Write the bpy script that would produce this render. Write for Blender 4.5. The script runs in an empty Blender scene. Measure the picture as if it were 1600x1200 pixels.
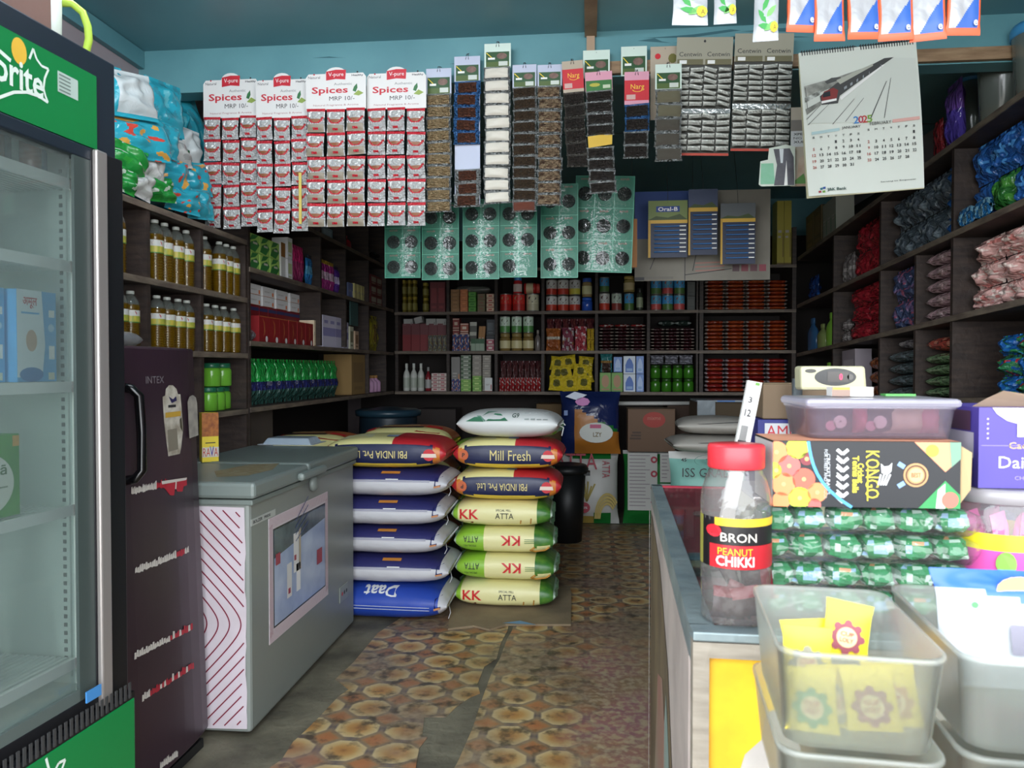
import bpy, bmesh, math, random
from mathutils import Matrix, Vector, noise
R = math.radians
# ------------------------------------------------------------------ camera, world, lights, exposure
sc = bpy.context.scene
col = sc.collection
cam_d = bpy.data.cameras.new('camera'); cam = bpy.data.objects.new('camera', cam_d); col.objects.link(cam)
cam.location = (0, 0, 1.2); cam.rotation_euler = (R(90 - 1.19), 0, R(5.71))
cam_d.sensor_width = 36; cam_d.lens = 27; cam_d.clip_start = 0.02
cam_d.dof.use_dof = True; cam_d.dof.focus_distance = 3.2; cam_d.dof.aperture_fstop = 11
sc.camera = cam
CM = Matrix.Translation(cam.location) @ cam.rotation_euler.to_matrix().to_4x4()
w = bpy.data.worlds.new('world'); sc.world = w; w.use_nodes = True
bg = w.node_tree.nodes['Background']; bg.inputs[0].default_value = (.90, .95, 1.0, 1); bg.inputs[1].default_value = 6.5
def area(name, loc, rot, sx, sy, watt, colr, portal=False):
    l = bpy.data.lights.new(name, 'AREA'); l.shape = 'RECTANGLE'; l.size = sx; l.size_y = sy; l.energy = watt; l.color = colr
    o = bpy.data.objects.new(name, l); col.objects.link(o); o.location = loc; o.rotation_euler = rot
    if portal: l.cycles.is_portal = True
    return o
area('shopfront_portal', (0, -.6, 1.32), (R(90), 0, 0), 4.0, 2.6, 1, (1, 1, 1), True)
lb = bpy.data.lights.new('bulb_glow', 'POINT'); lb.energy = 10; lb.color = (.95, .97, 1.0); lb.shadow_soft_size = .03
for lx_, ly_ in ((.75, .1), (-.6, -.3)):
    lo = bpy.data.objects.new('bulb_glow', lb); col.objects.link(lo); lo.location = (lx_, ly_, 2.44)
sc.view_settings.view_transform = 'Standard'; sc.view_settings.look = 'None'; sc.view_settings.gamma = 1
sc.view_settings.use_curve_mapping = False; sc.view_settings.exposure = 0.42
sc.cycles.max_bounces = 8; sc.cycles.transparent_max_bounces = 16; sc.cycles.caustics_reflective = False; sc.cycles.caustics_refractive = False
sc.cycles.sample_clamp_indirect = 6
# ------------------------------------------------------------------ helpers
def ray(px, py):
    return (CM.to_3x3() @ Vector(((px - 800) / 1200, (600 - py) / 1200, -1)))
def at(px, py, X=None, Y=None, Z=None):
    """the point of the world that stands behind a photo pixel on the plane X=, Y= or Z="""
    d = ray(px, py); o = cam.location
    t = (X - o.x) / d.x if X is not None else (Y - o.y) / d.y if Y is not None else (Z - o.z) / d.z
    return o + d * t
def lin(h):
    c = [int(h[i:i + 2], 16) / 255 for i in (0, 2, 4)]
    return [x / 12.92 if x <= .04045 else ((x + .055) / 1.055) ** 2.4 for x in c]
MATS = {}
def mat(hexc, rough=.55, metal=0, bump=0, bs=40, var=0, vs=8, spec=.5, emit=0, hex2=None, bd=.01):
    """plain painted, printed, plastic or foil surface; bump: crinkle depth, var / hex2: worn colour patches"""
    key = (hexc, rough, metal, bump, bs, var, vs, spec, emit, hex2, bd)
    if key in MATS: return MATS[key]
    m = bpy.data.materials.new('surface_' + hexc); m.use_nodes = True; nt = m.node_tree; N = nt.nodes; L = nt.links
    p = N['Principled BSDF']; c = lin(hexc) + [1]
    p.inputs['Base Color'].default_value = c; p.inputs['Roughness'].default_value = rough; p.inputs['Metallic'].default_value = metal
    p.inputs['Specular IOR Level'].default_value = spec
    if emit:
        p.inputs['Emission Color'].default_value = c; p.inputs['Emission Strength'].default_value = emit
    if bump or var or hex2:
        tc = N.new('ShaderNodeTexCoord')
    if bump:
        n = N.new('ShaderNodeTexNoise'); n.inputs['Scale'].default_value = bs; n.inputs['Detail'].default_value = 2
        n.inputs['Distortion'].default_value = .6
        b = N.new('ShaderNodeBump'); b.inputs['Strength'].default_value = bump; b.inputs['Distance'].default_value = bd
        L.new(tc.outputs['Object'], n.inputs['Vector']); L.new(n.outputs['Fac'], b.inputs['Height']); L.new(b.outputs[0], p.inputs['Normal'])
    if var or hex2:
        n = N.new('ShaderNodeTexNoise'); n.inputs['Scale'].default_value = vs; n.inputs['Detail'].default_value = 6
        r = N.new('ShaderNodeValToRGB'); r.color_ramp.elements[0].position = .38; r.color_ramp.elements[1].position = .66
        c2 = lin(hex2) + [1] if hex2 else [x * (1 - var) for x in c[:3]] + [1]
        r.color_ramp.elements[0].color = c; r.color_ramp.elements[1].color = c2
        L.new(tc.outputs['Object'], n.inputs['Vector']); L.new(n.outputs['Fac'], r.inputs[0]); L.new(r.outputs[0], p.inputs['Base Color'])
    MATS[key] = m; return m
def film(name, hexc, alpha, rough=.08, bump=0, bs=30, trans=0):
    """see-through plastic or glass: part transparent, part diffuse or translucent, with a glossy coat"""
    if name in MATS: return MATS[name]
    m = bpy.data.materials.new(name); m.use_nodes = True; nt = m.node_tree; N = nt.nodes; L = nt.links
    out = N['Material Output']; N.remove(N['Principled BSDF'])
    c = lin(hexc) + [1]
    t = N.new('ShaderNodeBsdfTransparent'); t.inputs[0].default_value = [1 - (1 - x) * .5 for x in c[:3]] + [1]
    d = N.new('ShaderNodeBsdfDiffuse'); d.inputs[0].default_value = c
    tl = N.new('ShaderNodeBsdfTranslucent'); tl.inputs[0].default_value = c
    md = N.new('ShaderNodeMixShader'); md.inputs[0].default_value = trans; L.new(d.outputs[0], md.inputs[1]); L.new(tl.outputs[0], md.inputs[2])
    m1 = N.new('ShaderNodeMixShader'); m1.inputs[0].default_value = alpha; L.new(t.outputs[0], m1.inputs[1]); L.new(md.outputs[0], m1.inputs[2])
    g = N.new('ShaderNodeBsdfGlossy'); g.inputs['Roughness'].default_value = rough
    lw = N.new('ShaderNodeLayerWeight'); pw = N.new('ShaderNodeMath'); pw.operation = 'POWER'; L.new(lw.outputs['Facing'], pw.inputs[0]); pw.inputs[1].default_value = 4
    f = N.new('ShaderNodeMath'); f.operation = 'MULTIPLY_ADD'; L.new(pw.outputs[0], f.inputs[0]); f.inputs[1].default_value = .8; f.inputs[2].default_value = .05
    m2 = N.new('ShaderNodeMixShader'); L.new(f.outputs[0], m2.inputs[0]); L.new(m1.outputs[0], m2.inputs[1]); L.new(g.outputs[0], m2.inputs[2])
    if bump:
        tc = N.new('ShaderNodeTexCoord'); n = N.new('ShaderNodeTexNoise'); n.inputs['Scale'].default_value = bs; n.inputs['Distortion'].default_value = .8
        b = N.new('ShaderNodeBump'); b.inputs['Strength'].default_value = bump; b.inputs['Distance'].default_value = .01
        L.new(tc.outputs['Object'], n.inputs['Vector']); L.new(n.outputs['Fac'], b.inputs['Height'])
        L.new(b.outputs[0], g.inputs['Normal']); L.new(b.outputs[0], lw.inputs['Normal'])
    L.new(m2.outputs[0], out.inputs[0]); MATS[name] = m; return m
def up(h, k=1.3):
    return ''.join('%02x' % min(238, int(int(h[i:i + 2], 16) * k)) for i in (0, 2, 4))
def gloss1(h): return mat(h, .12, 0, .6, 4, bd=.07)     # the same on goods drawn one unit wide
def gloss(h): return mat(h, .13, 0, .45, 30)          # crinkled glossy plastic packet
def foil(h='b9bcbb'): return mat(h, .24, .75, .5, 60)  # silvery foil
def paper(h): return mat(h, .7)
TEXT = {}
def text_geo(s):
    if s in TEXT: return TEXT[s]
    c = bpy.data.curves.new('t', 'FONT'); c.body = s; c.resolution_u = 2; c.offset = 0 if set(s) & set('MWNmwAV') else .02
    o = bpy.data.objects.new('t', c); col.objects.link(o)
    me = bpy.data.meshes.new_from_object(o.evaluated_get(bpy.context.evaluated_depsgraph_get()))
    vs = [v.co.copy() for v in me.vertices]; fs = [tuple(p.vertices) for p in me.polygons]
    bpy.data.objects.remove(o); bpy.data.curves.remove(c); bpy.data.meshes.remove(me)
    x0 = min(v.x for v in vs); x1 = max(v.x for v in vs); y0 = min(v.y for v in vs); y1 = max(v.y for v in vs)
    TEXT[s] = ([((v.x - x0) / (x1 - x0) - .5, (v.y - y0) / (y1 - y0) - .5) for v in vs], fs); return TEXT[s]
class MB:
    """collects faces; build() links them as ONE mesh object"""
    def __init__(s): s.v = []; s.f = []; s.k = []; s.sm = []; s.mats = []; s.T = Matrix()
    def mi(s, m):
        if m not in s.mats: s.mats.append(m)
        return s.mats.index(m)
    def add(s, vs, fs, m, smooth=False):
        b = len(s.v); s.v += [tuple(s.T @ Vector(v)) for v in vs]
        for i, f in enumerate(fs):
            s.f.append([b + j for j in f]); s.k.append(s.mi(m[i] if isinstance(m, list) else m)); s.sm.append(smooth)
    def box(s, x0, x1, y0, y1, z0, z1, m):
        s.add([(x0, y0, z0), (x1, y0, z0), (x1, y1, z0), (x0, y1, z0), (x0, y0, z1), (x1, y0, z1), (x1, y1, z1), (x0, y1, z1)],
              [(0, 3, 2, 1), (4, 5, 6, 7), (0, 1, 5, 4), (1, 2, 6, 5), (2, 3, 7, 6), (3, 0, 4, 7)], m)
    def hexa(s, p, m): s.add(p, [(0, 3, 2, 1), (4, 5, 6, 7), (0, 1, 5, 4), (1, 2, 6, 5), (2, 3, 7, 6), (3, 0, 4, 7)], m)
    def prism(s, pts, a, b, m, plane='z', smooth=False):
        """outline pts pulled from a to b along an axis (z: pts are xy; y: pts are xz; x: pts are yz)"""
        q = {'z': lambda p, h: (p[0], p[1], h), 'y': lambda p, h: (p[0], h, p[1]), 'x': lambda p, h: (h, p[0], p[1])}[plane]
        n = len(pts); vs = [q(p, a) for p in pts] + [q(p, b) for p in pts]
        s.add(vs, [tuple(range(n - 1, -1, -1)), tuple(range(n, 2 * n))], m)
        s.add(vs, [(i, (i + 1) % n, n + (i + 1) % n, n + i) for i in range(n)], m, smooth)
    def lathe(s, prof, m, n=18, c=(0, 0, 0), caps=True, smooth=True, sx=1, sy=1):
        """prof [(r, z)...]; m one material or one per segment"""
        vs = [(c[0] + sx * r * math.cos(2 * math.pi * k / n), c[1] + sy * r * math.sin(2 * math.pi * k / n), c[2] + z) for r, z in prof for k in range(n)]
        for j in range(len(prof) - 1):
            mm = m[j] if isinstance(m, list) else m
            s.add(vs[j * n:(j + 2) * n], [(k, (k + 1) % n, n + (k + 1) % n, n + k) for k in range(n)], mm, smooth)
        if caps:
            s.add(vs[:n], [tuple(range(n - 1, -1, -1))], m[0] if isinstance(m, list) else m)
            s.add(vs[-n:], [tuple(range(n))], m[-1] if isinstance(m, list) else m)
    def tube(s, pts, r, m, n=6):
        pts = [Vector(p) for p in pts]; vs = []
        for i, p in enumerate(pts):
            d = (pts[min(i + 1, len(pts) - 1)] - pts[max(i - 1, 0)]).normalized()
            a = d.orthogonal().normalized() if i == 0 else (a - d * a.dot(d)).normalized()
            b = d.cross(a)
            vs += [p + (a * math.cos(2 * math.pi * k / n) + b * math.sin(2 * math.pi * k / n)) * r for k in range(n)]
        k2 = len(pts)
        s.add(vs, [(i * n + k, i * n + (k + 1) % n, (i + 1) * n + (k + 1) % n, (i + 1) * n + k) for i in range(k2 - 1) for k in range(n)]
              + [tuple(range(n - 1, -1, -1)), tuple(range((k2 - 1) * n, k2 * n))], m, True)
    # flat printing on the front (facing -y) at depth y
    def rect(s, x0, x1, z0, z1, y, m): s.add([(x0, y, z0), (x1, y, z0), (x1, y, z1), (x0, y, z1)], [(0, 1, 2, 3)], m)
    def poly(s, pts, y, m): s.add([(p[0], y, p[1]) for p in pts], [tuple(range(len(pts)))], m)
    def disc(s, cx, cz, r, y, m, n=20, rz=None): s.poly([(cx + r * math.cos(2 * math.pi * k / n), cz + (rz or r) * math.sin(2 * math.pi * k / n)) for k in range(n)], y, m)
    def ring(s, cx, cz, r0, r1, y, m, n=24, a0=0, a1=360, rz=1):
        vs = []
        for k in range(n + 1):
            a = R(a0 + (a1 - a0) * k / n); vs += [(cx + r0 * math.cos(a), y, cz + rz * r0 * math.sin(a)), (cx + r1 * math.cos(a), y, cz + rz * r1 * math.sin(a))]
        s.add(vs, [(2 * k, 2 * k + 1, 2 * k + 3, 2 * k + 2) for k in range(n)], m)
    def line(s, p, q, wd, y, m):
        d = Vector((q[0] - p[0], q[1] - p[1])); n = Vector((-d.y, d.x)).normalized() * wd / 2
        s.poly([(p[0] + n.x, p[1] + n.y), (q[0] + n.x, q[1] + n.y), (q[0] - n.x, q[1] - n.y), (p[0] - n.x, p[1] - n.y)], y, m)
    def text(s, t, cx, cz, wd, h, y, m, rot=0, fy=None):
        """lettering centred at (cx, cz), wd x h, on depth y or on the curved front fy(x, z)"""
        g, fs = text_geo(t); ca = math.cos(R(rot)); sa = math.sin(R(rot)); vs = []
        for a, b in g:
            a *= wd; b *= h; X = cx + a * ca - b * sa; Z = cz + a * sa + b * ca
            vs.append((X, fy(X, Z) if fy else y, Z))
        s.add(vs, fs, m)
    def pouch(s, wd, h, t, m, nx=8, nz=10, seed=0, cr=.15, seal=.05, z0=0):
        """upright pillow packet: x across, z up, bulging in y; m may be a function of (u, v, front)"""
        rnd = random.Random(seed); o = rnd.random() * 50
        for side in (-1, 1):
            vs = []
            for j in range(nz + 1):
                v = j / nz; e = min(1, max(0, (v - seal) / .22)) * min(1, max(0, (1 - seal - v) / .22)); e = math.sin(e * math.pi / 2)
                for i in range(nx + 1):
                    u = i / nx; b = (1 - abs(2 * u - 1) ** 2.6) ** .6 * e
                    nn = noise.noise(Vector((u * 3 + o, v * 4, side * 5))) * cr
                    vs.append(((u - .5) * wd * (1 - .06 * e * (1 if i in (0, nx) else 0)) + nn * .1 * wd * (0 if i in (0, nx) else 1),
                               side * (t / 2 * b * (1 + nn * 1.6) + .0006), z0 + v * h))
            fs = []; ms = []
            for j in range(nz):
                for i in range(nx):
                    q = (j * (nx + 1) + i, j * (nx + 1) + i + 1, (j + 1) * (nx + 1) + i + 1, (j + 1) * (nx + 1) + i)
                    fs.append(q if side < 0 else q[::-1]); ms.append(m((i + .5) / nx, (j + .5) / nz, side < 0) if callable(m) else m)
            s.add(vs, fs, ms, True)
    def sack(s, wd, dp, h, m, nx=14, na=28, n=4.5, k=2.4, pinch=.25, seed=0, cr=.03):
        """sack lying on its side: x along the ends, front faces -y, z from 0 to h; m(u, y, z) with y, z in -1..1.
        returns front(x, z) and top(x, y) for lettering"""
        o = seed * 7.3
        def sz(x):
            u = abs(2 * x / wd); return max(.02, 1 - u ** 7) ** .5 * (1 - pinch) + pinch * max(.02, 1 - u ** 2.5) ** .5
        vs = []; ms = []; fs = []
        for i in range(nx + 1):
            u = -math.cos(math.pi * i / nx); x = (u * .7 + (2 * i / nx - 1) * .3) * wd / 2; q = sz(x)
            for a in range(na):
                t = 2 * math.pi * a / na; c, d = math.cos(t), math.sin(t)
                y = dp / 2 * math.copysign(abs(c) ** (2 / n), c) * (.9 + .1 * q); z = h / 2 * q * math.copysign(abs(d) ** (2 / k), d)
                nn = noise.noise(Vector((x * 14 + o, y * 12, z * 20 + o))) * cr
                vs.append((x, y * (1 + nn * .4), h / 2 + z * (1 + nn * .8)))
        for i in range(nx):
            for a in range(na):
                fs.append((i * na + a, (i + 1) * na + a, (i + 1) * na + (a + 1) % na, i * na + (a + 1) % na))
                if callable(m):
                    pc = [vs[j] for j in fs[-1]]
                    ms.append(m(2 * sum(p[0] for p in pc) / 4 / wd, 2 * sum(p[1] for p in pc) / 4 / dp, 2 * sum(p[2] for p in pc) / 4 / h - 1))
        s.add(vs, [f[::-1] for f in fs] + [tuple(range(na)), tuple(range(nx * na + na - 1, nx * na - 1, -1))][::1], (ms + [ms[0], ms[-1]]) if callable(m) else m, True)
        def front(x, z):
            q = sz(x); zz = min(.97, abs((z - h / 2) / (h / 2 * q))); return -dp / 2 * (.9 + .1 * q) * (1 - zz ** k) ** (1 / n) - .004
        def top(x, y):
            q = sz(x); yy = min(.97, abs(y / (dp / 2 * (.9 + .1 * q)))); return h / 2 + h / 2 * q * (1 - yy ** n) ** (1 / k) + .004
        return front, top
    def build(s, name, parent=None, bevel=0, loc=None, rot=None):
        me = bpy.data.meshes.new(name); me.from_pydata(s.v, [], s.f)
        for m in s.mats: me.materials.append(m)
        me.polygons.foreach_set('material_index', s.k); me.polygons.foreach_set('use_smooth', s.sm)
        bm = bmesh.new(); bm.from_mesh(me); bmesh.ops.remove_doubles(bm, verts=bm.verts, dist=1e-6); bm.to_mesh(me); bm.free()
        me.update()
        o = bpy.data.objects.new(name, me); col.objects.link(o)
        if parent: o.parent = parent
        if loc is not None: o.location = loc
        if rot is not None: o.rotation_euler = rot
        if bevel:
            b = o.modifiers.new('edge', 'BEVEL'); b.width = bevel; b.segments = 2; b.limit_method = 'ANGLE'; b.angle_limit = R(50)
        return o
def tag(o, label, cat, group=None, kind=None):
    if label: o['label'] = label
    if cat: o['category'] = cat
    if group: o['group'] = group
    if kind: o['kind'] = kind
    return o
def thing(name, label, cat, loc=(0, 0, 0), rz=0, group=None):
    o = bpy.data.objects.new(name, None); o.empty_display_size = .05; col.objects.link(o); o.location = loc; o.rotation_euler = (0, 0, R(rz))
    return tag(o, label, cat, group)
def structure(mb, name, **k): return tag(mb.build(name, **k), None, None, None, 'structure')
def dup(src, loc, rz=None, label=None, group=None, rot=None, scale=None):
    r = src.copy(); col.objects.link(r); r.location = loc
    if rz is not None: r.rotation_euler = (0, 0, R(rz))
    if rot is not None: r.rotation_euler = rot
    if scale is not None: r.scale = scale
    if label: r['label'] = label
    if group: r['group'] = group
    for ch in list(src.children):
        c = ch.copy(); col.objects.link(c); c.parent = r; c.matrix_parent_inverse = ch.matrix_parent_inverse
        for g in ch.children:
            d = g.copy(); col.objects.link(d); d.parent = c
    return r
class Kind:
    """builds a thing the first time it is put somewhere and copies it with all its parts after that"""
    def __init__(s, make): s.make = make; s.src = None
    def put(s, loc, rz=0, label=None, group=None, scale=None, rot=None):
        if s.src is None:
            s.src = s.make(); o = s.src; o.location = loc; o.rotation_euler = rot if rot is not None else (0, 0, R(rz))
            if scale is not None: o.scale = scale
            if label: o['label'] = label
            if group: o['group'] = group
            return o
        o = dup(s.src, loc, rz, label, group, rot, scale)
        if scale is None: o.scale = (1, 1, 1)
        if group is None and 'group' in o: del o['group']
        return o
NTH = 'first second third fourth fifth sixth seventh eighth ninth tenth eleventh twelfth'.split()
def lr(i, n):
    """which one of n in a row, counted in the photo"""
    if n == 1: return ''
    if i == 0: return 'leftmost'
    if i == n - 1: return 'rightmost'
    return NTH[i] + ' from left' if i < n / 2 else NTH[n - 1 - i] + ' from right'
def tb(i, n):
    """which one of n in a stack, i counted from the bottom"""
    if n == 1: return ''
    if i == 0: return 'bottom'
    if i == n - 1: return 'top'
    return NTH[i] + ' from bottom'
# ------------------------------------------------------------------ the room
XL, XR, YB, ZC = -2.0, 2.02, 6.62, 2.61
def wood_mat(name, c1, c2, rough=.6):
    if name in MATS: return MATS[name]
    m = mat(c1, rough, 0, .25, 30); m = m.copy(); m.name = name; nt = m.node_tree; N = nt.nodes; L = nt.links; p = N['Principled BSDF']
    tc = N.new('ShaderNodeTexCoord'); mp = N.new('ShaderNodeMapping'); mp.inputs['Scale'].default_value = (6, 6, 40)
    n = N.new('ShaderNodeTexNoise'); n.inputs['Scale'].default_value = 1.4; n.inputs['Detail'].default_value = 8
    r = N.new('ShaderNodeValToRGB'); r.color_ramp.elements[0].position = .35; r.color_ramp.elements[1].position = .7
    r.color_ramp.elements[0].color = lin(c1) + [1]; r.color_ramp.elements[1].color = lin(c2) + [1]
    L.new(tc.outputs['Object'], mp.inputs[0]); L.new(mp.outputs[0], n.inputs['Vector']); L.new(n.outputs['Fac'], r.inputs[0]); L.new(r.outputs[0], p.inputs['Base Color'])
    MATS[name] = m; return m
DWOOD = wood_mat('dark_stained_wood', '2c2320', '43362f'); EDGE = wood_mat('worn_wood_edge', '5d5148', '857868'); RAW = wood_mat('raw_wood', '7d6248', 'a08566')
TEAL = mat('62969d', .45, 0, .1, 12, hex2='568991', vs=3); TEALC = mat('6d9ea8', .4, 0, .06, 6, hex2='63939d', vs=2)
CONC = mat('77715f', .75, 0, .35, 30, hex2='504b3f', vs=5)
b = MB(); b.box(XL, XR, -.6, YB, -.05, 0, CONC); structure(b, 'floor')
b = MB(); b.box(-9, 9, -12, -.6, -.12, -.02, mat('9b978e', .9, 0, .3, 20)); structure(b, 'ground')
b = MB(); b.box(XL - .1, XR + .1, -.6, YB, ZC, ZC + .08, TEALC); structure(b, 'ceiling')
PINK = mat('a3979a', .7, 0, .1, 8, hex2='93898c', vs=2)
b = MB(); b.box(XL - .1, XL, -.6, YB, 0, ZC, PINK); structure(b, 'wall_left')
b = MB(); b.box(XR, XR + .1, -.6, YB, 0, ZC, PINK); structure(b, 'wall_right')
b = MB(); b.box(XL, XR, YB, YB + .1, 0, ZC, TEAL); structure(b, 'wall_back')
# painted beam across the shop, its darker streaks, the planks nailed under it
b = MB(); b.box(XL, XR, 3.27, 3.37, 2.42, ZC, TEAL)
for (x0, z0, x1, z1, t) in ((.22, 2.575, .62, 2.59, .006), (.2, 2.565, .34, 2.55, .008), (.34, 2.55, .7, 2.57, .007), (.5, 2.56, .9, 2.55, .005), (.62, 2.585, 1.0, 2.575, .008), (-.6, 2.5, -.45, 2.49, .004), (-1.2, 2.55, -1.05, 2.545, .003), (.95, 2.5, 1.3, 2.53, .006)):
    b.poly([(x0, z0), ((x0 + x1) / 2, z0 - t), (x1, z1), (x1 - .04, z1 + t), ((x0 + x1) / 2, z0 + t)], 3.2692, mat('2f5f69', .5))
structure(b, 'beam')
b = MB(); b.box(.06, XR, 3.245, 3.268, 2.425, 2.475, RAW); structure(b, 'trim_1')
b = MB(); b.box(-.02, .03, 1.0, 3.26, 2.585, 2.608, RAW); b.box(-.012, .022, 3.25, 3.268, 2.44, 2.6, mat('a89078', .7)); structure(b, 'trim_2')
b = MB(); b.box(XL + .002, XL + .03, .3, 3.265, 2.53, 2.607, TEAL); structure(b, 'trim_3')
# ------------------------------------------------------------------ patterned vinyl on the floor
def vinyl():
    m = bpy.data.materials.new('patterned_vinyl'); m.use_nodes = True; nt = m.node_tree; N = nt.nodes; L = nt.links; p = N['Principled BSDF']
    tc = N.new('ShaderNodeTexCoord'); sx = N.new('ShaderNodeSeparateXYZ'); 
    wn = N.new('ShaderNodeTexNoise'); wn.inputs['Scale'].default_value = 9; wn.inputs['Detail'].default_value = 3
    va = N.new('ShaderNodeVectorMath'); va.operation = 'MULTIPLY_ADD'; va.inputs[1].default_value = (.014, .014, 0)
    L.new(tc.outputs['Object'], wn.inputs['Vector']); L.new(wn.outputs['Color'], va.inputs[0]); L.new(tc.outputs['Object'], va.inputs[2]); L.new(va.outputs[0], sx.inputs[0])
    def mth(op, a, b_=None, c=None):
        n = N.new('ShaderNodeMath'); n.operation = op
        for i, v in enumerate((a, b_, c)):
            if v is None: continue
            if isinstance(v, (int, float)): n.inputs[i].default_value = v
            else: L.new(v, n.inputs[i])
        return n.outputs[0]
    def cell(o, s, off): return mth('ABSOLUTE', mth('SUBTRACT', mth('FRACT', mth('ADD', mth('DIVIDE', o, s), off)), .5))
    ax, ay = cell(sx.outputs[0], .168, 20), cell(sx.outputs[1], .15, 20)
    gx, gy = cell(sx.outputs[0], .168, 20.5), cell(sx.outputs[1], .15, 20.5)
    sm = mth('ADD', ax, ay); octa = mth('MAXIMUM', mth('MAXIMUM', ax, ay), mth('DIVIDE', sm, 1.38))
    rad = mth('SQRT', mth('ADD', mth('MULTIPLY', ax, ax), mth('MULTIPLY', ay, ay))); dia = mth('ADD', gx, gy)
    def ramp(v, stops):
        r = N.new('ShaderNodeValToRGB'); e = r.color_ramp.elements
        while len(e) < len(stops): e.new(.5)
        for k, (q, h) in enumerate(stops): e[k].position = q; e[k].color = (lin(h) if isinstance(h, str) else [h] * 3) + [1]
        L.new(v, r.inputs[0]); return r.outputs[0]
    def mix(f, a, b_):
        n = N.new('ShaderNodeMixRGB'); L.new(f, n.inputs[0])
        for i, v in ((1, a), (2, b_)):
            if isinstance(v, str): n.inputs[i].default_value = lin(v) + [1]
            else: L.new(v, n.inputs[i])
        return n.outputs[0]
    flower = ramp(rad, ((.0, '8f5c30'), (.08, 'b07c42'), (.2, 'be8e50'), (.3, 'c8a76e'), (.42, 'd0b98a'), (.48, 'a8946a')))
    ground = ramp(dia, ((.0, 'b0693c'), (.24, 'ac7448'), (.31, '957a58'), (.42, '84725f'), (.55, '5f5556')))
    pat = mix(ramp(octa, ((.4, 0), (.44, 1))), flower, ground)
    def noise_(s, d, w_=0):
        n = N.new('ShaderNodeTexNoise'); n.inputs['Scale'].default_value = s; n.inputs['Detail'].default_value = d; L.new(tc.outputs['Object'], n.inputs['Vector']); return n.outputs['Fac']
    worn = mix(ramp(noise_(2.2, 7), ((.42, .1), (.62, .9))), pat, ramp(noise_(30, 5), ((.35, '66574a'), (.65, '95846f'))))
    worn = mix(ramp(noise_(17, 9), ((.52, 0), (.66, .85))), worn, '40382f')
    worn = mix(ramp(noise_(1.1, 4), ((.56, 0), (.68, .5))), worn, '8f6267')
    s2 = N.new('ShaderNodeSeparateXYZ'); L.new(tc.outputs['Object'], s2.inputs[0])      # the lane along the counter is rubbed pale
    lane = mth('MULTIPLY', mth('MULTIPLY', ramp(mth('ADD', s2.outputs[0], mth('MULTIPLY', noise_(5, 6), .5)), ((.12, 0), (.3, 1))), ramp(mth('DIVIDE', s2.outputs[1], 5), ((.6, 1), (.75, 0)))), .85)
    worn = mix(lane, worn, mix(ramp(noise_(40, 9), ((.4, 0), (.56, 1))), 'b09c80', mix(ramp(noise_(3, 3), ((.42, 0), (.6, 1))), '8f7458', '9a6a6e')))
    L.new(worn, p.inputs['Base Color']); p.inputs['Roughness'].default_value = .42
    bn = N.new('ShaderNodeBump'); bn.inputs['Strength'].default_value = .25; bn.inputs['Distance'].default_value = .004; L.new(noise_(25, 4), bn.inputs['Height']); L.new(bn.outputs[0], p.inputs['Normal'])
    return m
VIN = vinyl()
def sheet(pix, extra, label):
    pts = [at(x, y, Z=0).xy for x, y in pix] + [Vector(e) for e in extra]
    b = MB(); b.prism([tuple(q) for q in pts], .0005, .0025, VIN); tag(b.build('vinyl_sheet'), label, 'flooring', 'vinyl sheets on the floor')
sheet([(793, 986), (783, 1005), (776, 1030), (757, 1042), (746, 1070), (750, 1084), (735, 1090), (713, 1105), (697, 1121), (663, 1121), (660, 1150), (668, 1153), (655, 1170), (648, 1210), (640, 1300), (380, 1300), (400, 1215),
       (440, 1188), (458, 1160), (478, 1142), (500, 1120), (528, 1090), (545, 1078), (524, 1062), (552, 1036), (572, 1012), (590, 990)], [(-.75, 4.2), (-.4, 4.2)], 'patterned vinyl sheet with a ragged edge beside the freezer')
sheet([(690, 1300), (702, 1215), (716, 1190), (729, 1160), (738, 1140), (751, 1100), (758, 1080), (769, 1050), (781, 1030), (792, 1000), (800, 986)], [(-.35, 4.2), (-.5, 4.25), (-.5, 5.9), (1.2, 5.9), (1.2, 1.2), (-.1, 1.0)][0:1] + [(-.45, 5.9), (1.2, 5.9), (1.2, 1.2), (.12, 1.4)], 'patterned vinyl sheet running down the aisle beside the counter')
# ------------------------------------------------------------------ shelf units
def unit(name, label, boards, posts, extra=()):
    """boards / posts: eight corners each"""
    t = thing(name, label, 'shelf', (0, 0, 0), 0, 'wall shelving')
    for q in boards:
        b = MB(); b.hexa(q, DWOOD); x = sorted(p[0] for p in q); b.build('shelf', t)
    for q in posts: b = MB(); b.hexa(q, DWOOD); b.build('divider', t)
    for q in extra: b = MB(); b.hexa(q, mat('241d1a', .8)); b.build('back_panel', t)
    return t
def bx(x0, x1, y0, y1, z0, z1): return [(x0, y0, z0), (x1, y0, z0), (x1, y1, z0), (x0, y1, z0), (x0, y0, z1), (x1, y0, z1), (x1, y1, z1), (x0, y1, z1)]
FX = -1.6
def lip(t, q):
    b = MB(); b.hexa(q, EDGE); b.build('worn_edge', t)
u = unit('shelf_unit', 'dark wooden shelf unit holding the oil bottles above the fridge',
     [bx(XL + .02, FX, 2.0, 3.47, z - .025, z) for z in (1.80, 1.53, 1.27)] + [bx(XL + .02, FX, 3.065, 3.47, .985, 1.01)],
     [bx(XL + .02, FX - .002, y - .011, y + .011, z0, 1.775) for y, z0 in ((2.67, 1.272), (3.06, 1.0), (3.478, 0))], [bx(XL + .003, XL + .018, 2.0, 3.49, .98, 1.8)])
for z in (1.80, 1.53, 1.27): lip(u, bx(FX + .0005, FX + .006, 2.0, 3.47, z - .024, z - .001))
lip(u, bx(FX + .0005, FX + .006, 3.065, 3.47, .986, 1.009))
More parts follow.
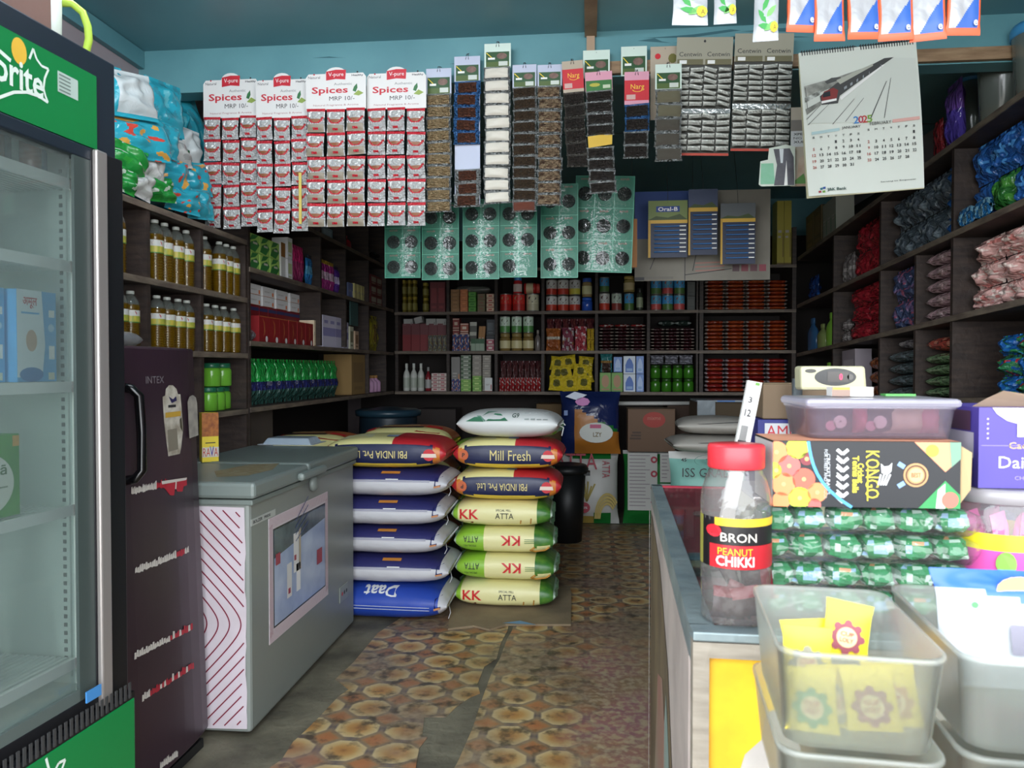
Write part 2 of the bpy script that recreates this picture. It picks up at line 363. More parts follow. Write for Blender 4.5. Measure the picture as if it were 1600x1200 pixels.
u = unit('shelf_unit', 'dark wooden shelf unit behind the freezer with green pouches',
     [bx(XL + .02, FX, 3.5, 6.18, z - .025, z) for z in (2.01, 1.68, 1.33, 1.013)],
     [bx(XL + .02, FX - .002, y - .011, y + .011, z0, 2.36) for y, z0 in ((3.51, 0), (4.49, 1.335), (4.97, 1.34), (5.5, 1.015), (5.98, 1.015))], [bx(XL + .003, XL + .018, 3.5, 6.18, .0, 2.36)])
for z in (2.01, 1.68, 1.33, 1.013): lip(u, bx(FX + .0005, FX + .006, 3.5, 6.18, z - .024, z - .001))
FY = 6.2
BX = (-1.574, -1.146, -.75, -.37, .061, .472, .858, 1.595)
BZ = (2.01, 1.66, 1.34, 1.009)
u = unit('shelf_unit', 'dark wooden shelf unit across the back wall with tins',
     [bx(-1.59, 1.61, FY, YB - .02, z - .025, z) for z in BZ],
     [bx(x - .012, x + .012, FY + .002, YB - .02, .985, 2.3) for x in BX[:-1]] + [bx(.86, .9, FY + .002, YB - .02, .985, 2.3)] + [bx(1.58, 1.61, FY + .002, YB - .02, 0, 2.3)], [bx(XL, XR, YB - .018, YB - .003, 0, 2.3)])
for z in BZ: lip(u, bx(-1.59, 1.61, FY - .006, FY - .0005, z - .024, z - .001))
GX = 1.62
RS = ((2.06, .058), (1.694, .045), (1.315, .047), (.95, .045))   # the boards on this wall dip towards the back
def rz_(row, y): return RS[row][0] + RS[row][1] * (FY - y)
def slope(row, x0, x1, y0, y1, dz0, dz1):
    return [(x, y, rz_(row, y) + dz) for dz in (dz0, dz1) for x, y in ((x0, y0), (x1, y0), (x1, y1), (x0, y1))]
u = unit('shelf_unit', 'dark wooden shelf unit along the wall behind the counter',
     [slope(r, GX, XR - .02, 2.2, FY - .01, -.028, 0) for r in range(4)],
     [[(x, y, z) for z in (rz_(3, y0), rz_(0, y0) - .03) for x, y in ((GX + .002, y0 - .012), (XR - .02, y0 - .012), (XR - .02, y0 + .012), (GX + .002, y0 + .012))] for y0 in (2.7, 3.64, 4.5, 5.33)]
     + [[(x, y, z) for z in (rz_(3, y0), rz_(1, y0) - .03) for x, y in ((GX + .002, y0 - .012), (XR - .02, y0 - .012), (XR - .02, y0 + .012), (GX + .002, y0 + .012))] for y0 in (4.03,)],
     [bx(XR - .018, XR - .003, 2.2, FY - .01, .0, 2.43)])
for r in range(4): lip(u, slope(r, GX - .006, GX - .0005, 2.2, FY - .01, -.027, -.001))
# ------------------------------------------------------------------ a thing's own front plane under a photo pixel
def on(M, px, py, y=0):
    i = M.inverted(); o = i @ cam.location; d = i.to_3x3() @ ray(px, py); t = (y - o.y) / d.y; q = o + d * t; return q.x, q.z
def frame(loc, rot): return Matrix.Translation(loc) @ __import__('mathutils').Euler(rot).to_matrix().to_4x4()
BLACK = mat('15161a', .4); WHITE = mat('e9e9e6', .5); GREY = mat('8c9290', .4); GREEN = mat('0f7a3e', .35); STEEL = mat('b0a9a6', .3, .6); RED = mat('c8202e', .5); NAVY = mat('1d2340', .5); YEL = mat('f0d33a', .5); INK = mat('2b2b2e', .6)
# ------------------------------------------------------------------ the green drinks cooler
CL = (-1.1, 1.7, 0); CR = (0, 0, R(86.2)); MC = frame(CL, CR)
t = thing('drinks_cooler', 'tall glass door drinks cooler with green header and green base panel', 'cooler', CL, 86.2)
P = lambda x, y, d=0: on(MC, x, y, d)
ztop = P(170, 97)[1]; W0 = -.66
xd = P(151, 600)[0]; xs = P(134, 600)[0]; xg = P(107, 600)[0]; zh0 = P(151, 239)[1]; zh1 = P(151, 123)[1]; zb = P(150, 1070)[1]
b = MB(); D = .58; DK = mat('1b2530', .4); LIN = mat('c3cdc8', .4)
b.box(W0, W0 + .03, .02, D, .1, ztop, DK); b.box(-.03, 0, .02, D, .1, ztop, DK); b.box(W0 + .03, -.03, D - .03, D, .1, ztop, DK)
b.box(W0 + .03, -.03, .02, D - .03, zh0 + .1, ztop, DK); b.box(W0 + .03, -.03, .02, D - .03, .1, zb - .03, DK)
b.build('cabinet', t, bevel=.004)
b = MB(); b.box(W0 + .031, W0 + .045, .03, D - .03, zb - .03, zh0 + .095, LIN); b.box(-.045, -.031, .03, D - .03, zb - .03, zh0 + .095, LIN); b.box(W0 + .045, -.045, D - .045, D - .03, zb - .03, zh0 + .095, mat('a9b5b1', .5)); b.box(W0 + .045, -.045, .03, D - .045, zh0 + .082, zh0 + .095, LIN); b.box(W0 + .045, -.045, .03, D - .045, zb - .03, zb - .018, LIN)
b.build('liner', t)
for yy in (.1, D - .1):
    b = MB(); b.box(-.052, -.046, yy - .012, yy + .012, zb, zh0, LIN)
    for k in range(60):
        z = zb + .02 + k * (zh0 - zb - .04) / 60; b.box(-.0535, -.0522, yy - .004, yy + .004, z, z + .009, mat('5b6361', .6))
    b.build('shelf_rail', t)
b = MB(); b.box(W0, 0, -.002, .018, zh0, ztop, DK); b.build('header_frame', t, bevel=.004)
b = MB(); b.box(W0 + .02, xd, -.008, -.003, zh0 + .004, zh1, GREEN)
LG = mat('dfe8df', .4); y0 = -.0088
xp0, zp0 = P(0, 150, y0); xp1, zp1 = P(67, 132, y0); hh = P(40, 95, y0)[1] - P(40, 160, y0)[1]
b.text('prite', (xp0 + xp1) / 2 - .004, (P(30, 125, y0)[1]), xp1 - xp0 + .01, hh * .9, y0 - .0005, LG)
b.text('S', xp0 - .045, P(2, 115, y0)[1], .07, hh * 1.1, y0 - .0005, LG)
def cpoly(pts, wd, m, close=False):
    q = [P(x, y, y0) for x, y in pts]
    for a, c in zip(q, q[1:]): b.line(a, c, wd, y0, m)
cpoly([(-30, 60), (0, 80), (17, 95)], .008, LG); cpoly([(46, 92), (52, 76), (57, 92), (65, 103), (76, 108), (70, 122), (68, 138), (71, 150), (75, 160)], .005, LG)
cpoly([(75, 160), (60, 150), (42, 144), (22, 144), (0, 152), (-30, 165)], .006, LG)
cx, cz = P(30, 80, y0); b.disc(cx, cz, .019, y0, mat('e2b23a', .5), rz=.026)
ax, ex, az, ez = P(90, 130, y0)[0], P(122, 140, y0)[0], P(106, 118, y0)[1], P(106, 150, y0)[1]; b.rect(ax, ex, ez, az, y0, mat('b4c4bb', .5))
for k in range(5): b.rect(ax + .004, ax + (ex - ax) * .62, az - .008 - k * (az - ez) * .18, az - .005 - k * (az - ez) * .18, y0 - .0005, mat('6f7d77', .6))
b.build('header_panel', t)
b = MB(); zb0 = zb - .04
b.box(W0, W0 + .05, -.03, .018, zb0, zh0 - .002, BLACK); b.box(xs - .002, 0, -.02, .018, zb0, zh0 - .002, BLACK); b.box(W0 + .05, xs, -.02, .018, zh0 - .03, zh0 - .002, DK); b.box(W0 + .05, xs, -.02, .018, zb0, zb0 + .035, BLACK); b.build('door_frame', t, bevel=.003)
b = MB(); b.box(xs, xd, -.034, -.0205, zb0, zh0 - .004, STEEL); b.build('door_edge_strip', t, bevel=.004)
b = MB(); b.box(xg, xs - .003, -.019, -.012, zb0 + .035, zh0 - .03, mat('3f4947', .35)); b.box(W0 + .05, xg, -.019, -.012, zb0 + .035, zb0 + .06, mat('56605d', .4)); b.build('door_seal', t)
GLASS = film('cooler_glass', 'b8c6c4', .10, .04)
b = MB(); b.box(W0 + .05, xg, -.008, -.004, zb0 + .035, zh0 - .03, GLASS); b.build('door_glass', t)
zs = [P(85, 412, .05)[1], P(92, 605, .05)[1], P(83, 805, .05)[1], P(30, 262, .05)[1], P(88, 1052, .05)[1] ]
for k, z in enumerate(zs):
    b = MB(); b.box(W0 + .05, -.055, .05, .056, z - .012, z + .012, WHITE); b.box(W0 + .05, -.055, D - .06, D - .054, z - .012, z, WHITE)
    for j in range(28):
        y = .06 + j * (D - .12) / 28; b.box(W0 + .05, -.055, y, y + .008, z - .004, z, mat('dfe6e2', .4))
    b.build('wire_shelf', t)
zg = P(183, 1104, -.05)[1]; 
b = MB(); b.box(W0 + .01, -.004, -.04, D - .02, .02, zg - .012, GREEN)
for q in ((72, 1185, 80, 1215), (80, 1215, 92, 1192), (92, 1192, 102, 1187), (102, 1187, 92, 1215)): b.line(P(q[0], q[1], -.041), P(q[2], q[3], -.041), .006, -.041, LG)
b.build('base_panel', t, bevel=.003)
b = MB(); b.box(W0 + .01, -.002, -.038, .02, zg - .012, zb0 - .004, BLACK)
for k in range(40): x = W0 + .03 + k * .0155; b.box(x, x + .007, -.041, -.0385, zg - .006, zg + .03, mat('3a3a3b', .5))
b.build('vent_grille', t)
b = MB(); (ax, az), (ex, ez) = P(128, 1090, -.03), P(151, 1082, -.03); b.box(ax, ex, -.042, -.0385, az - .012, az + .012, mat('4486c4', .4)); b.build('blue_tag', t)
b = MB(); b.box(W0 + .047, W0 + .06, .025, .045, zb + .02, zh0 - .02, mat('eef4f4', .4, emit=22)); b.build('interior_lamp', t)
COOL, COOLZ = t, zs
# ------------------------------------------------------------------ the plum fridge
RL = (-1.192, 2.33, 0); RR = (R(-1.9), 0, R(90)); MR = frame(RL, RR)
t = thing('fridge', 'plum coloured single door fridge with torn stickers beside the freezer', 'fridge', RL); t.rotation_euler = RR
P = lambda x, y, d=0: on(MR, x, y, d)
PLUM = mat('362430', .32, 0, .05, 6, hex2='30222b', vs=3); H = 1.262
b = MB(); b.box(-.55, -.005, .07, .5, .03, H - .012, PLUM); b.build('cabinet', t, bevel=.012)
b = MB(); n = 10
pts = [(-.56 + .56 * k / n, -.016 * (1 - (2 * k / n - 1) ** 4) + .016) for k in range(n + 1)] + [(0, .064), (-.56, .064)]
b.prism(pts, .05, H, PLUM); b.build('door', t, bevel=.008)
b = MB(); b.box(-.53, -.03, .02, .4, 0.001, .03, BLACK); b.build('foot', t)
b = MB(); (hx, hz), (_, hz2) = P(210, 607, -.03), P(212, 748, -.03)
b.tube([(hx - .02, -.004, hz + .005), (hx - .012, -.03, hz), (hx, -.042, hz - .02), (hx + .002, -.044, (hz + hz2) / 2), (hx, -.042, hz2 + .02), (hx - .012, -.03, hz2), (hx - .02, -.004, hz2 - .004)], .013, mat('0c0c0e', .18), 10); b.build('handle', t)
FRD = t
def sticker(name, pts, cl, lab, deco=(), y=-.0012):
    b = MB(); q = [P(*p, y) for p in pts]; b.poly(q, y, cl)
    for k, (dp, dc) in enumerate(deco): b.poly([P(*p, y) for p in dp], y - .0006 - k * .0003, dc)
    o = b.build(name, t); 
    if lab: o['label'] = lab
PAP = mat('c8c1b4', .6, hex2='9a9080', vs=30)
sticker('sticker', [(254, 620), (258, 618), (259, 608), (264, 602), (270, 602), (276, 608), (278, 616), (282, 616), (284, 640), (286, 672), (283, 700), (281, 709), (263, 713), (260, 690), (256, 655)], PAP, 'torn white and grey sticker',
    [([(263, 619), (268, 630), (276, 626), (275, 619), (270, 624)], mat('2a2550', .5)), ([(258, 645), (282, 642), (282, 650), (258, 653)], mat('c29a3c', .5)), ([(261, 672), (276, 669), (278, 702), (263, 706)], mat('80786a', .6)), ([(280, 655), (283, 652), (285, 675), (281, 668)], mat('4c4636', .6)), ([(262, 633), (274, 632), (274, 636), (262, 637)], INK)])
sticker('sticker', [(293, 628), (296, 620), (301, 617), (306, 621), (308, 630), (310, 680), (296, 685)], mat('a19a90', .6, hex2='85807a', vs=30), 'grey arched sticker')
def torn(pts, split, lab):
    """a strip of peeled lettering: white scraps and red scraps along a line"""
    rnd = random.Random(len(lab)); b = MB(); (x0, y0_), (x1, y1_) = pts; n = 26
    for k in range(n):
        f = k / n; x = x0 + (x1 - x0) * f; y = y0_ + (y1_ - y0_) * f; hgt = rnd.uniform(7, 12); dx = (x1 - x0) / n
        c = mat('cfc8c0', .6) if f < split or rnd.random() < .25 else mat('b02636', .5)
        q = [(x, y + rnd.uniform(0, 3)), (x + dx * 1.05, y + (y1_ - y0_) / n + rnd.uniform(0, 3)), (x + dx * rnd.uniform(.7, 1), y - hgt), (x + dx * .1, y - hgt * rnd.uniform(.6, 1))]
        b.poly([P(*p, -.0012) for p in q], -.0012 - .0002 * (k % 3), c)
    o = b.build('torn_lettering', t); o['label'] = lab
torn(((205, 771), (262, 758)), .6, 'torn white lettering under the handle')
sticker('torn_lettering', [(252, 752), (292, 746), (292, 758), (287, 760), (285, 768), (277, 768), (274, 760), (272, 774), (266, 774), (260, 766), (254, 760)], mat('b02636', .5), 'torn red and white lettering', [([(252, 752), (292, 746), (291, 750), (253, 757)], mat('cfc8c0', .6)), ([(274, 752), (276, 752), (275, 764), (273, 764)], mat('cfc8c0', .6))])
torn(((211, 895), (295, 862)), .75, 'peeled white and red lettering'); torn(((210, 1028), (301, 982)), .6, 'half white half red peeled lettering'); torn(((222, 1094), (303, 1042)), .12, 'peeled red lettering near the bottom'); torn(((250, 1200), (278, 1180)), 1, 'white scrap of lettering at the bottom')
b = MB(); (kx, kz) = P(176, 837, 0); b.T = Matrix.Translation((kx, -.001, kz)) @ Matrix.Rotation(R(90), 4, 'X'); b.lathe([(.016, 0), (.016, .006), (.012, .009), (.006, .009), (.005, .007)], STEEL, 16); b.build('lock', t)
b = MB(); (ax, az), (ex, ez) = P(228, 597, -.001), P(256, 590, -.001); b.text('INTEX', (ax + ex) / 2, (az + ez) / 2, ex - ax, .02, -.0012, mat('7d757a', .4)); b.build('badge', t)
# ------------------------------------------------------------------ the chest freezer
ZL = (-1.087, 3.47, 0); MZ = frame(ZL, (0, 0, R(90))); P = lambda x, y, d=0: on(MZ, x, y, d)
t = thing('chest_freezer', 'grey chest freezer with a poster and a red striped end panel', 'freezer', ZL, 90)
FG = mat('858a85', .38, 0, .03, 5); LD = mat('7b8480', .4)
b = MB(); b.box(-1.1, 0, 0, .5, .015, .775, FG); b.build('body', t, bevel=.012)
b = MB(); b.box(-1.106, .004, -.012, .5, .757, .775, mat('77807b', .5)); b.build('lid_seal', t, bevel=.004)
xm = on(MZ, 482, 721, -.02)[0]
b = MB(); b.box(-1.112, xm - .002, -.022, .5, .778, .832, LD)
STN = mat('8d836a', .6, hex2='7b6a4a', vs=40)
b.add([(-.95, .07, .8326), (-.8, .05, .8326), (-.62, .1, .8326), (-.66, .2, .8326), (-.86, .24, .8326), (-1.0, .16, .8326)], [(0, 1, 2, 3, 4, 5)], STN)
b.build('lid', t, bevel=.012)
b = MB(); b.box(xm + .002, .008, -.022, .5, .778, .836, mat('727b77', .4)); b.build('lid', t, bevel=.012)
b = MB(); b.box(xm - .13, xm + .13, -.052, -.0225, .785, .815, LD); b.build('lid_handle', t, bevel=.012)
b = MB(); kx, kz = P(487, 750, -.012); b.T = Matrix.Translation((kx, -.013, .75)) @ Matrix.Rotation(R(90), 4, 'X'); b.lathe([(.03, 0), (.03, .012), (.022, .02), (.008, .022)], mat('7d8480', .4), 18); b.build('lock', t)
b = MB(); y = -.0015
x0, z1 = P(420, 812, y); x1, _ = P(512, 767, y); zt = (P(421, 812, y)[1] + P(511, 767, y)[1]) / 2; zb_ = (P(424, 1018, y)[1] + P(511, 920, y)[1]) / 2
PB = mat('d9cdd3', .5); b.box(x0, x1, y, -.0002, zb_, zt, PB)
for k in range(46):
    f = k / 46; xx = x0 + (x1 - x0) * f
    b.line((xx, zt - .036), (xx + .012, zt - .002), .0022, y - .0004, mat('a86b7a', .5)); b.line((xx, zb_ + .002), (xx + .012, zb_ + .04), .0018, y - .0004, mat('b98795', .5))
for k in range(60):
    zz = zb_ + .02 + (zt - zb_ - .05) * k / 60
    b.line((x0 + .002, zz), (x0 + .03, zz + .012), .0018, y - .0004, mat('a86b7a', .5)); b.line((x1 - .03, zz), (x1 - .002, zz + .01), .0016, y - .0004, mat('a86b7a', .5))
ix0, ix1, iz0, iz1 = x0 + .034, x1 - .034, zb_ + .045, zt - .042
b.rect(ix0, ix1, iz0, iz1, y - .0006, mat('141a24', .3)); q = .006
zq = iz1 - (iz1 - iz0) * .3
b.rect(ix0 + q, ix1 - q, iz0 + q, iz1 - q, y - .0012, mat('93a4c8', .3, hex2='b8c4dc', vs=6))
b.poly([(ix0 + q, iz1 - q), (ix1 - q, iz1 - q), (ix1 - q, iz1 - .06), (ix0 + q, zq)], y - .0018, mat('3a4552', .25, hex2='5b6772', vs=12))
for (px_, py_, ww, hg, c) in ((.34, .42, .05, .28, 'e4e2e0'), (.22, .2, .045, .24, 'dcdad8'), (.44, .42, .02, .3, 'b4a48c'), (.39, .2, .04, .2, 'eeeceb')):
    xx = ix0 + (ix1 - ix0) * px_; zz = iz0 + (iz1 - iz0) * py_; b.rect(xx, xx + ww, zz, zz + hg * (iz1 - iz0) * 1.5, y - .0024, mat(c, .4))
for (px_, py_, s_) in ((.03, .62, .04), (.24, .24, .02), (.35, .55, .02), (.8, .33, .06)):
    xx = ix0 + (ix1 - ix0) * px_; zz = iz0 + (iz1 - iz0) * py_; b.rect(xx, xx + s_, zz, zz + s_, y - .003, mat('a3344a', .4))
for k in range(4): b.line((ix0 + .2, iz0 + .26 + k * .025), (ix0 + .33, iz0 + .31 + k * .032), .005, y - .003, mat('4d5a86', .5))
b.build('poster', t)
b = MB(); (ax, az), (ex, ez) = P(392, 818, -.001), P(430, 800, -.001); b.box(ax, ex, -.002, -.0002, az - .01, az + .012, mat('b5b8b4', .4))
b.text('BOLZER', ax + .05, az + .001, .07, .011, -.0026, INK); b.text('PRIDE', ax + .125, az + .001, .05, .009, -.0026, INK); b.build('badge', t)
b = MB(); ax, az = P(537, 925, -.001); b.box(ax - .06, ax + .05, -.004, -.0002, az - .035, az + .035, mat('8f9690', .4)); 
for k in range(3): b.disc(ax - .03 + k * .03, az, .009, -.0048, INK if k else RED, 12)
b.build('control_panel', t, bevel=.002)
b = MB(); b.T = Matrix.Translation((-1.1, 0, 0)) @ Matrix.Rotation(R(-90), 4, 'Z')   # the near end: x runs towards the aisle
STRP = mat('d8ccd4', .55, hex2='ccc0c6', vs=6); rnd = random.Random(4)
edge = [(-.012 - .006 * rnd.random(), .03 + .72 * k / 24) for k in range(25)]
b.prism([(-.3, .022), (-.3, .755)] + edge[::-1], -.0022, -.0003, STRP, 'y')
LN = mat('7c1430', .5); zc = .37; cc = .045
for k in range(1, 17):
    r = k * .0385; pv = None
    for j in range(-40, 41):
        dz = j / 40 * (r + .02) * 1.02; dx = r + cc - math.sqrt(dz * dz + cc * cc) ; q2 = (-.30 + dx * 1.0, zc + dz)
        ok = -.3 < q2[0] < -.02 and .03 < q2[1] < .75
        if pv and ok: b.line(pv, q2, .0042, -.003, LN)
        pv = q2 if ok else None
b.build('end_panel', t)
FRZ = t
# ------------------------------------------------------------------ the counter
KL = (.1305, .972, 0); KA = -2.15; MK = frame(KL, (0, 0, R(KA))); KH = .87; KD = 1.235; KW = .86
t = thing('shop_counter', 'glass topped display counter with red lining and a grey metal edge', 'counter', KL, KA)
AL = mat('8f9b9d', .45, .5, .3, 25, hex2='77858a', vs=12); WP = mat('b0a39c', .75, 0, .2, 20, hex2='9a8e88', vs=6); REDL = mat('c22b44', .6, 0, .1, 20, hex2='a82138', vs=5)
b = MB(); b.box(.02, KW, .02, KD - .02, .02, .78, mat('5a4c40', .8)); b.build('carcass', t)
b = MB(); b.box(0, KW, 0, .03, KH - .012, KH, AL); b.box(0, .03, .03, KD - .01, KH - .012, KH, AL); b.box(0, .03, KD - .03, KD, KH - .012, KH, AL); b.box(0, .006, .03, KD, KH - .05, KH - .012, AL); b.build('metal_edge', t, bevel=.002)
b = MB(); b.box(.03, KW, .03, KD - .03, .781, .79, REDL); b.box(.03, KW, KD - .03, KD - .016, .781, KH - .0005, REDL); b.box(.022, .0295, .03, KD - .03, .781, KH - .012, mat('6d2a33', .6)); b.build('red_lining', t)
b = MB(); b.box(0, .02, .06, KD - .005, .03, KH - .052, WP); 
def side(pts, x, m):   # patches on the aisle side, given as (depth, z)
    b.add([(x, p[0], p[1]) for p in pts], [tuple(range(len(pts)))], m)
side([(.32, .03), (.34, .5), (.46, .64), (.75, .76), (1.18, .8), (1.2, .03)], -.0012, mat('5d4f3c', .7, hex2='75664c', vs=5))
side([(.33, .03), (.36, .44), (.5, .58), (.55, .5), (.62, .03)], -.002, mat('7f9a96', .6, hex2='8a8a80', vs=4))
side([(.62, .03), (.55, .5), (.62, .56), (.8, .5), (1.0, .03)], -.002, mat('8e7f6e', .7, hex2='94655a', vs=3))
b.build('side_panel', t)
b = MB(); zz = []
for k in range(60): zz += [(KD + (.006 if k % 2 else -.006), .03 + .013 * k)]
b.add([(-.004, p[0] - .02, p[1]) for p in zz] + [(-.004, p[0] + .012, p[1]) for p in zz], [(i, i + 1, 61 + i, 60 + i) for i in range(59)], mat('d8d2ce', .6)); b.build('torn_paper_edge', t)
b = MB(); WW = wood_mat('weathered_wood', '7d7468', 'a39a8d')
b.box(.0, .02, 0, .03, .03, KH - .013, WW); b.box(.02, KW, 0, .03, KH - .032, KH - .013, WW); b.box(.02, KW, .01, .03, .03, KH - .032, mat('b5aaa0', .7)); b.build('front_frame', t)
b = MB(); rnd = random.Random(3)
yp = [(.021, .44), (.021, KH - .033), (.34, KH - .033), (.33, .81), (.15, .79), (.09, .77), (.085, .735), (.065, .715), (.055, .68), (.045, .65), (.03, .6)]
b.poly(yp, .0088, mat('dca41a', .55, hex2='e8c81e', vs=9)); b.poly([(.03, .6), (.045, .65), (.055, .68), (.065, .715), (.085, .735), (.09, .77), (.15, .79), (.33, .81), (.4, .4), (.05, .35)], .0094, mat('b9b4ad', .75, hex2='a29b96', vs=9))
b.poly([(.045, .56), (.05, .655), (.1, .66), (.11, .55)], .0084, mat('3b3236', .7, hex2='7d7478', vs=40)); b.build('front_poster', t)
CGL = film('counter_glass', 'dfe8e6', .03, .03)
b = MB(); b.box(.031, KW, .031, KD - .031, KH - .008, KH - .003, CGL); b.build('glass_top', t)
KTOP = KH - .003
# ------------------------------------------------------------------ goods hanging under the beam
def ppart(src, parent, loc, scale=(1, 1, 1), rot=(0, 0, 0)):
    o = src.copy(); col.objects.link(o); o.parent = parent; o.location = loc; o.scale = scale; o.rotation_euler = rot; return o
STOCK = {}
def stock(key, make):
    """one mesh per kind of part; the first use is the part itself, later uses are copies"""
    if key not in STOCK:
        o = make(); STOCK[key] = [o, False]
    return STOCK[key]
def use(key, make, name, parent, loc, scale=(1, 1, 1), rot=(0, 0, 0)):
    s = stock(key, make)
    if not s[1]:
        s[1] = True; o = s[0]; o.parent = parent; o.location = loc; o.scale = scale; o.rotation_euler = rot; o.name = name; return o
    o = ppart(s[0], parent, loc, scale, rot); return o
SILV = mat('d0d1cf', .2, .3, .5, 6, bd=.09)
rnd = random.Random(11)
def spice_fn(tan):
    r_, br, lt, w_ = mat('b81d2c', .4, 0, .4, 7, bd=.06), mat('84502e', .5), mat('b4b1aa', .25, .4, .8, 6, bd=.1), mat('cfcfce', .3, .3, .6, 7, bd=.08)
    tn = mat('8d8372', .5)
    def f(u, v, front):
        if v > .85: return r_
        if not front: return SILV
        a = abs(u - .5)
        if .10 < v < .17 and a < .17: return r_
        bowl = .34 + a * a * 1.3
        if bowl < v < bowl + .2 - a * .24 and a < .46: return r_ if v < bowl + .06 or a > .28 else br
        if v < bowl: return tn if tan and v < .3 and a < .44 else w_
        return SILV if v > .62 else (lt if a > .3 else SILV)
    return f
def spice(tan, seed):
    b = MB(); b.pouch(1, 1, .24, spice_fn(tan), 14, 22, seed, .12, .03, -1); return b.build('sachet')
def spices_card(px0, px1, ytop, yh, ybot, Y, label, cols, tan=False, rows=5, lean=0, hidecols=0):
    a, c = at(px0, yh, Y=Y), at(px1, yh, Y=Y); W = c.x - a.x; cx = (a.x + c.x) / 2; z0 = at((px0 + px1) / 2, ytop, Y=Y).z; z1 = a.z / 2 + c.z / 2; z2 = at((px0 + px1) / 2, ybot, Y=Y).z
    t = thing('spice_sachet_card', label, 'spice sachets', (cx, Y, z0), 0, 'hanging cards of spice sachets'); h = z0 - z1
    b = MB(); CW = mat('dcdbd8', .5); k = .012; bw = W * .17
    out = [(-W / 2, -h), (W / 2, -h), (W / 2, -h * .17 - k), (W / 2 - k, -h * .15), (bw, -h * .15)]
    out += [(bw * math.cos(R(q)), -h * .15 + h * .15 * math.sin(R(q))) for q in range(10, 180, 20)]
    out += [(-bw, -h * .15), (-W / 2 + k, -h * .15), (-W / 2, -h * .17 - k)]
    b.prism(out, 0, .0015, CW, 'y'); y = -.0006; RD = mat('bf2030', .5)
    b.poly([(-.16 * W, -.1 * h), (0, -.06 * h), (.17 * W, -.07 * h), (.16 * W, -.3 * h), (0, -.28 * h), (-.16 * W, -.31 * h)], y, RD)
    b.text('V-pure', .005 * W, -.185 * h, .25 * W, .12 * h, y - .0004, WHITE)
    b.text('Authentic', .12 * W, -.4 * h, .3 * W, .06 * h, y, mat('7a7a7a', .6)); b.text('Spices', -.1 * W, -.56 * h, .6 * W, .2 * h, y, RD)
    b.text('MRP 10/-', .1 * W, -.74 * h, .42 * W, .1 * h, y, INK); b.text('Natural Fragrance & Aroma', 0, -.9 * h, .75 * W, .055 * h, y, mat('a06a6a', .6))
    b.text('Natural', -.36 * W, -.23 * h, .2 * W, .06 * h, y, INK); b.text('Healthy', .36 * W, -.21 * h, .19 * W, .06 * h, y, INK); b.disc(-.36 * W, -.16 * h, .014 * W, y, RD, 8); b.disc(.36 * W, -.13 * h, .016 * W, y, INK, 8)
    b.poly([(.28 * W, -.57 * h), (.3 * W, -.48 * h), (.35 * W, -.4 * h), (.36 * W, -.5 * h), (.33 * W, -.6 * h)], y, mat('2c6b3c', .5)); b.poly([(.29 * W, -.66 * h), (.37 * W, -.56 * h), (.46 * W, -.63 * h), (.38 * W, -.69 * h)], y, mat('8aa04a', .5))
    b.build('header_card', t)
    sw = W / 3; sh = (z1 - z2) / rows
    for i in range(3):
        if i >= cols: continue
        dz = rnd.uniform(-.008, .004) if i else 0
        for j in range(rows):
            tn = bool(tan)
            use(('spice', tn, (i + j) % 3), lambda: spice(tn, i * 7 + j), 'sachet', t, (-W / 2 + sw * (i + .5) + rnd.uniform(-.002, .002), -.004, -h + .004 - sh * j + dz + (rnd.uniform(-.004, .002) if j else 0)), (sw * .93, sw, sh * .985), (R(rnd.uniform(-3, 3)), R(rnd.uniform(-2, 2)), R(rnd.uniform(-5, 5))))
    b = MB(); b.tube([(0, .003, -h * .03), (.002, .02, -.0), (0, 3.267 - Y, .012)], .0014, INK, 5); b.build('wire_hook', t)
    return t
spices_card(318, 404, 114, 184, 357, 3.225, 'leftmost white card of red and silver spice sachets', 3)
spices_card(400, 482, 114, 184, 364, 3.18, 'card of spice sachets tucked behind the higher one beside it', 3)
spices_card(478, 572, 105, 171, 356, 3.125, 'card of spice sachets with brown lower halves', 3, True)
spices_card(573, 666, 104, 170, 354, 3.155, 'rightmost spice sachet card beside the nut strip', 3)
b = MB(); a, c = at(469, 270, Y=3.15), at(470, 350, Y=3.15); b.box(a.x - .006, a.x + .006, 3.148, 3.1505, c.z, a.z, mat('cfb95a', .5)); tag(b.build('yellow_ribbon'), 'thin yellow ribbon hanging between two spice sachet cards', 'ribbon')
def food_packet(w_, h, t, inner, outer, seed, m0=.12):
    def f(u, v, front):
        if front and m0 < u < 1 - m0 and .14 < v < .8: return inner
        return outer
    b = MB(); b.pouch(w_, h, t, f, 12, 10, seed, .25, .04, -h); return b.build('packet')
CLR = mat('a9adac', .16, .35, .9, 6, bd=.1); CBL = mat('3f6ea4', .2, .2, .8, 6, bd=.1); KBG = mat('55524c', .3, .2, .8, 7, bd=.08)
INN = {'nut': mat('bfa67e', .6, 0, .9, 9, hex2='94774e', vs=9, bd=.1), 'brown': mat('6d3d26', .6, 0, .9, 10, hex2='4b2a1c', vs=9, bd=.1), 'cream': mat('d0cabd', .5, 0, .1, 20), 'cumin': mat('54402a', .6, 0, .9, 12, hex2='3d2e20', vs=10, bd=.08),
       'mixed': mat('5e4432', .6, 0, .9, 8, hex2='c0a684', vs=5, bd=.1), 'black': mat('27221f', .5, 0, .8, 10, hex2='3a332e', vs=8, bd=.08), 'seed': mat('75705a', .6, 0, .6, 70), 'dust': mat('4f4a41', .6, 0, .5, 60), 'dates': mat('6a3a2c', .4, 0, .6, 40)}
LAV = mat('b9bfd2', .6); MINT = mat('cfe0d5', .6); PINKC = mat('d698ab', .6); BEIGE = mat('b3a592', .6)
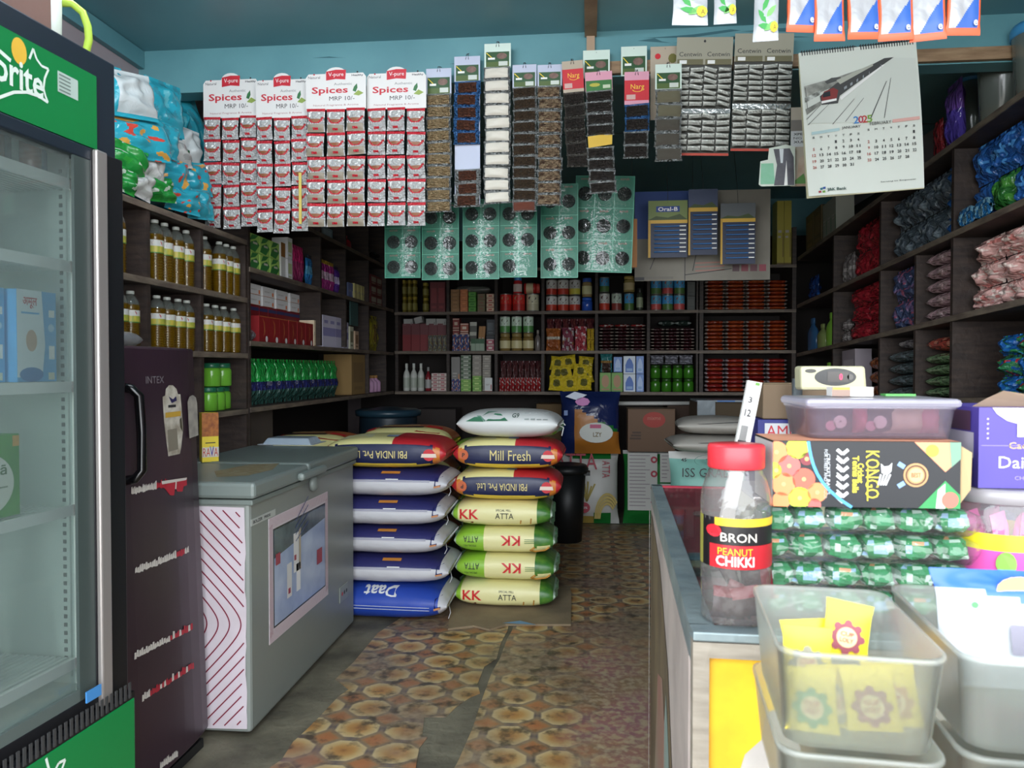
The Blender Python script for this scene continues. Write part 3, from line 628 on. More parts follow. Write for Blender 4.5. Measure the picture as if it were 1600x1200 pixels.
def header(b, W, z0, z1, card, style, y=0):
    b.box(-W / 2, W / 2, y, y + .0015, z1, z0, card); h = z0 - z1; q = y - .0006
    if style == 'green':
        b.rect(-.44 * W, .44 * W, z1 + .04 * h, z1 + .66 * h, q, mat('1e4a22', .5)); b.rect(-.44 * W, .44 * W, z1 + .04 * h, z1 + .25 * h, q - .0003, mat('465c22', .5))
        b.disc(.16 * W, z1 + .48 * h, .2 * W, q - .0005, mat('7d5f54', .5, hex2='503a34', vs=30), 12, .13 * h); b.line((-.42 * W, z1 + .62 * h), (-.2 * W, z1 + .4 * h), .003, q - .0005, YEL)
        b.rect(.04 * W, .38 * W, z1 + .08 * h, z1 + .26 * h, q - .0008, mat('c6ccc4', .5)); b.rect(-.36 * W, -.1 * W, z1 + .34 * h, z1 + .42 * h, q - .0008, WHITE)
    if style == 'red':
        b.rect(-.5 * W, .5 * W, z1 + .12 * h, z1 + .74 * h, q, mat('c01f2c', .5)); b.text('Narg', .03 * W, z1 + .52 * h, .55 * W, .2 * h, q - .0005, mat('e8c23c', .5)); b.ring(.03 * W, z1 + .48 * h, .2 * W, .23 * W, q - .0005, YEL, 12, 200, 340, .6)
        b.rect(-.42 * W, -.05 * W, z1 + .15 * h, z1 + .3 * h, q - .0008, mat('c9a49c', .5))
    if style == 'pink':
        b.rect(-.48 * W, .48 * W, z1, z1 + .55 * h, q, mat('2a6b2c', .5)); b.disc(-.15 * W, z1 + .32 * h, .2 * W, q - .0004, mat('b0a83a', .5), 10, .1 * h); b.rect(.15 * W, .42 * W, z1 + .12 * h, z1 + .3 * h, q - .0004, mat('b9c4a8', .5))
def strip(px0, px1, ytop, yh, ybot, Y, kinds, card, style, label, group='hanging strips of small food packets', tail=None, tilt=0, gap=None, outer=CLR, m0=.12):
    """kinds: inner filling of every packet from the top down (None: an empty place on the backing card)"""
    a, c = at(px0, ytop, Y=Y), at(px1, ytop, Y=Y); W = c.x - a.x; cx = (a.x + c.x) / 2; pm = (px0 + px1) / 2; z0 = at(pm, ytop, Y=Y).z; z1 = at(pm, yh, Y=Y).z; z2 = at(pm, ybot, Y=Y).z
    t = thing('food_packet_strip', label, 'packet strip', (cx, Y, z0), 0, group); t.rotation_euler = (0, R(tilt), 0)
    b = MB(); header(b, W * .96, 0, z1 - z0, card, style); b.build('header_card', t)
    n = len(kinds); sh = (z1 - z2) / n; on_card = None in kinds
    if on_card:
        b = MB(); b.box(-W * .47, W * .47, .003, .0045, z2 - z0 + .01, z1 - z0, card); b.build('backing_card', t)
    for j, kd in enumerate(kinds):
        if kd is None: continue
        if kd == 'tear':
            b = MB(); b.poly([(-W * .45, -.0), (W * .42, .008), (W * .4, -sh * .8), (0, -sh * .9), (-W * .44, -sh * 1.0)], -.008, mat('d0a82c', .5)); b.poly([(-W * .45, -.0), (-W * .44, -sh), (0, -sh * .9), (W * .4, -sh * .8), (W * .42, .008)], -.0075, mat('d0a82c', .5)); o = b.build('torn_packet', t); o.location = (0, 0, z1 - z0 - sh * j); continue
        ot = outer(j) if callable(outer) else outer
        use(('fp', kd, ot.name, m0, j % 3), lambda: food_packet(1, 1, .36, INN[kd], ot, j * 3 + len(kd), m0), 'packet', t, (rnd.uniform(-.003, .003), -.005 - .001 * (j % 2), z1 - z0 - sh * j + rnd.uniform(0, .003)), (W, W * .7, sh * 1.06), (R(rnd.uniform(-7, 2)), R(rnd.uniform(-2.5, 2.5)), R(rnd.uniform(-6, 6))))
    b = MB(); yy = 3.266 - Y if Y < 3.26 else .02
    b.tube([(-.006, -.002, -.014), (-.003, .004, .01), (0, max(.004, yy), .03)], .0013, INK, 5); b.tube([(.006, -.002, -.014), (.003, .004, .01), (0, max(.004, yy), .03)], .0013, INK, 5); b.build('wire_hook', t)
    return t
strip(665, 706, 107, 148, 332, 3.2, ['nut'] * 10, LAV, 'green', 'strip of pale nut packets on a lavender header card')
strip(709, 751, 88, 128, 324, 3.22, ['brown'] * 5 + [None, None] + ['brown'] * 3, LAV, 'green', 'strip of brown packets in blue film with a gap half way down', outer=lambda j: CBL if j < 5 else CLR, m0=.16)
strip(756, 799, 68, 106, 318, 3.2, ['cream'] * 11, MINT, 'green', 'tall strip of plain cream powder packets')
strip(800, 839, 101, 137, 332, 3.2, ['cumin'] * 10 + ['dates'], LAV, 'green', 'strip of dark brown seed packets ending in a reddish packet')
strip(839, 879, 101, 135, 322, 3.2, ['mixed'] * 10, LAV, 'green', 'strip of mixed nut packets with pale cashews showing')
strip(877, 911, 95, 145, 262, 3.18, ['black'] * 6, BEIGE, 'red', 'narrow strip of black packets under a red header', tilt=-3, outer=KBG)
b = MB(); W = .11; header(b, W, 0, -.115, MINT, 'green'); p = at(932, 76, Y=3.21); b.tube([(0, -.002, -.01), (0, .035, .01)], .0014, INK, 5); tag(b.build('header_card', loc=(p.x, 3.225, p.z)), 'empty green header card behind the pink one', 'card')
strip(913, 957, 112, 142, 302, 3.17, ['black'] * 4 + ['tear'] + ['black'] * 4, PINKC, 'pink', 'strip of black packets with one torn yellow packet', outer=CLR, tilt=-2)
b = MB(); header(b, .105, 0, -.12, MINT, 'green'); p = at(991, 70, Y=3.21); b.tube([(0, -.002, -.01), (0, .035, .01)], .0014, INK, 5); tag(b.build('header_card', loc=(p.x, 3.225, p.z)), 'empty green header card above the pink and red one', 'card')
strip(975, 1015, 112, 163, 248, 3.17, ['black', 'black', 'black', 'black'], PINKC, 'red', 'short strip of black packets in blue film under pink and red header', outer=lambda j: CBL if j < 2 else CLR)
strip(1023, 1066, 100, 140, 252, 3.16, ['seed', 'seed', 'dust', 'dust', 'dust'], MINT, 'green', 'short strip of grey brown powder packets beside the silver cards')
b = MB(); p = at(1040, 70, Y=3.22); b.box(-.06, .06, 0, .0015, -.3, 0, BEIGE); b.disc(-.03, -.04, .012, -.0006, RED, 10); b.disc(.03, -.05, .018, -.0006, mat('6d6a30', .6), 10, .02); b.tube([(0, -.002, -.01), (0, .03, .01)], .0014, INK, 5); tag(b.build('backing_card', loc=(p.x, 3.235, p.z)), 'beige backing card hanging behind the grey brown powder strip', 'card')
# silver foil cards
def foil_cell(s):
    dk, sv, lt = mat('3d3d38', .35, .5), mat('b3b4ac', .2, .3, .4, 4, bd=.1), mat('d6d7cf', .2, .3, .4, 4, bd=.1)
    def f(u, v, fr): return dk if (v < .2 or (u > .95 and v < .8)) else lt if v > .62 else sv
    b = MB(); b.pouch(1, 1, .3, f, 8, 8, s, .12, .02, -1); return b.build('foil_cell')
def foil_card(px0, px1, ytop, yh, ya, yb, yc, Y, label):
    a, c = at(px0, ytop, Y=Y), at(px1, ytop, Y=Y); W = c.x - a.x; pm = (px0 + px1) / 2; zz = [at(pm, q, Y=Y).z for q in (ytop, yh, ya, yb, yc)]
    t = thing('foil_blister_card', label, 'blister card', ((a.x + c.x) / 2, Y, zz[0]), 0, 'silver foil cards'); t.rotation_euler = (0, R(2), 0)
    zz = [q - zz[0] for q in zz]; b = MB(); b.box(-W / 2, W / 2, 0, .0015, zz[1], 0, mat('9c9988', .55)); y = -.0006
    for sx in (-1, 1): b.text('Centwin', sx * W * .25, zz[1] * .62, W * .4, -zz[1] * .16, y, INK); b.rect(sx * W * .25 - W * .23, sx * W * .25 + W * .23, zz[1], zz[1] * .8, y, mat('6f6a50', .4, .3)); b.rect(sx * W * .25 - W * .19, sx * W * .25 - W * .06, zz[1] * .97, zz[1] * .84, y - .0004, WHITE)
    b.disc(0, zz[1] * .15, .005, y, INK, 10); b.build('header_card', t)
    b = MB(); b.box(-W * .5, W * .5, .004, .0055, zz[4] - .012, zz[1], mat('3b3b36', .5)); b.rect(-W * .5, W * .5, zz[4] - .012, zz[4] - .002, .0034, mat('b0402f', .5)); b.build('backing_card', t)
    for (za, zb2, n) in ((zz[1] - .012, zz[2], 7), (zz[3], zz[4], 6)):
        sh = (za - zb2) / n
        for i in range(4):
            for j in range(n): use(('fc', (i + j) % 4), lambda: foil_cell(i + j), 'foil_cell', t, (-W / 2 + W / 4 * (i + .5) + rnd.uniform(-.001, .001), -.002, za - sh * j), (W / 4 * .95, .035, sh * .95), (R(rnd.uniform(-8, 8)), R(rnd.uniform(-5, 5) if rnd.random() < .85 else 16), R(rnd.uniform(-8, 8))))
    b = MB(); b.rect(-W / 2, W / 2, zz[3] + .004, zz[2] - .004, .003, foil()); b.build('joint_strip', t); b = MB(); b.tube([(0, -.002, -.012), (0, .05, .012)], .0014, INK, 5); b.build('wire_hook', t)
foil_card(1058, 1146, 58, 101, 168, 178, 238, 3.19, 'silver foil blister card beside the grey brown powder strip')
foil_card(1149, 1241, 52, 96, 160, 171, 231, 3.19, 'silver foil blister card beside the calendar')
# printed cut-out card and folder behind the calendar
p0, p1 = at(1186, 232, Y=3.1), at(1242, 290, Y=3.1); b = MB(); W = p1.x - p0.x; h = p0.z - p1.z; X = p0.x; z = p1.z; y = 3.1
b.prism([(X, z + h * .05), (X + .01, z), (X + W, z), (X + W, z + h * 1.02), (X + W * .75, z + h * 1.08), (X + W * .28, z + h), (X + W * .25, z + h * .7), (X + W * .04, z + h * .66)], y, y + .002, mat('c3ccc0', .5), 'y')
b.poly([(X + .006, z + .008), (X + W * .45, z + .008), (X + W * .4, z + h * .6), (X + .008, z + h * .6)], y - .0006, mat('6fae86', .5, hex2='86b8a0', vs=12))
b.poly([(X + W * .42, z + .002), (X + W * .98, z + .002), (X + W * .98, z + h * .2), (X + W * .96, z + h * .75), (X + W * .85, z + h * .98), (X + W * .4, z + h * .97), (X + W * .5, z + h * .55)], y - .001, mat('4b4a50', .6, hex2='5d5c64', vs=25))
b.poly([(X + W * .56, z + h * .97), (X + W * .68, z + h * .97), (X + W * .66, z + h * .6), (X + W * .6, z + h * .6)], y - .0014, mat('c9ced2', .5)); b.poly([(X + W * .7, z + .002), (X + W * .76, z + .1), (X + W * .8, z + .002)], y - .0014, WHITE)
tag(b.build('printed_card'), 'cut-out card printed with a dark suit jacket', 'card')
p0, p1 = at(1236, 168, Y=3.12), at(1300, 290, Y=3.12); b = MB(); W = p1.x - p0.x; X = p0.x; z = p1.z; h = p0.z - z; y = 3.12
b.box(X, X + W, y, y + .002, z, p0.z, mat('b4ab9c', .5)); b.rect(X, X + W, z + h * .7, z + h * .84, y - .0006, mat('7f7a74', .5)); b.rect(X, X + W, z + h * .5, z + h * .7, y - .0006, mat('c7cbcc', .5)); b.poly([(X + .02, z), (X + W * .2, z + h * .35), (X + W * .6, z + h * .5), (X + W, z)], y - .0006, mat('a08068', .5, hex2='c7b8a8', vs=10)); b.poly([(X, z + .01), (X + .05, z + .05), (X + .06, z + .01)], y - .001, mat('5d8a4c', .5))
for k, s_ in enumerate(('XPERIE', 'NG SE', 'XURY')): b.text(s_, X + .04, z + h * (.66 - .05 * k), .06, .009, y - .001, INK)
tag(b.build('printed_poster'), 'beige printed poster half hidden behind the calendar', 'poster')
# ------------------------------------------------------------------ calendar
Y = 2.95; p = at(1430, 65, Y=Y); q = at(1247, 84, Y=Y); cw = (p - q).length; ang = math.atan2(p.z - q.z, p.x - q.x); z_ = at(1262, 309, Y=Y); chh = (q - z_).length
t = thing('wall_calendar', 'large spiral bound wall calendar with a snowy train picture', 'calendar', (q.x, Y, q.z)); t.rotation_euler = (0, -ang, 0)
b = MB(); CP = mat('d3d8cf', .6)
n = 12
vs = [(x * cw, -.006 - .012 * math.sin(v * math.pi) * (1 if x else 1) - (.02 * (v ** 6) if not x else 0), -v * chh) for v in [k / n for k in range(n + 1)] for x in (0, .5, 1)]
b.add(vs, [(3 * k + c_, 3 * k + 3 + c_, 3 * k + 4 + c_, 3 * k + 1 + c_) for k in range(n) for c_ in (0, 1)], CP, True)
def Cf(x, z): 
    v = -z / chh; return -.007 - .012 * math.sin(max(0, min(1, v)) * math.pi) - .002 - (.02 * v ** 6 * max(0, 1 - 2 * x / cw))
def cpol(pts, m, off=0):
    b.add([(u * cw, Cf(u * cw, -v * chh) - off, -v * chh) for u, v in pts], [tuple(range(len(pts)))], m)
SN = mat('c9cec8', .6); DKT = mat('3e3f3f', .6); 
cpol([(.02, .22), (.35, .2), (.78, .1), (.98, .12), (.98, .52), (.7, .54), (.1, .5), (.03, .5)], mat('cdd2ca', .6))
cpol([(.02, .24), (.3, .2), (.76, .11), (.6, .165), (.32, .25), (.17, .29), (.03, .34)], mat('a9aaa2', .6, hex2='6c6e68', vs=22), .0004)
cpol([(.02, .32), (.16, .28), (.15, .31), (.02, .355)], mat('5f615b', .6, hex2='c9cec8', vs=40), .0006); cpol([(.02, .4), (.15, .355), (.17, .37), (.03, .44)], mat('8f918a', .6, hex2='60625c', vs=30), .0006); cpol([(.03, .25), (.034, .25), (.04, .4), (.036, .4)], INK, .0008)
cpol([(.15, .32), (.3, .24), (.72, .1), (.8, .1), (.5, .24), (.32, .33), (.3, .38), (.16, .38)], DKT, .0009)
cpol([(.19, .29), (.27, .27), (.31, .29), (.29, .35), (.17, .36), (.16, .33)], mat('7d2a28', .5), .0013); cpol([(.18, .3), (.24, .29), (.24, .325), (.175, .33)], mat('22262c', .3), .0017); cpol([(.16, .355), (.29, .345), (.29, .36), (.16, .372)], WHITE, .0017)
cpol([(.32, .34), (.7, .145), (.72, .145), (.33, .36)], WHITE, .0013); cpol([(.3, .22), (.62, .13), (.62, .145), (.33, .25)], mat('a8aa9e', .6), .0013)
for (a0, a1, c0, c1, wd) in ((.15, .38, .02, .47, .004), (.22, .38, .03, .51, .004), (.44, .36, .24, .52, .004), (.52, .36, .35, .51, .003), (.72, .26, .56, .51, .005), (.76, .24, .68, .51, .003)):
    cpol([(a0, a1), (a0 + wd, a1), (c0 + wd * 1.8, c1), (c0, c1)], INK, .001)
cpol([(.2, .222), (.26, .2), (.34, .2), (.34, .22), (.22, .24)], mat('4a4c4a', .6), .0012)
for k in range(7): cpol([(.36 + .055 * k, .285 - .021 * k - .012), (.385 + .05 * k, .275 - .021 * k - .012), (.385 + .05 * k, .293 - .021 * k - .012), (.36 + .055 * k, .303 - .021 * k - .012)], mat('8f969a', .4), .0016)
cpol([(.06, .56), (.3, .548), (.3, .568), (.06, .58)], mat('a9c4c6', .6)); cpol([(.75, .525), (.98, .52), (.98, .542), (.75, .547)], mat('d6a59c', .6))
def ct(s_, u, v, w_, h, m): b.text(s_, u * cw, -v * chh, w_ * cw, h * chh, 0, m, 0, lambda x, z: Cf(x, z) - .001)
for s_, u, c_ in (('2', .445, '3a7fc0'), ('0', .485, 'b03048'), ('2', .52, 'b8342c'), ('5', .56, '6f9a34')): ct(s_, u, .505, .045, .05, mat(c_, .5))
ct('JANUARY', .4, .553, .16, .022, INK); ct('FEBRUARY', .65, .54, .18, .022, INK)
RDT = mat('b06058', .6)
for m_, (u0, v0, first, days) in enumerate(((.075, .6, 3, 31), (.545, .58, 6, 28))):
    for k, s_ in enumerate('SMTWTFS'): ct(s_, u0 + k * .064, v0, .018, .014, INK)
    for dday in range(1, days + 1):
        k = (dday - 1 + first) % 7; r_ = (dday - 1 + first) // 7
        ct(str(dday), u0 + k * .064 - .004, v0 + .04 + r_ * .041, .016 if dday < 10 else .032, .02, RDT if k == 0 else INK)
ct('J&K Bank', .25, .965, .17, .026, mat('2c4a44', .5)); ct('Serving to Empower', .78, .94, .3, .012, INK)
for u, v, c_ in ((.115, .955, '2c6a7a'), (.135, .975, '6a9a3c'), (.1, .975, '9a3040'), (.14, .95, '2c4a90')): cpol([(u - .012, v - .006), (u + .012, v - .009), (u + .012, v + .006), (u - .01, v + .008)], mat(c_, .5))
b.build('top_page', t)
b = MB(); b.box(0, cw, -.004, .004, -chh * 1.005, -.002, mat('c9c5a4', .7)); b.build('pages', t)
b = MB()
for k in range(44):
    x = .012 + k * (cw - .024) / 43
    if abs(x - cw / 2) > .012: b.box(x - .0012, x + .0012, -.009, .006, -.012, .007, INK)
b.tube([(cw / 2 - .01, 0, .0), (cw / 2, .02, .014), (cw / 2 + .01, 0, .0)], .0016, INK, 5); b.tube([(cw / 2, .02, .012), (cw / 2, .31, .03)], .0014, INK, 5); b.build('spiral', t)
# ------------------------------------------------------------------ scrubber cards
def scrub():
    m = mat('868c8d', .24, .6, 1.0, 7, hex2='3f4445', vs=7, bd=.2); b = MB(); b.T = Matrix.Rotation(R(90), 4, 'X')
    b.lathe([(1, 0), (.99, .25), (.9, .5), (.68, .7), (.45, .74), (.3, .6), (.12, .66), (0.01, .68)], m, 20); return b.build('steel_scrubber')
GC = mat('157059', .4, 0, .1, 20); GL = mat('4fa387', .4)
def scrub_card(pxy, cols, rows, Y, label, tilt=0, miss=()):
    (x0, y0), (x1, y1) = pxy; a, c = at(x0, y0, Y=Y), at(x1, y1, Y=Y); W = c.x - a.x; H_ = a.z - c.z
    t = thing('scrubber_card', label, 'scrubber card', ((a.x + c.x) / 2, Y, a.z), 0, 'green cards of steel scrubbers'); t.rotation_euler = (0, R(tilt), 0)
    b = MB(); b.box(-W / 2, W / 2, 0, .0015, -H_, 0, GC); cw_, ch_ = W / cols, H_ / rows
    for i in range(cols + 1): x = -W / 2 + i * cw_; b.rect(max(-W / 2, x - .0015), min(W / 2, x + .0015), -H_, 0, -.0006, GL)
    for j in range(rows + 1): b.rect(-W / 2, W / 2, max(-H_, -j * ch_ - .0015), min(0, -j * ch_ + .0015), -.0008, GL)
    for i in range(cols):
        for j in range(rows): b.text('scrub', -W / 2 + cw_ * (i + .5), -ch_ * (j + .09), cw_ * .45, ch_ * .08, -.0007, mat('8d5f5a', .5))
    b.build('card', t); r = min(cw_ * .36, ch_ * .36)
    for i in range(cols):
        for j in range(rows):
            if (i, j) in miss: continue
            use('scrub', scrub, 'steel_scrubber', t, (-W / 2 + cw_ * (i + .5), -.001, -ch_ * (j + .56)), (r, r * .8, r), (0, R(rnd.uniform(0, 360)), 0))
    b = MB(); b.add([(x, -.03 * (1 if 0 < k < 4 else .1) , z) for k, x in enumerate([-W * .48, -W * .3, 0, W * .3, W * .48]) for z in (-H_ * .99, -.01)], [(2 * k, 2 * k + 2, 2 * k + 3, 2 * k + 1) for k in range(4)], film('blister_film', 'd5e6df', .02, .07, .5, 45), True); b.build('clear_film', t)
    b = MB(); b.tube([(0, -.001, -.01), (0, .01, .03), (0, 3.36 - Y, 2.4205 - a.z)], .0012, INK, 5); b.build('wire_hook', t)
scrub_card(((601, 318), (657, 434)), 2, 3, 3.36 + .03, 'leftmost green scrubber card half hidden by the spice sachets')
scrub_card(((659, 318), (717, 437)), 2, 3, 3.4, 'second scrubber card from left hanging lowest below the nut strip')
scrub_card(((723, 312), (780, 436)), 2, 3, 3.4, 'scrubber card below the cream powder strip')
scrub_card(((781, 312), (839, 433)), 2, 3, 3.42, 'scrubber card with one empty crumpled corner', 0, ((1, 2),))
scrub_card(((845, 288), (903, 434)), 2, 3, 3.5, 'scrubber card below the narrow black packet strip', 0)
scrub_card(((900, 276), (992, 425)), 3, 3, 3.62, 'dim wide scrubber card three across at the end of the row', 2)
x0_, z0_, z1_ = at(979, 400, Y=3.75).x, at(980, 418, Y=3.75).z, at(985, 342, Y=3.75).z; b = MB(); b.box(x0_, x0_ + .05, 3.75, 3.752, z0_, z1_, mat('9c6a3c', .7)); b.tube([(x0_ + .025, 3.751, z1_ - .01), (x0_ + .025, 3.751, 2.3), (x0_ + .025, 3.365, 2.422)], .0012, INK, 5); tag(b.build('cardboard_strip'), 'narrow orange brown cardboard strip beside the dim wide scrubber card', 'cardboard')
# ------------------------------------------------------------------ toothbrush display and poster sheet
Y = 4.1
b = MB(); b.tube([(XL + .001, 4.15, 2.45), (XR - .001, 4.15, 2.45)], .002, INK, 5); tag(b.build('hanging_wire'), 'dark wire strung across the shop behind the painted beam', 'wire')
def flat(px0, py0, px1, py1, Y): a, c = at(px0, py0, Y=Y), at(px1, py1, Y=Y); return a.x, c.x, c.z, a.z
x0, x1, z0, z1 = flat(992, 300, 1203, 437, Y); b = MB(); b.box(x0, x1, Y, Y + .003, z0, z1, mat('7d796f', .7, hex2='6c685e', vs=4)); q = Y - .0006  # sheet colour darkened to stand in for shade behind the beam
b.rect(x0, x0 + .28, z0 + .22, z1, q, mat('23407c', .6)); b.rect(x0 + .01, x0 + .2, z0 + .01, z0 + .022, q, mat('6a665e', .6))
for k in range(4): b.rect(x1 - .19 + k * .045, x1 - .155 + k * .045, z0 + .045, z0 + .08, q, mat(('4a3238', '6d2f38', '58323a', '7d3440')[k], .6)); 
for k in range(3): b.line((x1 - .38, z0 + .05 + .02 * k), (x1 - .23, z0 + .055 + .02 * k), .006, q, mat('9a6a60', .6))
b.rect(x0, x0 + .05, z0 + .003, z0 + .02, q - .0003, INK)
for (ax, az, ex, ez) in ((.08, .06, .12, .16), (.26, .0, .26, .16), (.3, .05, .33, .2), (.26, .03, .5, .06)): b.line((x0 + ax, z0 + az), (x0 + ex, z0 + ez), .004, q, INK)
b.tube([(x0 + .3, Y + .002, z1 - .01), (x0 + .3, 4.15, 2.451)], .0013, INK, 5); tag(b.build('poster_sheet'), 'grey poster sheet hanging behind the toothbrush cards', 'poster')
def brush():
    b = MB(); h_ = mat('2f6fb0', .35); b.tube([(-.5, 0, 0), (-.1, -.012, 0), (.3, 0, .01), (.5, 0, 0)], .028, h_, 6); b.box(.3, .5, -.07, 0, -.02, .03, WHITE); return b.build('toothbrush')
def brush_card(px0, py0, px1, py1, Y, hd, label, txt, top, n):
    x0, x1, z0, z1 = flat(px0, py0, px1, py1, Y); W = x1 - x0; H_ = z1 - z0
    t = thing('toothbrush_card', label, 'toothbrush card', ((x0 + x1) / 2, Y, z1), 0, 'cards of toothbrushes')
    b = MB(); b.box(-W / 2, W / 2, 0, .002, -H_, 0, mat('14213d', .5)); b.rect(-W / 2, W / 2, -H_ * top, 0, -.0006, hd); b.rect(-W / 2, W / 2, -H_ * (top + .06), -H_ * top, -.0008, mat('c9a03a', .5))  # card base colour lowered too, with shade put into it
    if txt: b.poly([(-W * .3, -H_ * .1), (W * .3, -H_ * .1), (W * .3, -H_ * .2), (-W * .3, -H_ * .2)], -.0009, mat('1f3f86', .5)); b.text('Oral-B', 0, -H_ * .15, W * .5, H_ * .07, -.0014, WHITE)
    b.poly([(-W / 2, -H_ * top), (-W * .3, -H_ * top * .8), (0, -H_ * top * .88), (W * .3, -H_ * top * .7), (W / 2, -H_ * top)], -.0012, mat('3a4a22', .5)); b.rect(-W / 2, -W * .44, -H_, -H_ * top, -.0009, mat('b8902c', .5)); b.build('card', t)
    for k in range(n): use('brush', brush, 'toothbrush', t, (W * .05, -.012, -H_ * (top + .12 + k * (.86 - top) / n)), (W * .8, .1, .1))
    b = MB(); b.tube([(0, 0, -.01), (0, .01, .04), (0, 4.15 - Y, 2.451 - z1)], .0013, INK, 5); b.build('wire_hook', t)
brush_card(1013, 314, 1074, 402, 3.98, mat('6d7d44', .5), 'toothbrush card with a green landscape header', True, .34, 7)
brush_card(1076, 296, 1121, 398, 3.96, mat('3c4660', .5), 'toothbrush card hanging highest of the three', False, .28, 8)
brush_card(1126, 318, 1180, 412, 3.98, mat('5a5f62', .5), 'dim toothbrush card nearest the calendar', False, .25, 8)
# ------------------------------------------------------------------ sachet strips in front of everything, on a wire across the shop
b = MB(); b.tube([(XL + .001, 1.76, 2.53), (0, 1.76, 2.5), (XR - .001, 1.76, 2.53)], .002, INK, 5); tag(b.build('hanging_wire'), 'thin dark wire strung across the shop under the ceiling', 'wire')
def leaf_fn(u, v, fr):
    return mat('aeb1b5', .3, .1, .3, 30)
def leaf_sachet():
    b = MB(); b.pouch(.078, .13, .012, leaf_fn, 8, 10, 5, .2, .06, -.13); L1, L2 = mat('3d9a4a', .5), mat('7cc06a', .5); y = -.0075
    for (x, z, a, c_) in ((-.002, -.05, 60, L1), (.014, -.068, 40, L2), (-.012, -.078, 130, L1), (-.004, -.1, 170, L1), (.012, -.1, 30, L2)):
        ca, sa = math.cos(R(a)), math.sin(R(a)); b.poly([(x + ca * q * .02 - sa * w_ * .007, z + sa * q * .02 + ca * w_ * .007) for q, w_ in ((-1, 0), (-.3, -1), (.4, -.8), (1, 0), (.4, .8), (-.3, 1))], y, c_)
    b.disc(.024, -.103, .012, y - .0005, mat('e6c92e', .5), 8); b.text('A', .026, -.104, .009, .011, y - .001, mat('6d5a20', .5))
    return b.build('sachet')
def orange_sachet():
    o, w_, bl = mat('e8623a', .4), mat('b0b0b4', .3, .1, .3, 30), mat('3562b4', .4)
    def f(u, v, fr):
        if u < .1 or u > .9 or v < .1: return o
        return bl if (v - .1) < (u - .25) * .75 and fr else w_
    b = MB(); b.pouch(.084, .15, .012, f, 32, 40, 6, .15, .06, -.15)
    for k in range(3): b.rect(-.028, .028, -.035 - k * .012, -.031 - k * .012, -.0072, mat('8ea2cc', .5))
    b.text('e', .026, -.126, .01, .012, -.0075, WHITE); return b.build('sachet')
def swing(px, pyb, key, mk, hs, label, grp, n, w_):
    p = at(px, pyb, Y=1.72); t = thing('sachet_strip', label, 'sachet strip', (p.x, 1.72, p.z), 0, grp); t.rotation_euler = (R(rnd.uniform(-4, 2)), R(rnd.uniform(-1.5, 1.5)), R(rnd.uniform(-8, 8)))
    for k in range(n): use(key, mk, 'sachet', t, (0, 0, hs * (k + 1) - .0), (w_, 1, 1))
    b = MB(); b.tube([(0, 0, hs * n - .01), (0, .035, 2.507 - p.z)], .0013, INK, 5); b.build('string', t)
for px, py, lab, w_ in ((1078, 36, 'white leaf print sachet strip', 1), (1133, 34, 'second white leaf print sachet strip beside it', .62), (1196, 61, 'white leaf print sachet strip hanging lowest', .68)): swing(px, py, 'leafs', leaf_sachet, .125, lab, 'white leaf print sachet strips', 3, w_)
for k, (px, py) in enumerate(((1252, 49), (1296, 63), (1351, 60), (1400, 62), (1450, 62), (1504, 54))):
    swing(px, py, 'oranges', orange_sachet, .148, f'{lr(k, 6)} orange edged sachet strip above the calendar', 'orange edged sachet strips', 3, .78 if k < 2 else .86)
# ------------------------------------------------------------------ sacks on the floor
b = MB(); pts = [(703, 952), (700, 985), (740, 980), (765, 986), (790, 978), (892, 978), (893, 930)]
q = [at(x, y, Z=.003).xy for x, y in pts] + [Vector((-.1, 4.16)), Vector((-.7, 4.16))]
b.prism([tuple(p) for p in q], .003, .012, mat('8f7d63', .8, 0, .2, 30, hex2='7d6d56', vs=6)); ax = at(805, 974, Z=.0125)
b.add([(ax.x - .06, ax.y, .0128), (ax.x + .1, ax.y - .01, .0128), (ax.x + .02, ax.y + .04, .0128)], [(0, 1, 2)], mat('5f93bd', .5)); tag(b.build('cardboard_sheet'), 'flat brown cardboard sheet under the yellow flour bags', 'cardboard')
KKG, KKY, KKD, KKB = mat('8fbf3a', .35, 0, .25, 14), mat('e9e2a4', .38, 0, .25, 14), mat('2f6b2c', .35, 0, .3, 20, hex2='5d8a34', vs=20), mat('c9c3a0', .5)
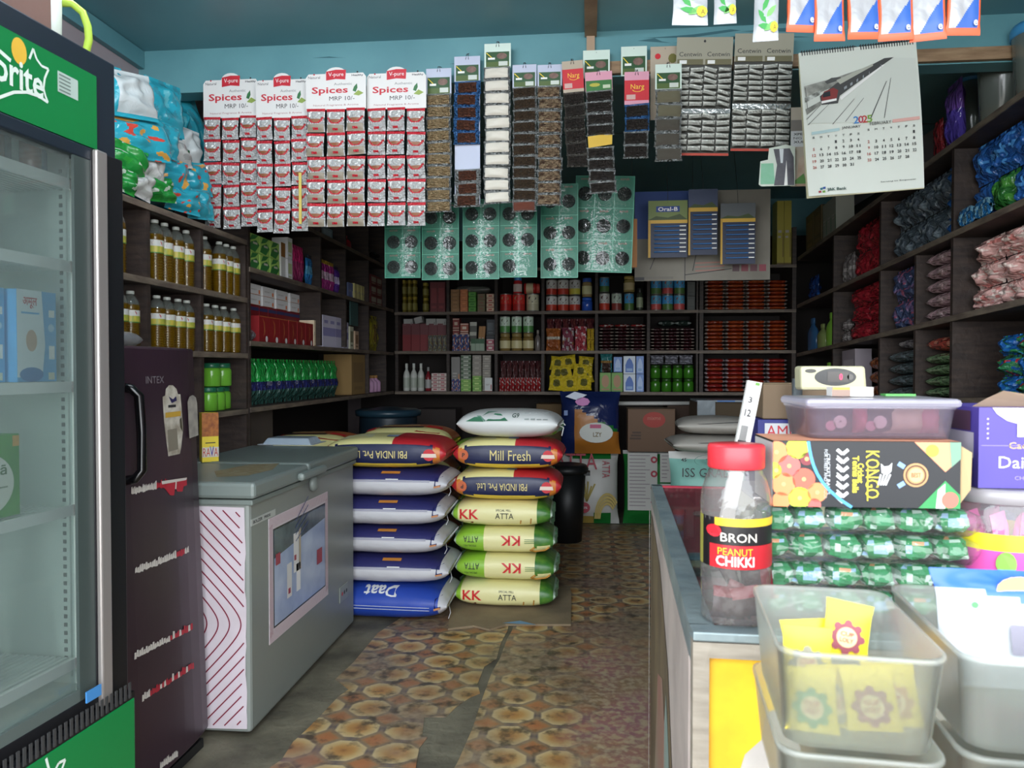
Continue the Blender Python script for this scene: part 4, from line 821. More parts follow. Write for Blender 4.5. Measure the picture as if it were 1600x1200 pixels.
def kk(flip, seed):
    def f(u, y, z):
        if abs(u) > .965: return mat('b9cdb9', .3, 0, .5, 30)
        if flip:
            return KKG if u < -.42 else KKD if (u > .6 and z > -.4 + (u - .6)) or u > .9 else KKY
        return KKD if u > .7 else KKG if u < -.88 else KKY
    t = thing('flour_bag', None, 'flour bag', (0, 0, 0), 0, 'yellow green flour bags in one pile')
    b = MB(); fr, tp = b.sack(.5, .34, .131, f, 40, 32, 4.2, 2.8, .38, seed)
    z = .066; KR = mat('cf1f22', .45); r = 180 if flip else 0
    if not flip:
        b.text('KK', -.16, z, .095, .048, 0, KR, 0, fr); b.text('ATTA', .015, z - .006, .09, .028, 0, INK, 0, fr); b.text('SPECIAL MILL', .01, z + .022, .075, .01, 0, INK, 0, fr)
        for k, (x, s_) in enumerate(((.09, .02), (.14, .03))): b.add([(x + q_, fr(x + q_, z_) - .001, z_) for q_, z_ in ((0, .02), (.006, .02), (.01, .02 + s_), (.004, .022 + s_))], [(0, 1, 2, 3)], mat('c08a3a', .5))
        b.add([(x, fr(x, z_) - .001, z_) for x, z_ in ((-.2, .03), (-.14, .03), (-.14, .02), (-.2, .02))], [(3, 2, 1, 0)], mat('7d3a2a', .5))
    else:
        b.text('KK', .03, z + .006, .098, .048, 0, KR, r, fr); b.text('ATTA', -.165, z + .01, .075, .03, 0, INK, r, fr); b.text('SPECIAL MILL', -.17, z - .022, .065, .01, 0, INK, r, fr)
        for k in range(3): b.add([(x, fr(x, z_) - .0015, z_) for x, z_ in ((.1, .06 + k * .009), (.17, .062 + k * .007), (.17, .066 + k * .007), (.1, .062 + k * .009))], [(0, 1, 2, 3)], KKD)
        b.tube([(x, fr(x, z_) - .001, z_) for x, z_ in ((.15, .04), (.13, .025), (.15, .016), (.2, .022), (.22, .04))], .005, mat('c08a3a', .5), 6)
    b.build('bag', t)
    for sx in (-1, 1):
        b = MB(); b.add([(sx * (.247 + .012 * (k % 2)) , y, zz) for k, y in enumerate([-.12, -.06, 0, .06, .12]) for zz in (.045, .09)], [(2 * k, 2 * k + 2, 2 * k + 3, 2 * k + 1) for k in range(4)], mat('7fae88', .3, 0, .6, 40)); b.build('end_seal', t)
    return t
SX = at(788, 960, Y=3.74).x; SY = 3.90
def setl(o, label, loc, rot=(0, 0, 0)): o['label'] = label; o.location = loc; o.rotation_euler = rot; return o
k0 = kk(False, 1); k1 = kk(True, 2); zz = .0125
setl(k0, 'bottom yellow green flour bag of the pile, on the cardboard sheet', (SX, SY, zz)); zz += .1335
setl(k1, 'upside-down flour bag second from bottom with green end', (SX + .006, SY, zz), (0, 0, R(-1))); zz += .1335
dup(k1, (SX - .004, SY + .006, zz), 1, 'upside-down flour bag third from bottom with green end'); zz += .1335
dup(k0, (SX - .016, SY + .004, zz), .6, 'upright printed flour bag directly below the two navy banded bags'); zz += .1335
NV = mat('1a2147', .4, 0, .15, 12); YB_ = mat('e3c340', .4, 0, .2, 12); RB = mat('b5262e', .4, 0, .2, 12); PY = mat('e6de9a', .4, 0, .2, 12)
def mill(flip, seed, wd=.54, h=.15):
    def f(u, y, z):
        if y < -.55 and abs(u) < .8 and -.62 < z < .55: return NV
        if abs(u) > .9: return RB
        if z > .4: return RB if u > .15 + .3 * y * 0 and y < .6 else PY if u < .2 else YB_
        return mat('cf7a2c', .4, 0, .2, 12) if abs(u) > .8 else YB_
    t = thing('flour_bag', None, 'flour bag', (0, 0, 0), 0, 'flour bags with navy bands'); b = MB(); fr, tp = b.sack(wd, .36, h, f, 40, 40, 5, 3.2, .5, seed, .02)
    z = h * .48; C_ = mat('e2d08a', .5); r = 180 if flip else 0; OR_ = mat('c9643a', .5)
    b.text('PBI INDIA Pvt. Ltd.' if flip else 'Mill Fresh', .015 if not flip else -.02, z, .25 if flip else .2, .035 if flip else .05, 0, C_, r, fr)
    for x, w2 in ((-.4 * wd, 1), (.37 * wd, 0)):
        if w2: b.add([(x + .024 * math.cos(R(a)), fr(x + .024 * math.cos(R(a)), z + .026 * math.sin(R(a))) - .001, z + .026 * math.sin(R(a))) for a in range(0, 360, 24)], [tuple(range(15))], OR_); b.text('P', x, z, .014, .02, 0, INK, r, lambda X, Z: fr(X, Z) - .003)
        else: b.add([(x + .026 * math.cos(R(a)), fr(x, z) - .003, z + .028 * math.sin(R(a))) for a in range(0, 360, 24)], [tuple(range(15))], RED); b.add([(x + a, fr(x, z) - .005, z + c_) for a, c_ in ((-.034, -.012), (.034, -.012), (.03, .006), (-.03, .006))], [(0, 1, 2, 3)], mat('e6cfc0', .5))
    y = -.06
    b.add([(x, yy, tp(x, yy)) for x, yy in ((-.2, -.13), (-.06, -.13), (-.08, .0), (-.21, .02))], [(0, 1, 2, 3)], mat('d8d6b0', .5)); b.add([(x, yy, tp(x, yy) + .001) for x, yy in ((.0, -.12), (.05, -.12), (.05, -.07), (.0, -.07))], [(0, 1, 2, 3)], mat('8d9ab0', .5))
    b.build('bag', t); return t
m1 = mill(True, 3); m0 = mill(False, 4); SX2 = at(790, 780, Y=3.72).x
setl(m1, 'navy banded flour bag printed upside down, in the pile above the green ones', (SX2, SY, zz)); zz += .1535
setl(m0, 'navy banded flour bag reading Mill Fresh, right way up', (SX2 + .01, SY + .005, zz), (0, 0, R(-1))); zz += .1535
def white_bag():
    W_ = mat('d5d8d6', .38, 0, .25, 12); G_ = mat('3f7a5c', .4, 0, .1, 12)
    t = thing('flour_bag', 'white bag with green triangles lying on top of the navy banded bags', 'flour bag'); b = MB(); fr, tp = b.sack(.5, .38, .14, lambda u, y, z: W_, 22, 34, 3.4, 2.2, .5, 6, .03)
    def tq(pts, m): b.add([(x, y, tp(x, y) + .002) for x, y in pts], [tuple(range(len(pts)))], m)
    def fq(pts, m): b.add([(x, fr(x, z) - .001, z) for x, z in pts], [tuple(range(len(pts)))], m)
    fq([(-.2, .085), (-.11, .085), (-.13, .108), (-.16, .106)], G_); fq([(-.1, .088), (.01, .09), (-.03, .122), (-.06, .124)], G_); fq([(-.12, .112), (-.09, .126), (-.05, .133), (-.1, .132)], mat('6f9684', .4)); fq([(-.15, .112), (-.13, .113), (-.1, .09), (-.105, .085)], mat('6f9684', .4))
    b.text('G9', .045, .115, .035, .02, 0, mat('4d6058', .5), 0, fr)
    for k in range(4): fq([(.09 + .03 * k, .095), (.112 + .03 * k, .095), (.108 + .03 * k, .128), (.086 + .03 * k, .128)], mat('b3bab8', .5))
    b.build('bag', t)
    b = MB(); b.tube([(.245, -.05, .06), (.27, -.06, .05), (.262, -.07, .01)], .003, W_, 5); b.tube([(.245, -.02, .06), (.265, -.01, .07), (.275, -.03, .06)], .003, W_, 5); b.build('stitch_thread', t); return t
wb = white_bag(); wb.location = (at(795, 700, Y=3.75).x, SY, zz); wb.rotation_euler = (0, 0, R(-3)); zt_ = zz + .14
# the pile behind: same yellow green bags, only the top two show
PX, PY_ = at(790, 660, Y=4.3).x + .01, 4.36
for k in range(5): dup(k1 if k % 2 else k0, (PX + .004 * (-1) ** k, PY_, .004 + .1335 * k), 0, f'yellow green flour bag {tb(k, 7)} of the rear pile')
dup(k1, (PX - .06, PY_ - .01, .004 + .1335 * 5), 2, 'upside-down yellow green flour bag under the topmost bag of the rear pile'); dup(k0, (PX + .05, PY_ + .03, .004 + .1335 * 6), -2, 'topmost yellow green flour bag of the rear pile', rot=(R(0), 0, R(176)))
# blue and white sacks by the freezer
BLU, WS = mat('2a2a63', .5, 0, .25, 10), mat('c9c8cc', .6, 0, .5, 12)
def sugar(seed, h, blue=BLU, low=False):
    def f(u, y, z):
        if u > .84: return WS
        if low: return blue if y < -.2 or z > 0 else WS
        return blue if (z > .28 and y < .5) else WS
    t = thing('flour_sack', None, 'sack', (0, 0, 0), 0, 'blue and white sacks in one pile'); b = MB(); fr, tp = b.sack(.64, .44, h, f, 24, 40, 3.6, 2.2, .45, seed, .03)
    if not low:
        for zz_ in (h * .66, h * .62): b.tube([(x, fr(x, zz_) - .0005, zz_) for x in [-.3 + .03 * k for k in range(19)]], .0016, mat('a9a9c4', .5), 4)
        b.add([(x, fr(x, z_) - .002, z_) for x, z_ in ((.0, h * .86), (.09, h * .86), (.09, h * .92), (.0, h * .92))], [(0, 1, 2, 3)], mat('d0893a', .5))
        b.add([(x, fr(x, z_) - .002, z_) for x, z_ in ((.03, h * .68), (.09, h * .68), (.09, h * .71), (.03, h * .71))], [(0, 1, 2, 3)], WHITE)
    else:
        g_ = mat('cfd2e6', .5)
        for zz_ in (h * .5, h * .42): b.tube([(x, fr(x, zz_) - .0005, zz_ - .012 * x) for x in [-.3 + .03 * k for k in range(19)]], .0018, g_, 4)
        b.text('Daat', .0, h * .86, .16, .035, 0, WHITE, 180, lambda X, Z: fr(X, Z) - .002)
    b.add([(x, fr(x, z_) - .01, z_) for x, z_ in ((.262, h * .42), (.292, h * .46), (.292, h * .76), (.265, h * .72))], [(0, 1, 2, 3)], mat('222c66', .5)); b.add([(x, fr(x, z_) - .0115, z_) for x, z_ in ((.262, h * .42), (.292, h * .46), (.292, h * .52), (.262, h * .48))], [(0, 1, 2, 3)], mat('c98a5c', .5))
    b.build('sack', t)
    b = MB(); b.tube([(.312, -.1, h * .4), (.325, -.13, h * .2), (.318, -.15, .01)], .002, WS, 5); b.build('loose_thread', t); return t
LX = at(700, 900, Y=3.52).x - .335; LY = 3.735
hs = [.165, .14, .135, .13, .138]; z = .003; s0 = sugar(2, .165, mat('2546a8', .45, 0, .3, 10), True); setl(s0, 'bright blue sack at the bottom of the pile beside the freezer', (LX + .01, LY - .02, z)); z += .166
s1 = sugar(5, .137)
for k in range(4):
    o = s1 if k == 0 else dup(s1, (0, 0, 0), 0); setl(o, f'navy and white sack, {NTH[k + 1]} from bottom of the pile beside the freezer', (LX + (.012, -.008, -.006, .01)[k], LY + (0, .006, -.004, .004)[k], z), (0, 0, R((.5, -1, .8, -.6)[k]))); z += .138
o = dup(m1, (LX + .02, LY, z), 1, 'navy banded flour bag on top of the blue and white sacks'); o.scale = (1.1, 1.15, 1.0); zL = z + .152
# orange printed bags further back
OP = mat('b8683c', .4, 0, .25, 12, hex2='a5542e', vs=6)
def orange_bag(seed):
    t = thing('flour_bag', None, 'flour bag', (0, 0, 0), 0, 'orange topped flour bags'); b = MB(); fr, tp = b.sack(.52, .4, .17, lambda u, y, z: (PY if y < -.4 or u < -.7 else OP) if z > .1 else (YB_ if z > -.3 else RB), 22, 34, 3.6, 2.2, .5, seed, .03)
    def tq(pts, m): b.add([(x, y, tp(x, y) + .002) for x, y in pts], [tuple(range(len(pts)))], m)
    for k in range(3): tq([(-.15 + .01 * k, -.12 + .05 * k), (.1 - .03 * k, -.12 + .05 * k), (.1 - .03 * k, -.095 + .05 * k), (-.15 + .01 * k, -.095 + .05 * k)], INK if k != 1 else mat('e6de9a', .4))
    tq([(-.22, -.14), (-.17, -.14), (-.17, -.1), (-.22, -.1)], RED); tq([(.06, -.17), (.2, -.17), (.2, -.05), (.12, -.05)], RB); b.build('bag', t); return t
ob = orange_bag(7); setl(ob, 'orange topped flour bag showing behind the yellow bag beside the freezer', (PX - .56, 4.32, .003 + .175 * 4))
for k in range(4): dup(ob, (ob.location.x, 4.32, .003 + .175 * k), 0, f'orange topped flour bag {tb(k, 5)} of its pile, below the one showing')
for k in range(5): dup(ob, (PX - 1.075, 4.24, .003 + .168 * k), -3, f'orange topped flour bag {tb(k, 5)} of the pile beyond the freezer').scale = (.92, 1, .95)
# ------------------------------------------------------------------ drum, bin, standing sacks and cartons at the back
b = MB(); c = at(607, 690, Y=5.25); DB = mat('1c2c38', .4); zt = at(607, 642, Y=5.1).z
b.lathe([(.19, 0), (.2, .02), (.21, zt * .5), (.2, zt - .06), (.2, zt - .04)], DB, 28); t = thing('drum', 'dark blue plastic drum with a round lid under the shelves', 'drum', (c.x, 5.25, 0)); b.build('body', t)
b = MB(); b.lathe([(.225, zt - .04), (.23, zt - .005), (.2, zt + .006), (.15, zt + .004), (.06, zt + .02), (.03, zt + .02)], mat('26404f', .35), 28); b.build('lid', t)
c = at(886, 852, Z=0); r = .135; zt = at(886, 730, Y=c.y - .05).z
t = thing('dustbin', 'black plastic bin between the flour bags and the standing sacks', 'bin', (c.x - .01, c.y + .14, 0)); BK = mat('17191b', .45)
b = MB(); b.lathe([(r * .8, 0), (r, zt - .05)], BK, 24); b.build('body', t); b = MB(); b.lathe([(r * 1.12, zt - .06), (r * 1.14, zt - .03), (r * 1.02, zt - .005), (r * .8, zt)], BK, 24); b.build('lid', t)
b = MB(); b.box(r * .9, r * 1.22, -.05, .05, zt - .075, zt - .05, BK); b.build('handle', t)
def upright(name, label, px0, px1, pyt, pyb, Y, th, fn, seed, deco=None, z0=None, group=None, cat='sack', lean=4):
    a, c = at(px0, pyb, Y=Y), at(px1, pyt, Y=Y); z = 0 if z0 is None else z0; W = c.x - a.x; H_ = c.z - z
    t = thing(name, label, cat, ((a.x + c.x) / 2, Y, z + .002), 0, group); t.rotation_euler = (R(-lean), 0, 0); b = MB(); b.pouch(W, H_, th, fn, 16, 20, seed, .12, .02)
    if deco: deco(b, W, H_, -th / 2 - .012)
    b.build('sack', t); return t
WP_ = mat('ccccc8', .45, 0, .3, 8); GP = mat('1f7a34', .4, 0, .2, 8)
def d1(b, W, H_, y):
    MR_ = mat('a8203a', .5); b.text('ATTA', -.14 * W, H_ * .82, W * .62, H_ * .2, y - .01, MR_); b.text('ATTA', .3 * W, H_ * .72, H_ * .22, W * .11, y, MR_, -90)
    b.disc(-.02 * W, H_ * .22, .09 * W, y, MR_, 16, .07 * H_); b.text('100%', -.02 * W, H_ * .22, .1 * W, .03 * H_, y - .002, WHITE)
    for k in range(5): b.line((.02 * W, H_ * .3), (-.06 * W + .05 * W * k, H_ * (.5 + .03 * (k % 3))), .012, y, mat('a8953a', .5))
    for k in range(4): b.ring(.32 * W, H_ * .08, .1 * W + k * .012, .1 * W + k * .012 + .01, y, mat('b8a04a', .5), 10, 40, 180, 2)
a1 = upright('flour_sack', 'white flour sack with red lettering and a wheat ear, standing by the bin', 862, 968, 700, 818, 5.95, .2, lambda u, v, f: GP if (v > .86 and .3 < u < .9) or (v < .17 and .6 < u < .86) else mat('b39a4c', .5) if v < .12 and u < .6 else WP_, 3, d1)
def d2(b, W, H_, y):
    for (x0, x1, z0, z1) in ((-.42, .12, .2, .97), (.17, .38, .58, .97), (.17, .38, .12, .56)):
        b.rect(x0 * W, x1 * W, z0 * H_, z1 * H_, y, mat('c9c9c4', .5)); n = int((z1 - z0) * 20)
        for k in range(n): b.rect((x0 + .03) * W, (x0 + (x1 - x0) * (.6 if k % 4 else .75)) * W, (z1 - .04 - k * (z1 - z0 - .05) / n) * H_, (z1 - .03 - k * (z1 - z0 - .05) / n) * H_, y - .001, mat('8d8088', .5))
    for k in range(4): b.ring(.06 * W, (.88 - .19 * k) * H_, .012, .026, y - .0015, mat('a8203a', .5), 10)
    b.text('T', .24 * W, H_ * .33, .1 * W, .08 * H_, y - .001, mat('a8203a', .5))
a2 = upright('flour_sack', 'green edged sack with printed white panels under the brown carton', 973, 1058, 705, 812, 5.97, .2, lambda u, v, f: GP if v < .96 and u < .93 else WP_, 4, d2)
t = thing('carton', 'brown carton with a red oval print standing on the green edged sack', 'carton', (at(1017, 700, Y=5.95).x, 6.03, at(1017, 706, Y=5.95).z), 0)
CB = mat('7d6350', .75, 0, .1, 20); W = at(1053, 700, Y=5.9).x - at(979, 700, Y=5.9).x; H_ = at(1017, 640, Y=5.9).z - t.location.z; b = MB(); b.box(-W / 2, W / 2, -.12, .14, 0.004, H_, CB); y = -.1206
b.disc(.02, H_ * .76, .085, y, mat('b04038', .6), 20, .06); b.text('mixme', .02, H_ * .8, .1, .028, y - .001, mat('c98a78', .6))
for k in range(3): b.rect(-W * .46 + .01 * k, -W * .22, H_ * (.3 + .07 * k), H_ * (.34 + .07 * k), y, mat('4f3f35', .6))
b.disc(W * .38, H_ * .28, .018, y, mat('4f3f35', .6), 12); b.build('box', t, bevel=.004)
b = MB(); b.box(-W / 2, 0, -.12, .14, H_ + .001, H_ + .004, mat('8d7159', .75)); b.box(.002, W / 2, -.12, .14, H_ + .001, H_ + .004, mat('8d7159', .75)); b.build('flap', t)
def d3(b, W, H_, y):
    b.disc(.1 * W, H_ * .33, .27 * W, y, mat('c3c6be', .4), 20, .16 * H_); b.text('LZY', .12 * W, H_ * .3, .14 * W, .07 * H_, y - .001, mat('6d5a20', .5)); b.rect(.0, .18 * W, H_ * .4, H_ * .46, y - .001, mat('c04a78', .5)); b.disc(-.12 * W, H_ * .82, .12 * W, y, mat('c25ab0', .4), 8, .07 * H_)
    b.poly([(-.4 * W, .9 * H_), (-.25 * W, .98 * H_), (-.05 * W, .93 * H_), (-.2 * W, .84 * H_)], y, mat('b0bcd0', .3)); b.rect(-.42 * W, -.36 * W, H_ * .6, H_ * .68, y, mat('3f6ab0', .4))
NB = mat('1d2a5a', .2, 0, .6, 14)
upright('rice_bag', 'shiny navy rice bag with a green and orange label on the white sack', 874, 970, 612, 707, 5.86, .18, lambda u, v, f: NB if v > .6 + (.5 - u) * .5 or u < .22 else GP if v > .35 and u > .6 else mat('b5742c', .35, 0, .3, 14), 8, d3, z0=at(920, 709, Y=5.86).z, lean=6)
a3 = thing('sugar_sack', 'teal printed sugar sack standing behind the counter', 'sack', (at(1112, 740, Y=4.4).x, 4.5, 0)); b = MB(); TS = mat('7fb3a8', .5, 0, .3, 8); zt = at(1112, 712, Y=4.3).z
b.T = Matrix.Translation((0, 0, .001)); b.pouch(.46, zt, .3, lambda u, v, f: TS if v < .97 else WP_, 14, 18, 4, .12, .02); y = -.165
b.text('ISS GRADE', -.02, zt * .86, .3, .05, y, INK); b.text('REFINED', -.02, zt * .72, .3, .05, y, INK); b.ring(-.0, zt * .95, .1, .104, y + .02, mat('4a7a70', .5), 20, 0, 360, .35); b.rect(-.04, .04, zt * .935, zt * .965, y + .02, mat('4a7a70', .5)); b.text('45', -.16, zt * .955, .03, .02, y + .02, INK); b.build('sack', a3)
WF = mat('a8a49c', .6, 0, .5, 9)
for k in range(2):
    t = thing('empty_sack', ('folded white sack lying on the teal sugar sack', 'folded white sack on top with dark stripe lines')[k], 'sack', (a3.location.x + (0, .03)[k], 4.5, zt + .003 + k * .105), (2, -4)[k], 'folded white sacks'); b = MB(); fr, tp = b.sack(.46 - .03 * k, .42, .1, lambda u, y, z: WF, 18, 26, 3, 1.8, .6, 3 + k, .09)
    b.tube([(x, fr(x, .07) - .001, .07 + .008 * math.sin(x * 9)) for x in [-.18 + .03 * j for j in range(12)]], .002, INK, 4); b.build('sack', t)
def carton(name, label, px0, px1, pyt, pyb, Y, dp, hexc, group=None, z0=None, deco=None, rz=0, flaps=True):
    a, c = at(px0, pyb, Y=Y), at(px1, pyt, Y=Y); z = a.z if z0 is None else z0; W = c.x - a.x; t = thing(name, label, 'carton', ((a.x + c.x) / 2, Y, z), rz, group); m = mat(hexc, .75, 0, .1, 15); H_ = c.z - z
    b = MB(); b.box(-W / 2, W / 2, 0, dp, 0.001, H_, m)
    if deco: deco(b, W, H_)
    b.build('box', t, bevel=.003)
    if flaps: b = MB(); b.box(-W / 2 + .002, -.002, .002, dp - .002, H_ + .0005, H_ + .003, m); b.box(.002, W / 2 - .002, .002, dp - .002, H_ + .0005, H_ + .003, m); b.build('flap', t)
    return t
c1 = carton('carton', 'dark brown carton on the floor behind the brown carton with the red print', 1042, 1090, 634, 812, 6.2, .35, '4a372b', z0=.002)
c2 = carton('carton', 'large dull brown carton behind the folded white sacks', 1088, 1180, 630, 800, 5.4, .4, '51432f', z0=.002)
carton('carton', 'brown carton standing under the back shelf behind the rear flour bags', 838, 880, 632, 800, 6.2, .3, '6d5636', z0=.002)
carton('carton', 'grey brown carton under the shelf behind the chest freezer', 386, 446, 646, 760, 3.62, .36, '4d4440', z0=.002).location.x = -1.79
carton('carton', 'dark carton standing between the drum and the flour bags', 652, 712, 640, 800, 6.2, .3, '3b3331', z0=.002)
b = MB(); p, q = at(958, 630, Y=6.14), at(1086, 624, Y=6.14); b.tube([(p.x, 6.16, c1.location.z + at(1042, 634, Y=6.2).z + .016), (q.x, 6.18, at(1042, 634, Y=6.2).z + .022)], .016, mat('cfcfca', .5), 10); tag(b.build('plastic_pipe'), 'long white pipe lying under the back shelf above the brown carton', 'pipe')
b = MB(); p, q = at(1086, 618, Y=5.5), at(1168, 618, Y=5.5); zc_ = at(1090, 630, Y=5.4).z + .008
b.box(p.x, q.x, 5.42, 5.75, zc_, zc_ + .012, mat('8d9aa2', .4, 0, .4, 14)); b.box(p.x, p.x + .12, 5.38, 5.395, zc_ - .12, zc_ + .012, mat('7f8a90', .4, 0, .4, 14)); b.rect(p.x + .14, p.x + .26, zc_ + .001, zc_ + .011, 5.4195, mat('4a78b8', .5)); tag(b.build('plastic_sheet'), 'grey plastic sheet folded over the large dull brown carton', 'sheet')
# ------------------------------------------------------------------ lamps of the shop (above the frame)
t = thing('tube_lamp', 'white tube lamp fixed under the ceiling above the aisle', 'lamp', (-.85, 1.75, ZC)); b = MB(); b.box(-.6, .6, -.03, .03, -.045, -.001, WHITE); b.build('batten', t)
b = MB(); b.tube([(-.57, 0, -.065), (.57, 0, -.065)], .014, mat('eef4ff', .4, emit=70), 10); b.build('tube', t)
for sx in (-1, 1): b = MB(); b.box(sx * .585 - .012, sx * .585 + .012, -.016, .016, -.08, -.045, WHITE); b.build('end_holder', t)
t = thing('bulb_lamp', 'round white bulb lamp under the ceiling above the counter', 'lamp', (.75, .1, ZC)); b = MB(); b.lathe([(.04, -.001), (.04, -.02), (.016, -.03), (.016, -.05)][::-1], WHITE, 14); b.build('holder', t)
b = MB(); b.lathe([(.001, -.125), (.02, -.12), (.033, -.1), (.035, -.085), (.025, -.06), (.014, -.05)], mat('f4f6ff', .4, emit=2.0), 14); b.build('bulb', t)
dup(t, (-.6, -.3, ZC), 0, 'round white bulb lamp under the ceiling at the shop front')
# ------------------------------------------------------------------ goods on the counter
Z = KTOP + .001
# clear jar with a red lid
jc = at(1149, 900, Y=1.03); t = thing('sweet_jar', 'clear plastic jar with a red lid and black and red label', 'jar', (jc.x, 1.03, Z)); JF = film('jar_plastic', 'd8d4d2', .10, .06, .5, 30); jr = .0445
zl0 = at(1149, 737, Y=.985).z - Z; zl1 = at(1149, 699, Y=.985).z - Z
b = MB(); b.lathe([(jr * .8, 0), (jr, .008), (jr * .97, .03), (jr, .05), (jr, .125), (jr * 1.02, .155), (jr * .98, .172), (jr * .86, .19), (jr * .74, zl0)], JF, 32, caps=False); b.lathe([(.001, .002), (jr * .8, .0)], JF, 32, caps=False); b.build('body', t)
b = MB(); RL_ = mat('d3323c', .35); b.lathe([(jr * .8, zl0), (jr * .82, zl0 + .002), (jr * .82, zl1 - .003), (jr * .78, zl1), (.001, zl1)], RL_, 32)
b.build('lid', t)
b = MB(); lf = lambda X, Zz: -math.sqrt(max(1e-9, (jr * 1.015) ** 2 - X * X)) - .0004
lz0, lz1 = .078, .142
def wrap(z0, z1, a0, a1, m, off=0):
    n = 16; vs = [((jr * 1.012 + off) * math.sin(R(a0 + (a1 - a0) * k / n)), -(jr * 1.012 + off) * math.cos(R(a0 + (a1 - a0) * k / n)), z) for k in range(n + 1) for z in (z0, z1)]
    b.add(vs, [(2 * k, 2 * k + 2, 2 * k + 3, 2 * k + 1) for k in range(n)], m, True)
wrap(lz0, lz1, -75, 110, mat('151214', .35)); wrap(lz0 + .0, lz0 + .03, -55, 110, mat('b3202a', .35), .0006); wrap(lz1 - .01, lz1, -45, 100, mat('e0b32c', .4), .0006); wrap(lz0, lz1, -100, -75, mat('8f8c3a', .4))
b.text('BRON', -.004, lz0 + .04, .044, .011, 0, mat('e6ddd0', .4), 0, lambda X, Zz: lf(X, Zz) - .0008); b.text('PEANUT', -.008, lz0 + .022, .042, .009, 0, mat('e6b62c', .4), 0, lambda X, Zz: lf(X, Zz) - .0012); b.text('CHIKKI', -.008, lz0 + .01, .046, .013, 0, WHITE, 0, lambda X, Zz: lf(X, Zz) - .0012)
b.add([(-.033 + .008 * math.cos(R(a)), lf(-.033 + .008 * math.cos(R(a)), 0) - .001, lz1 - .017 + .008 * math.sin(R(a))) for a in range(0, 360, 30)], [tuple(range(12))], RED); b.build('label', t)
for k in range(5):
    o = MB(); o.pouch(.05, .04, .016, lambda u, v, f: mat('2a1518', .25, 0, .4, 60) if v < .6 else mat('6d1c26', .3, 0, .4, 60), 6, 6, k); tag(o.build('sweet_packet', loc=(jc.x + (-.012, .012, 0, .01, -.012)[k], 1.03 + (-.012, -.01, .014, .012, .01)[k], Z + (.006, .008, .007, .05, .052)[k]), rot=(R((-8, 5, 10, 60, -50)[k]), R((10, -14, 25, 80, 60)[k]), R((20, -15, 5, 40, 0)[k]))), f'{("lower", "second", "third", "fourth", "upper")[k]} dark red packet inside the red lidded jar', 'sweet packet', 'sweet packets in the jar')
# packets of green sweets in clear sleeves, four layers
GB = [mat('3aa866', .2, 0, .8, 34), mat('52b07a', .2, 0, .8, 34), mat('2a9656', .22, 0, .8, 34)]; GW = mat('cfe6da', .18, 0, .6, 40); GBL = mat('9ab8d8', .25, 0, .4, 30); GOR = mat('d6926c', .4)  # GW: whitish faces, their share raised to paint in white glints
gx0, gx1 = at(1180, 800, Y=1.07).x, at(1508, 800, Y=1.07).x; gy = 1.075; lh = (at(1340, 790, Y=1.06).z - Z) / 4
def sweet_packet(s):
    r_ = random.Random(s); b = MB(); n1, n2 = 14, 9; vs = []; ms = []; fs = []
    for j in range(n2 + 1):
        th = math.pi * j / n2
        for i in range(n1):
            a = 2 * math.pi * i / n1; q = r_.uniform(.8, 1.08)
            x, y, z = [math.copysign(abs(k) ** .62, k) for k in (math.sin(th) * math.cos(a), math.sin(th) * math.sin(a), math.cos(th))]
            vs.append((x * .5 * q, y * .5 * q, z * .5 * r_.uniform(.86, 1.0) + .5))
    for j in range(n2):
        for i in range(n1):
            fs.append((j * n1 + i, (j + 1) * n1 + i, (j + 1) * n1 + (i + 1) % n1, j * n1 + (i + 1) % n1)); q = r_.random(); ms.append(GW if q < .26 else GBL if q < .29 else GOR if q < .305 else GB[int(r_.random() * 3)])
    b.add(vs, fs, ms); return b.build('sweet_packet')
gp = [sweet_packet(70 + k) for k in range(4)]; used = set()
SLV = film('clear_sleeve', 'e6efe9', .03, .07, 1.0, 26)
for L_ in range(4):
    for k in range(6):
        for dy in (0,):
            src = gp[(k + L_ * 2) % 4]; w_ = (gx1 - gx0) / 6
            loc = (gx0 + w_ * (k + .5) + rnd.uniform(-.003, .003), gy + dy, Z + .002 + lh * L_)
            if src.name not in used: used.add(src.name); o = src
            else: o = src.copy(); col.objects.link(o)
            o.location = loc; o.scale = (w_ * .98, .06, lh * .93); o.rotation_euler = (0, 0, R(rnd.uniform(-6, 6)))
            tag(o, f'{lr(k, 6)} green sweet packet in the {tb(L_, 4)} sleeve on the counter', 'sweet packet', 'green sweet packets in clear sleeves')
    b = MB(); n = 22; vs = []
    for i in range(n + 1):
        x = gx0 - .012 + (gx1 - gx0 + .03) * i / n
        e = min(1, i / 2, (n - i) / 2)
        for k in range(12):
            a = 2 * math.pi * k / 12; r1 = .046 * (.35 + .65 * e) + rnd.uniform(-.003, .003); r2 = lh * .49 * (.3 + .7 * e)
            vs.append((x + rnd.uniform(-.003, .003), gy + math.copysign(abs(math.cos(a)) ** .5, math.cos(a)) * r1, Z + lh * (L_ + .5) + math.copysign(abs(math.sin(a)) ** .5, math.sin(a)) * r2))
    b.add(vs, [(i * 12 + k, (i + 1) * 12 + k, (i + 1) * 12 + (k + 1) % 12, i * 12 + (k + 1) % 12) for i in range(n) for k in range(12)], SLV, True)
    tag(b.build('clear_sleeve'), f'{tb(L_, 4)} clear plastic sleeve of green sweet packets on the counter', 'plastic sleeve', 'clear sleeves of green sweets')
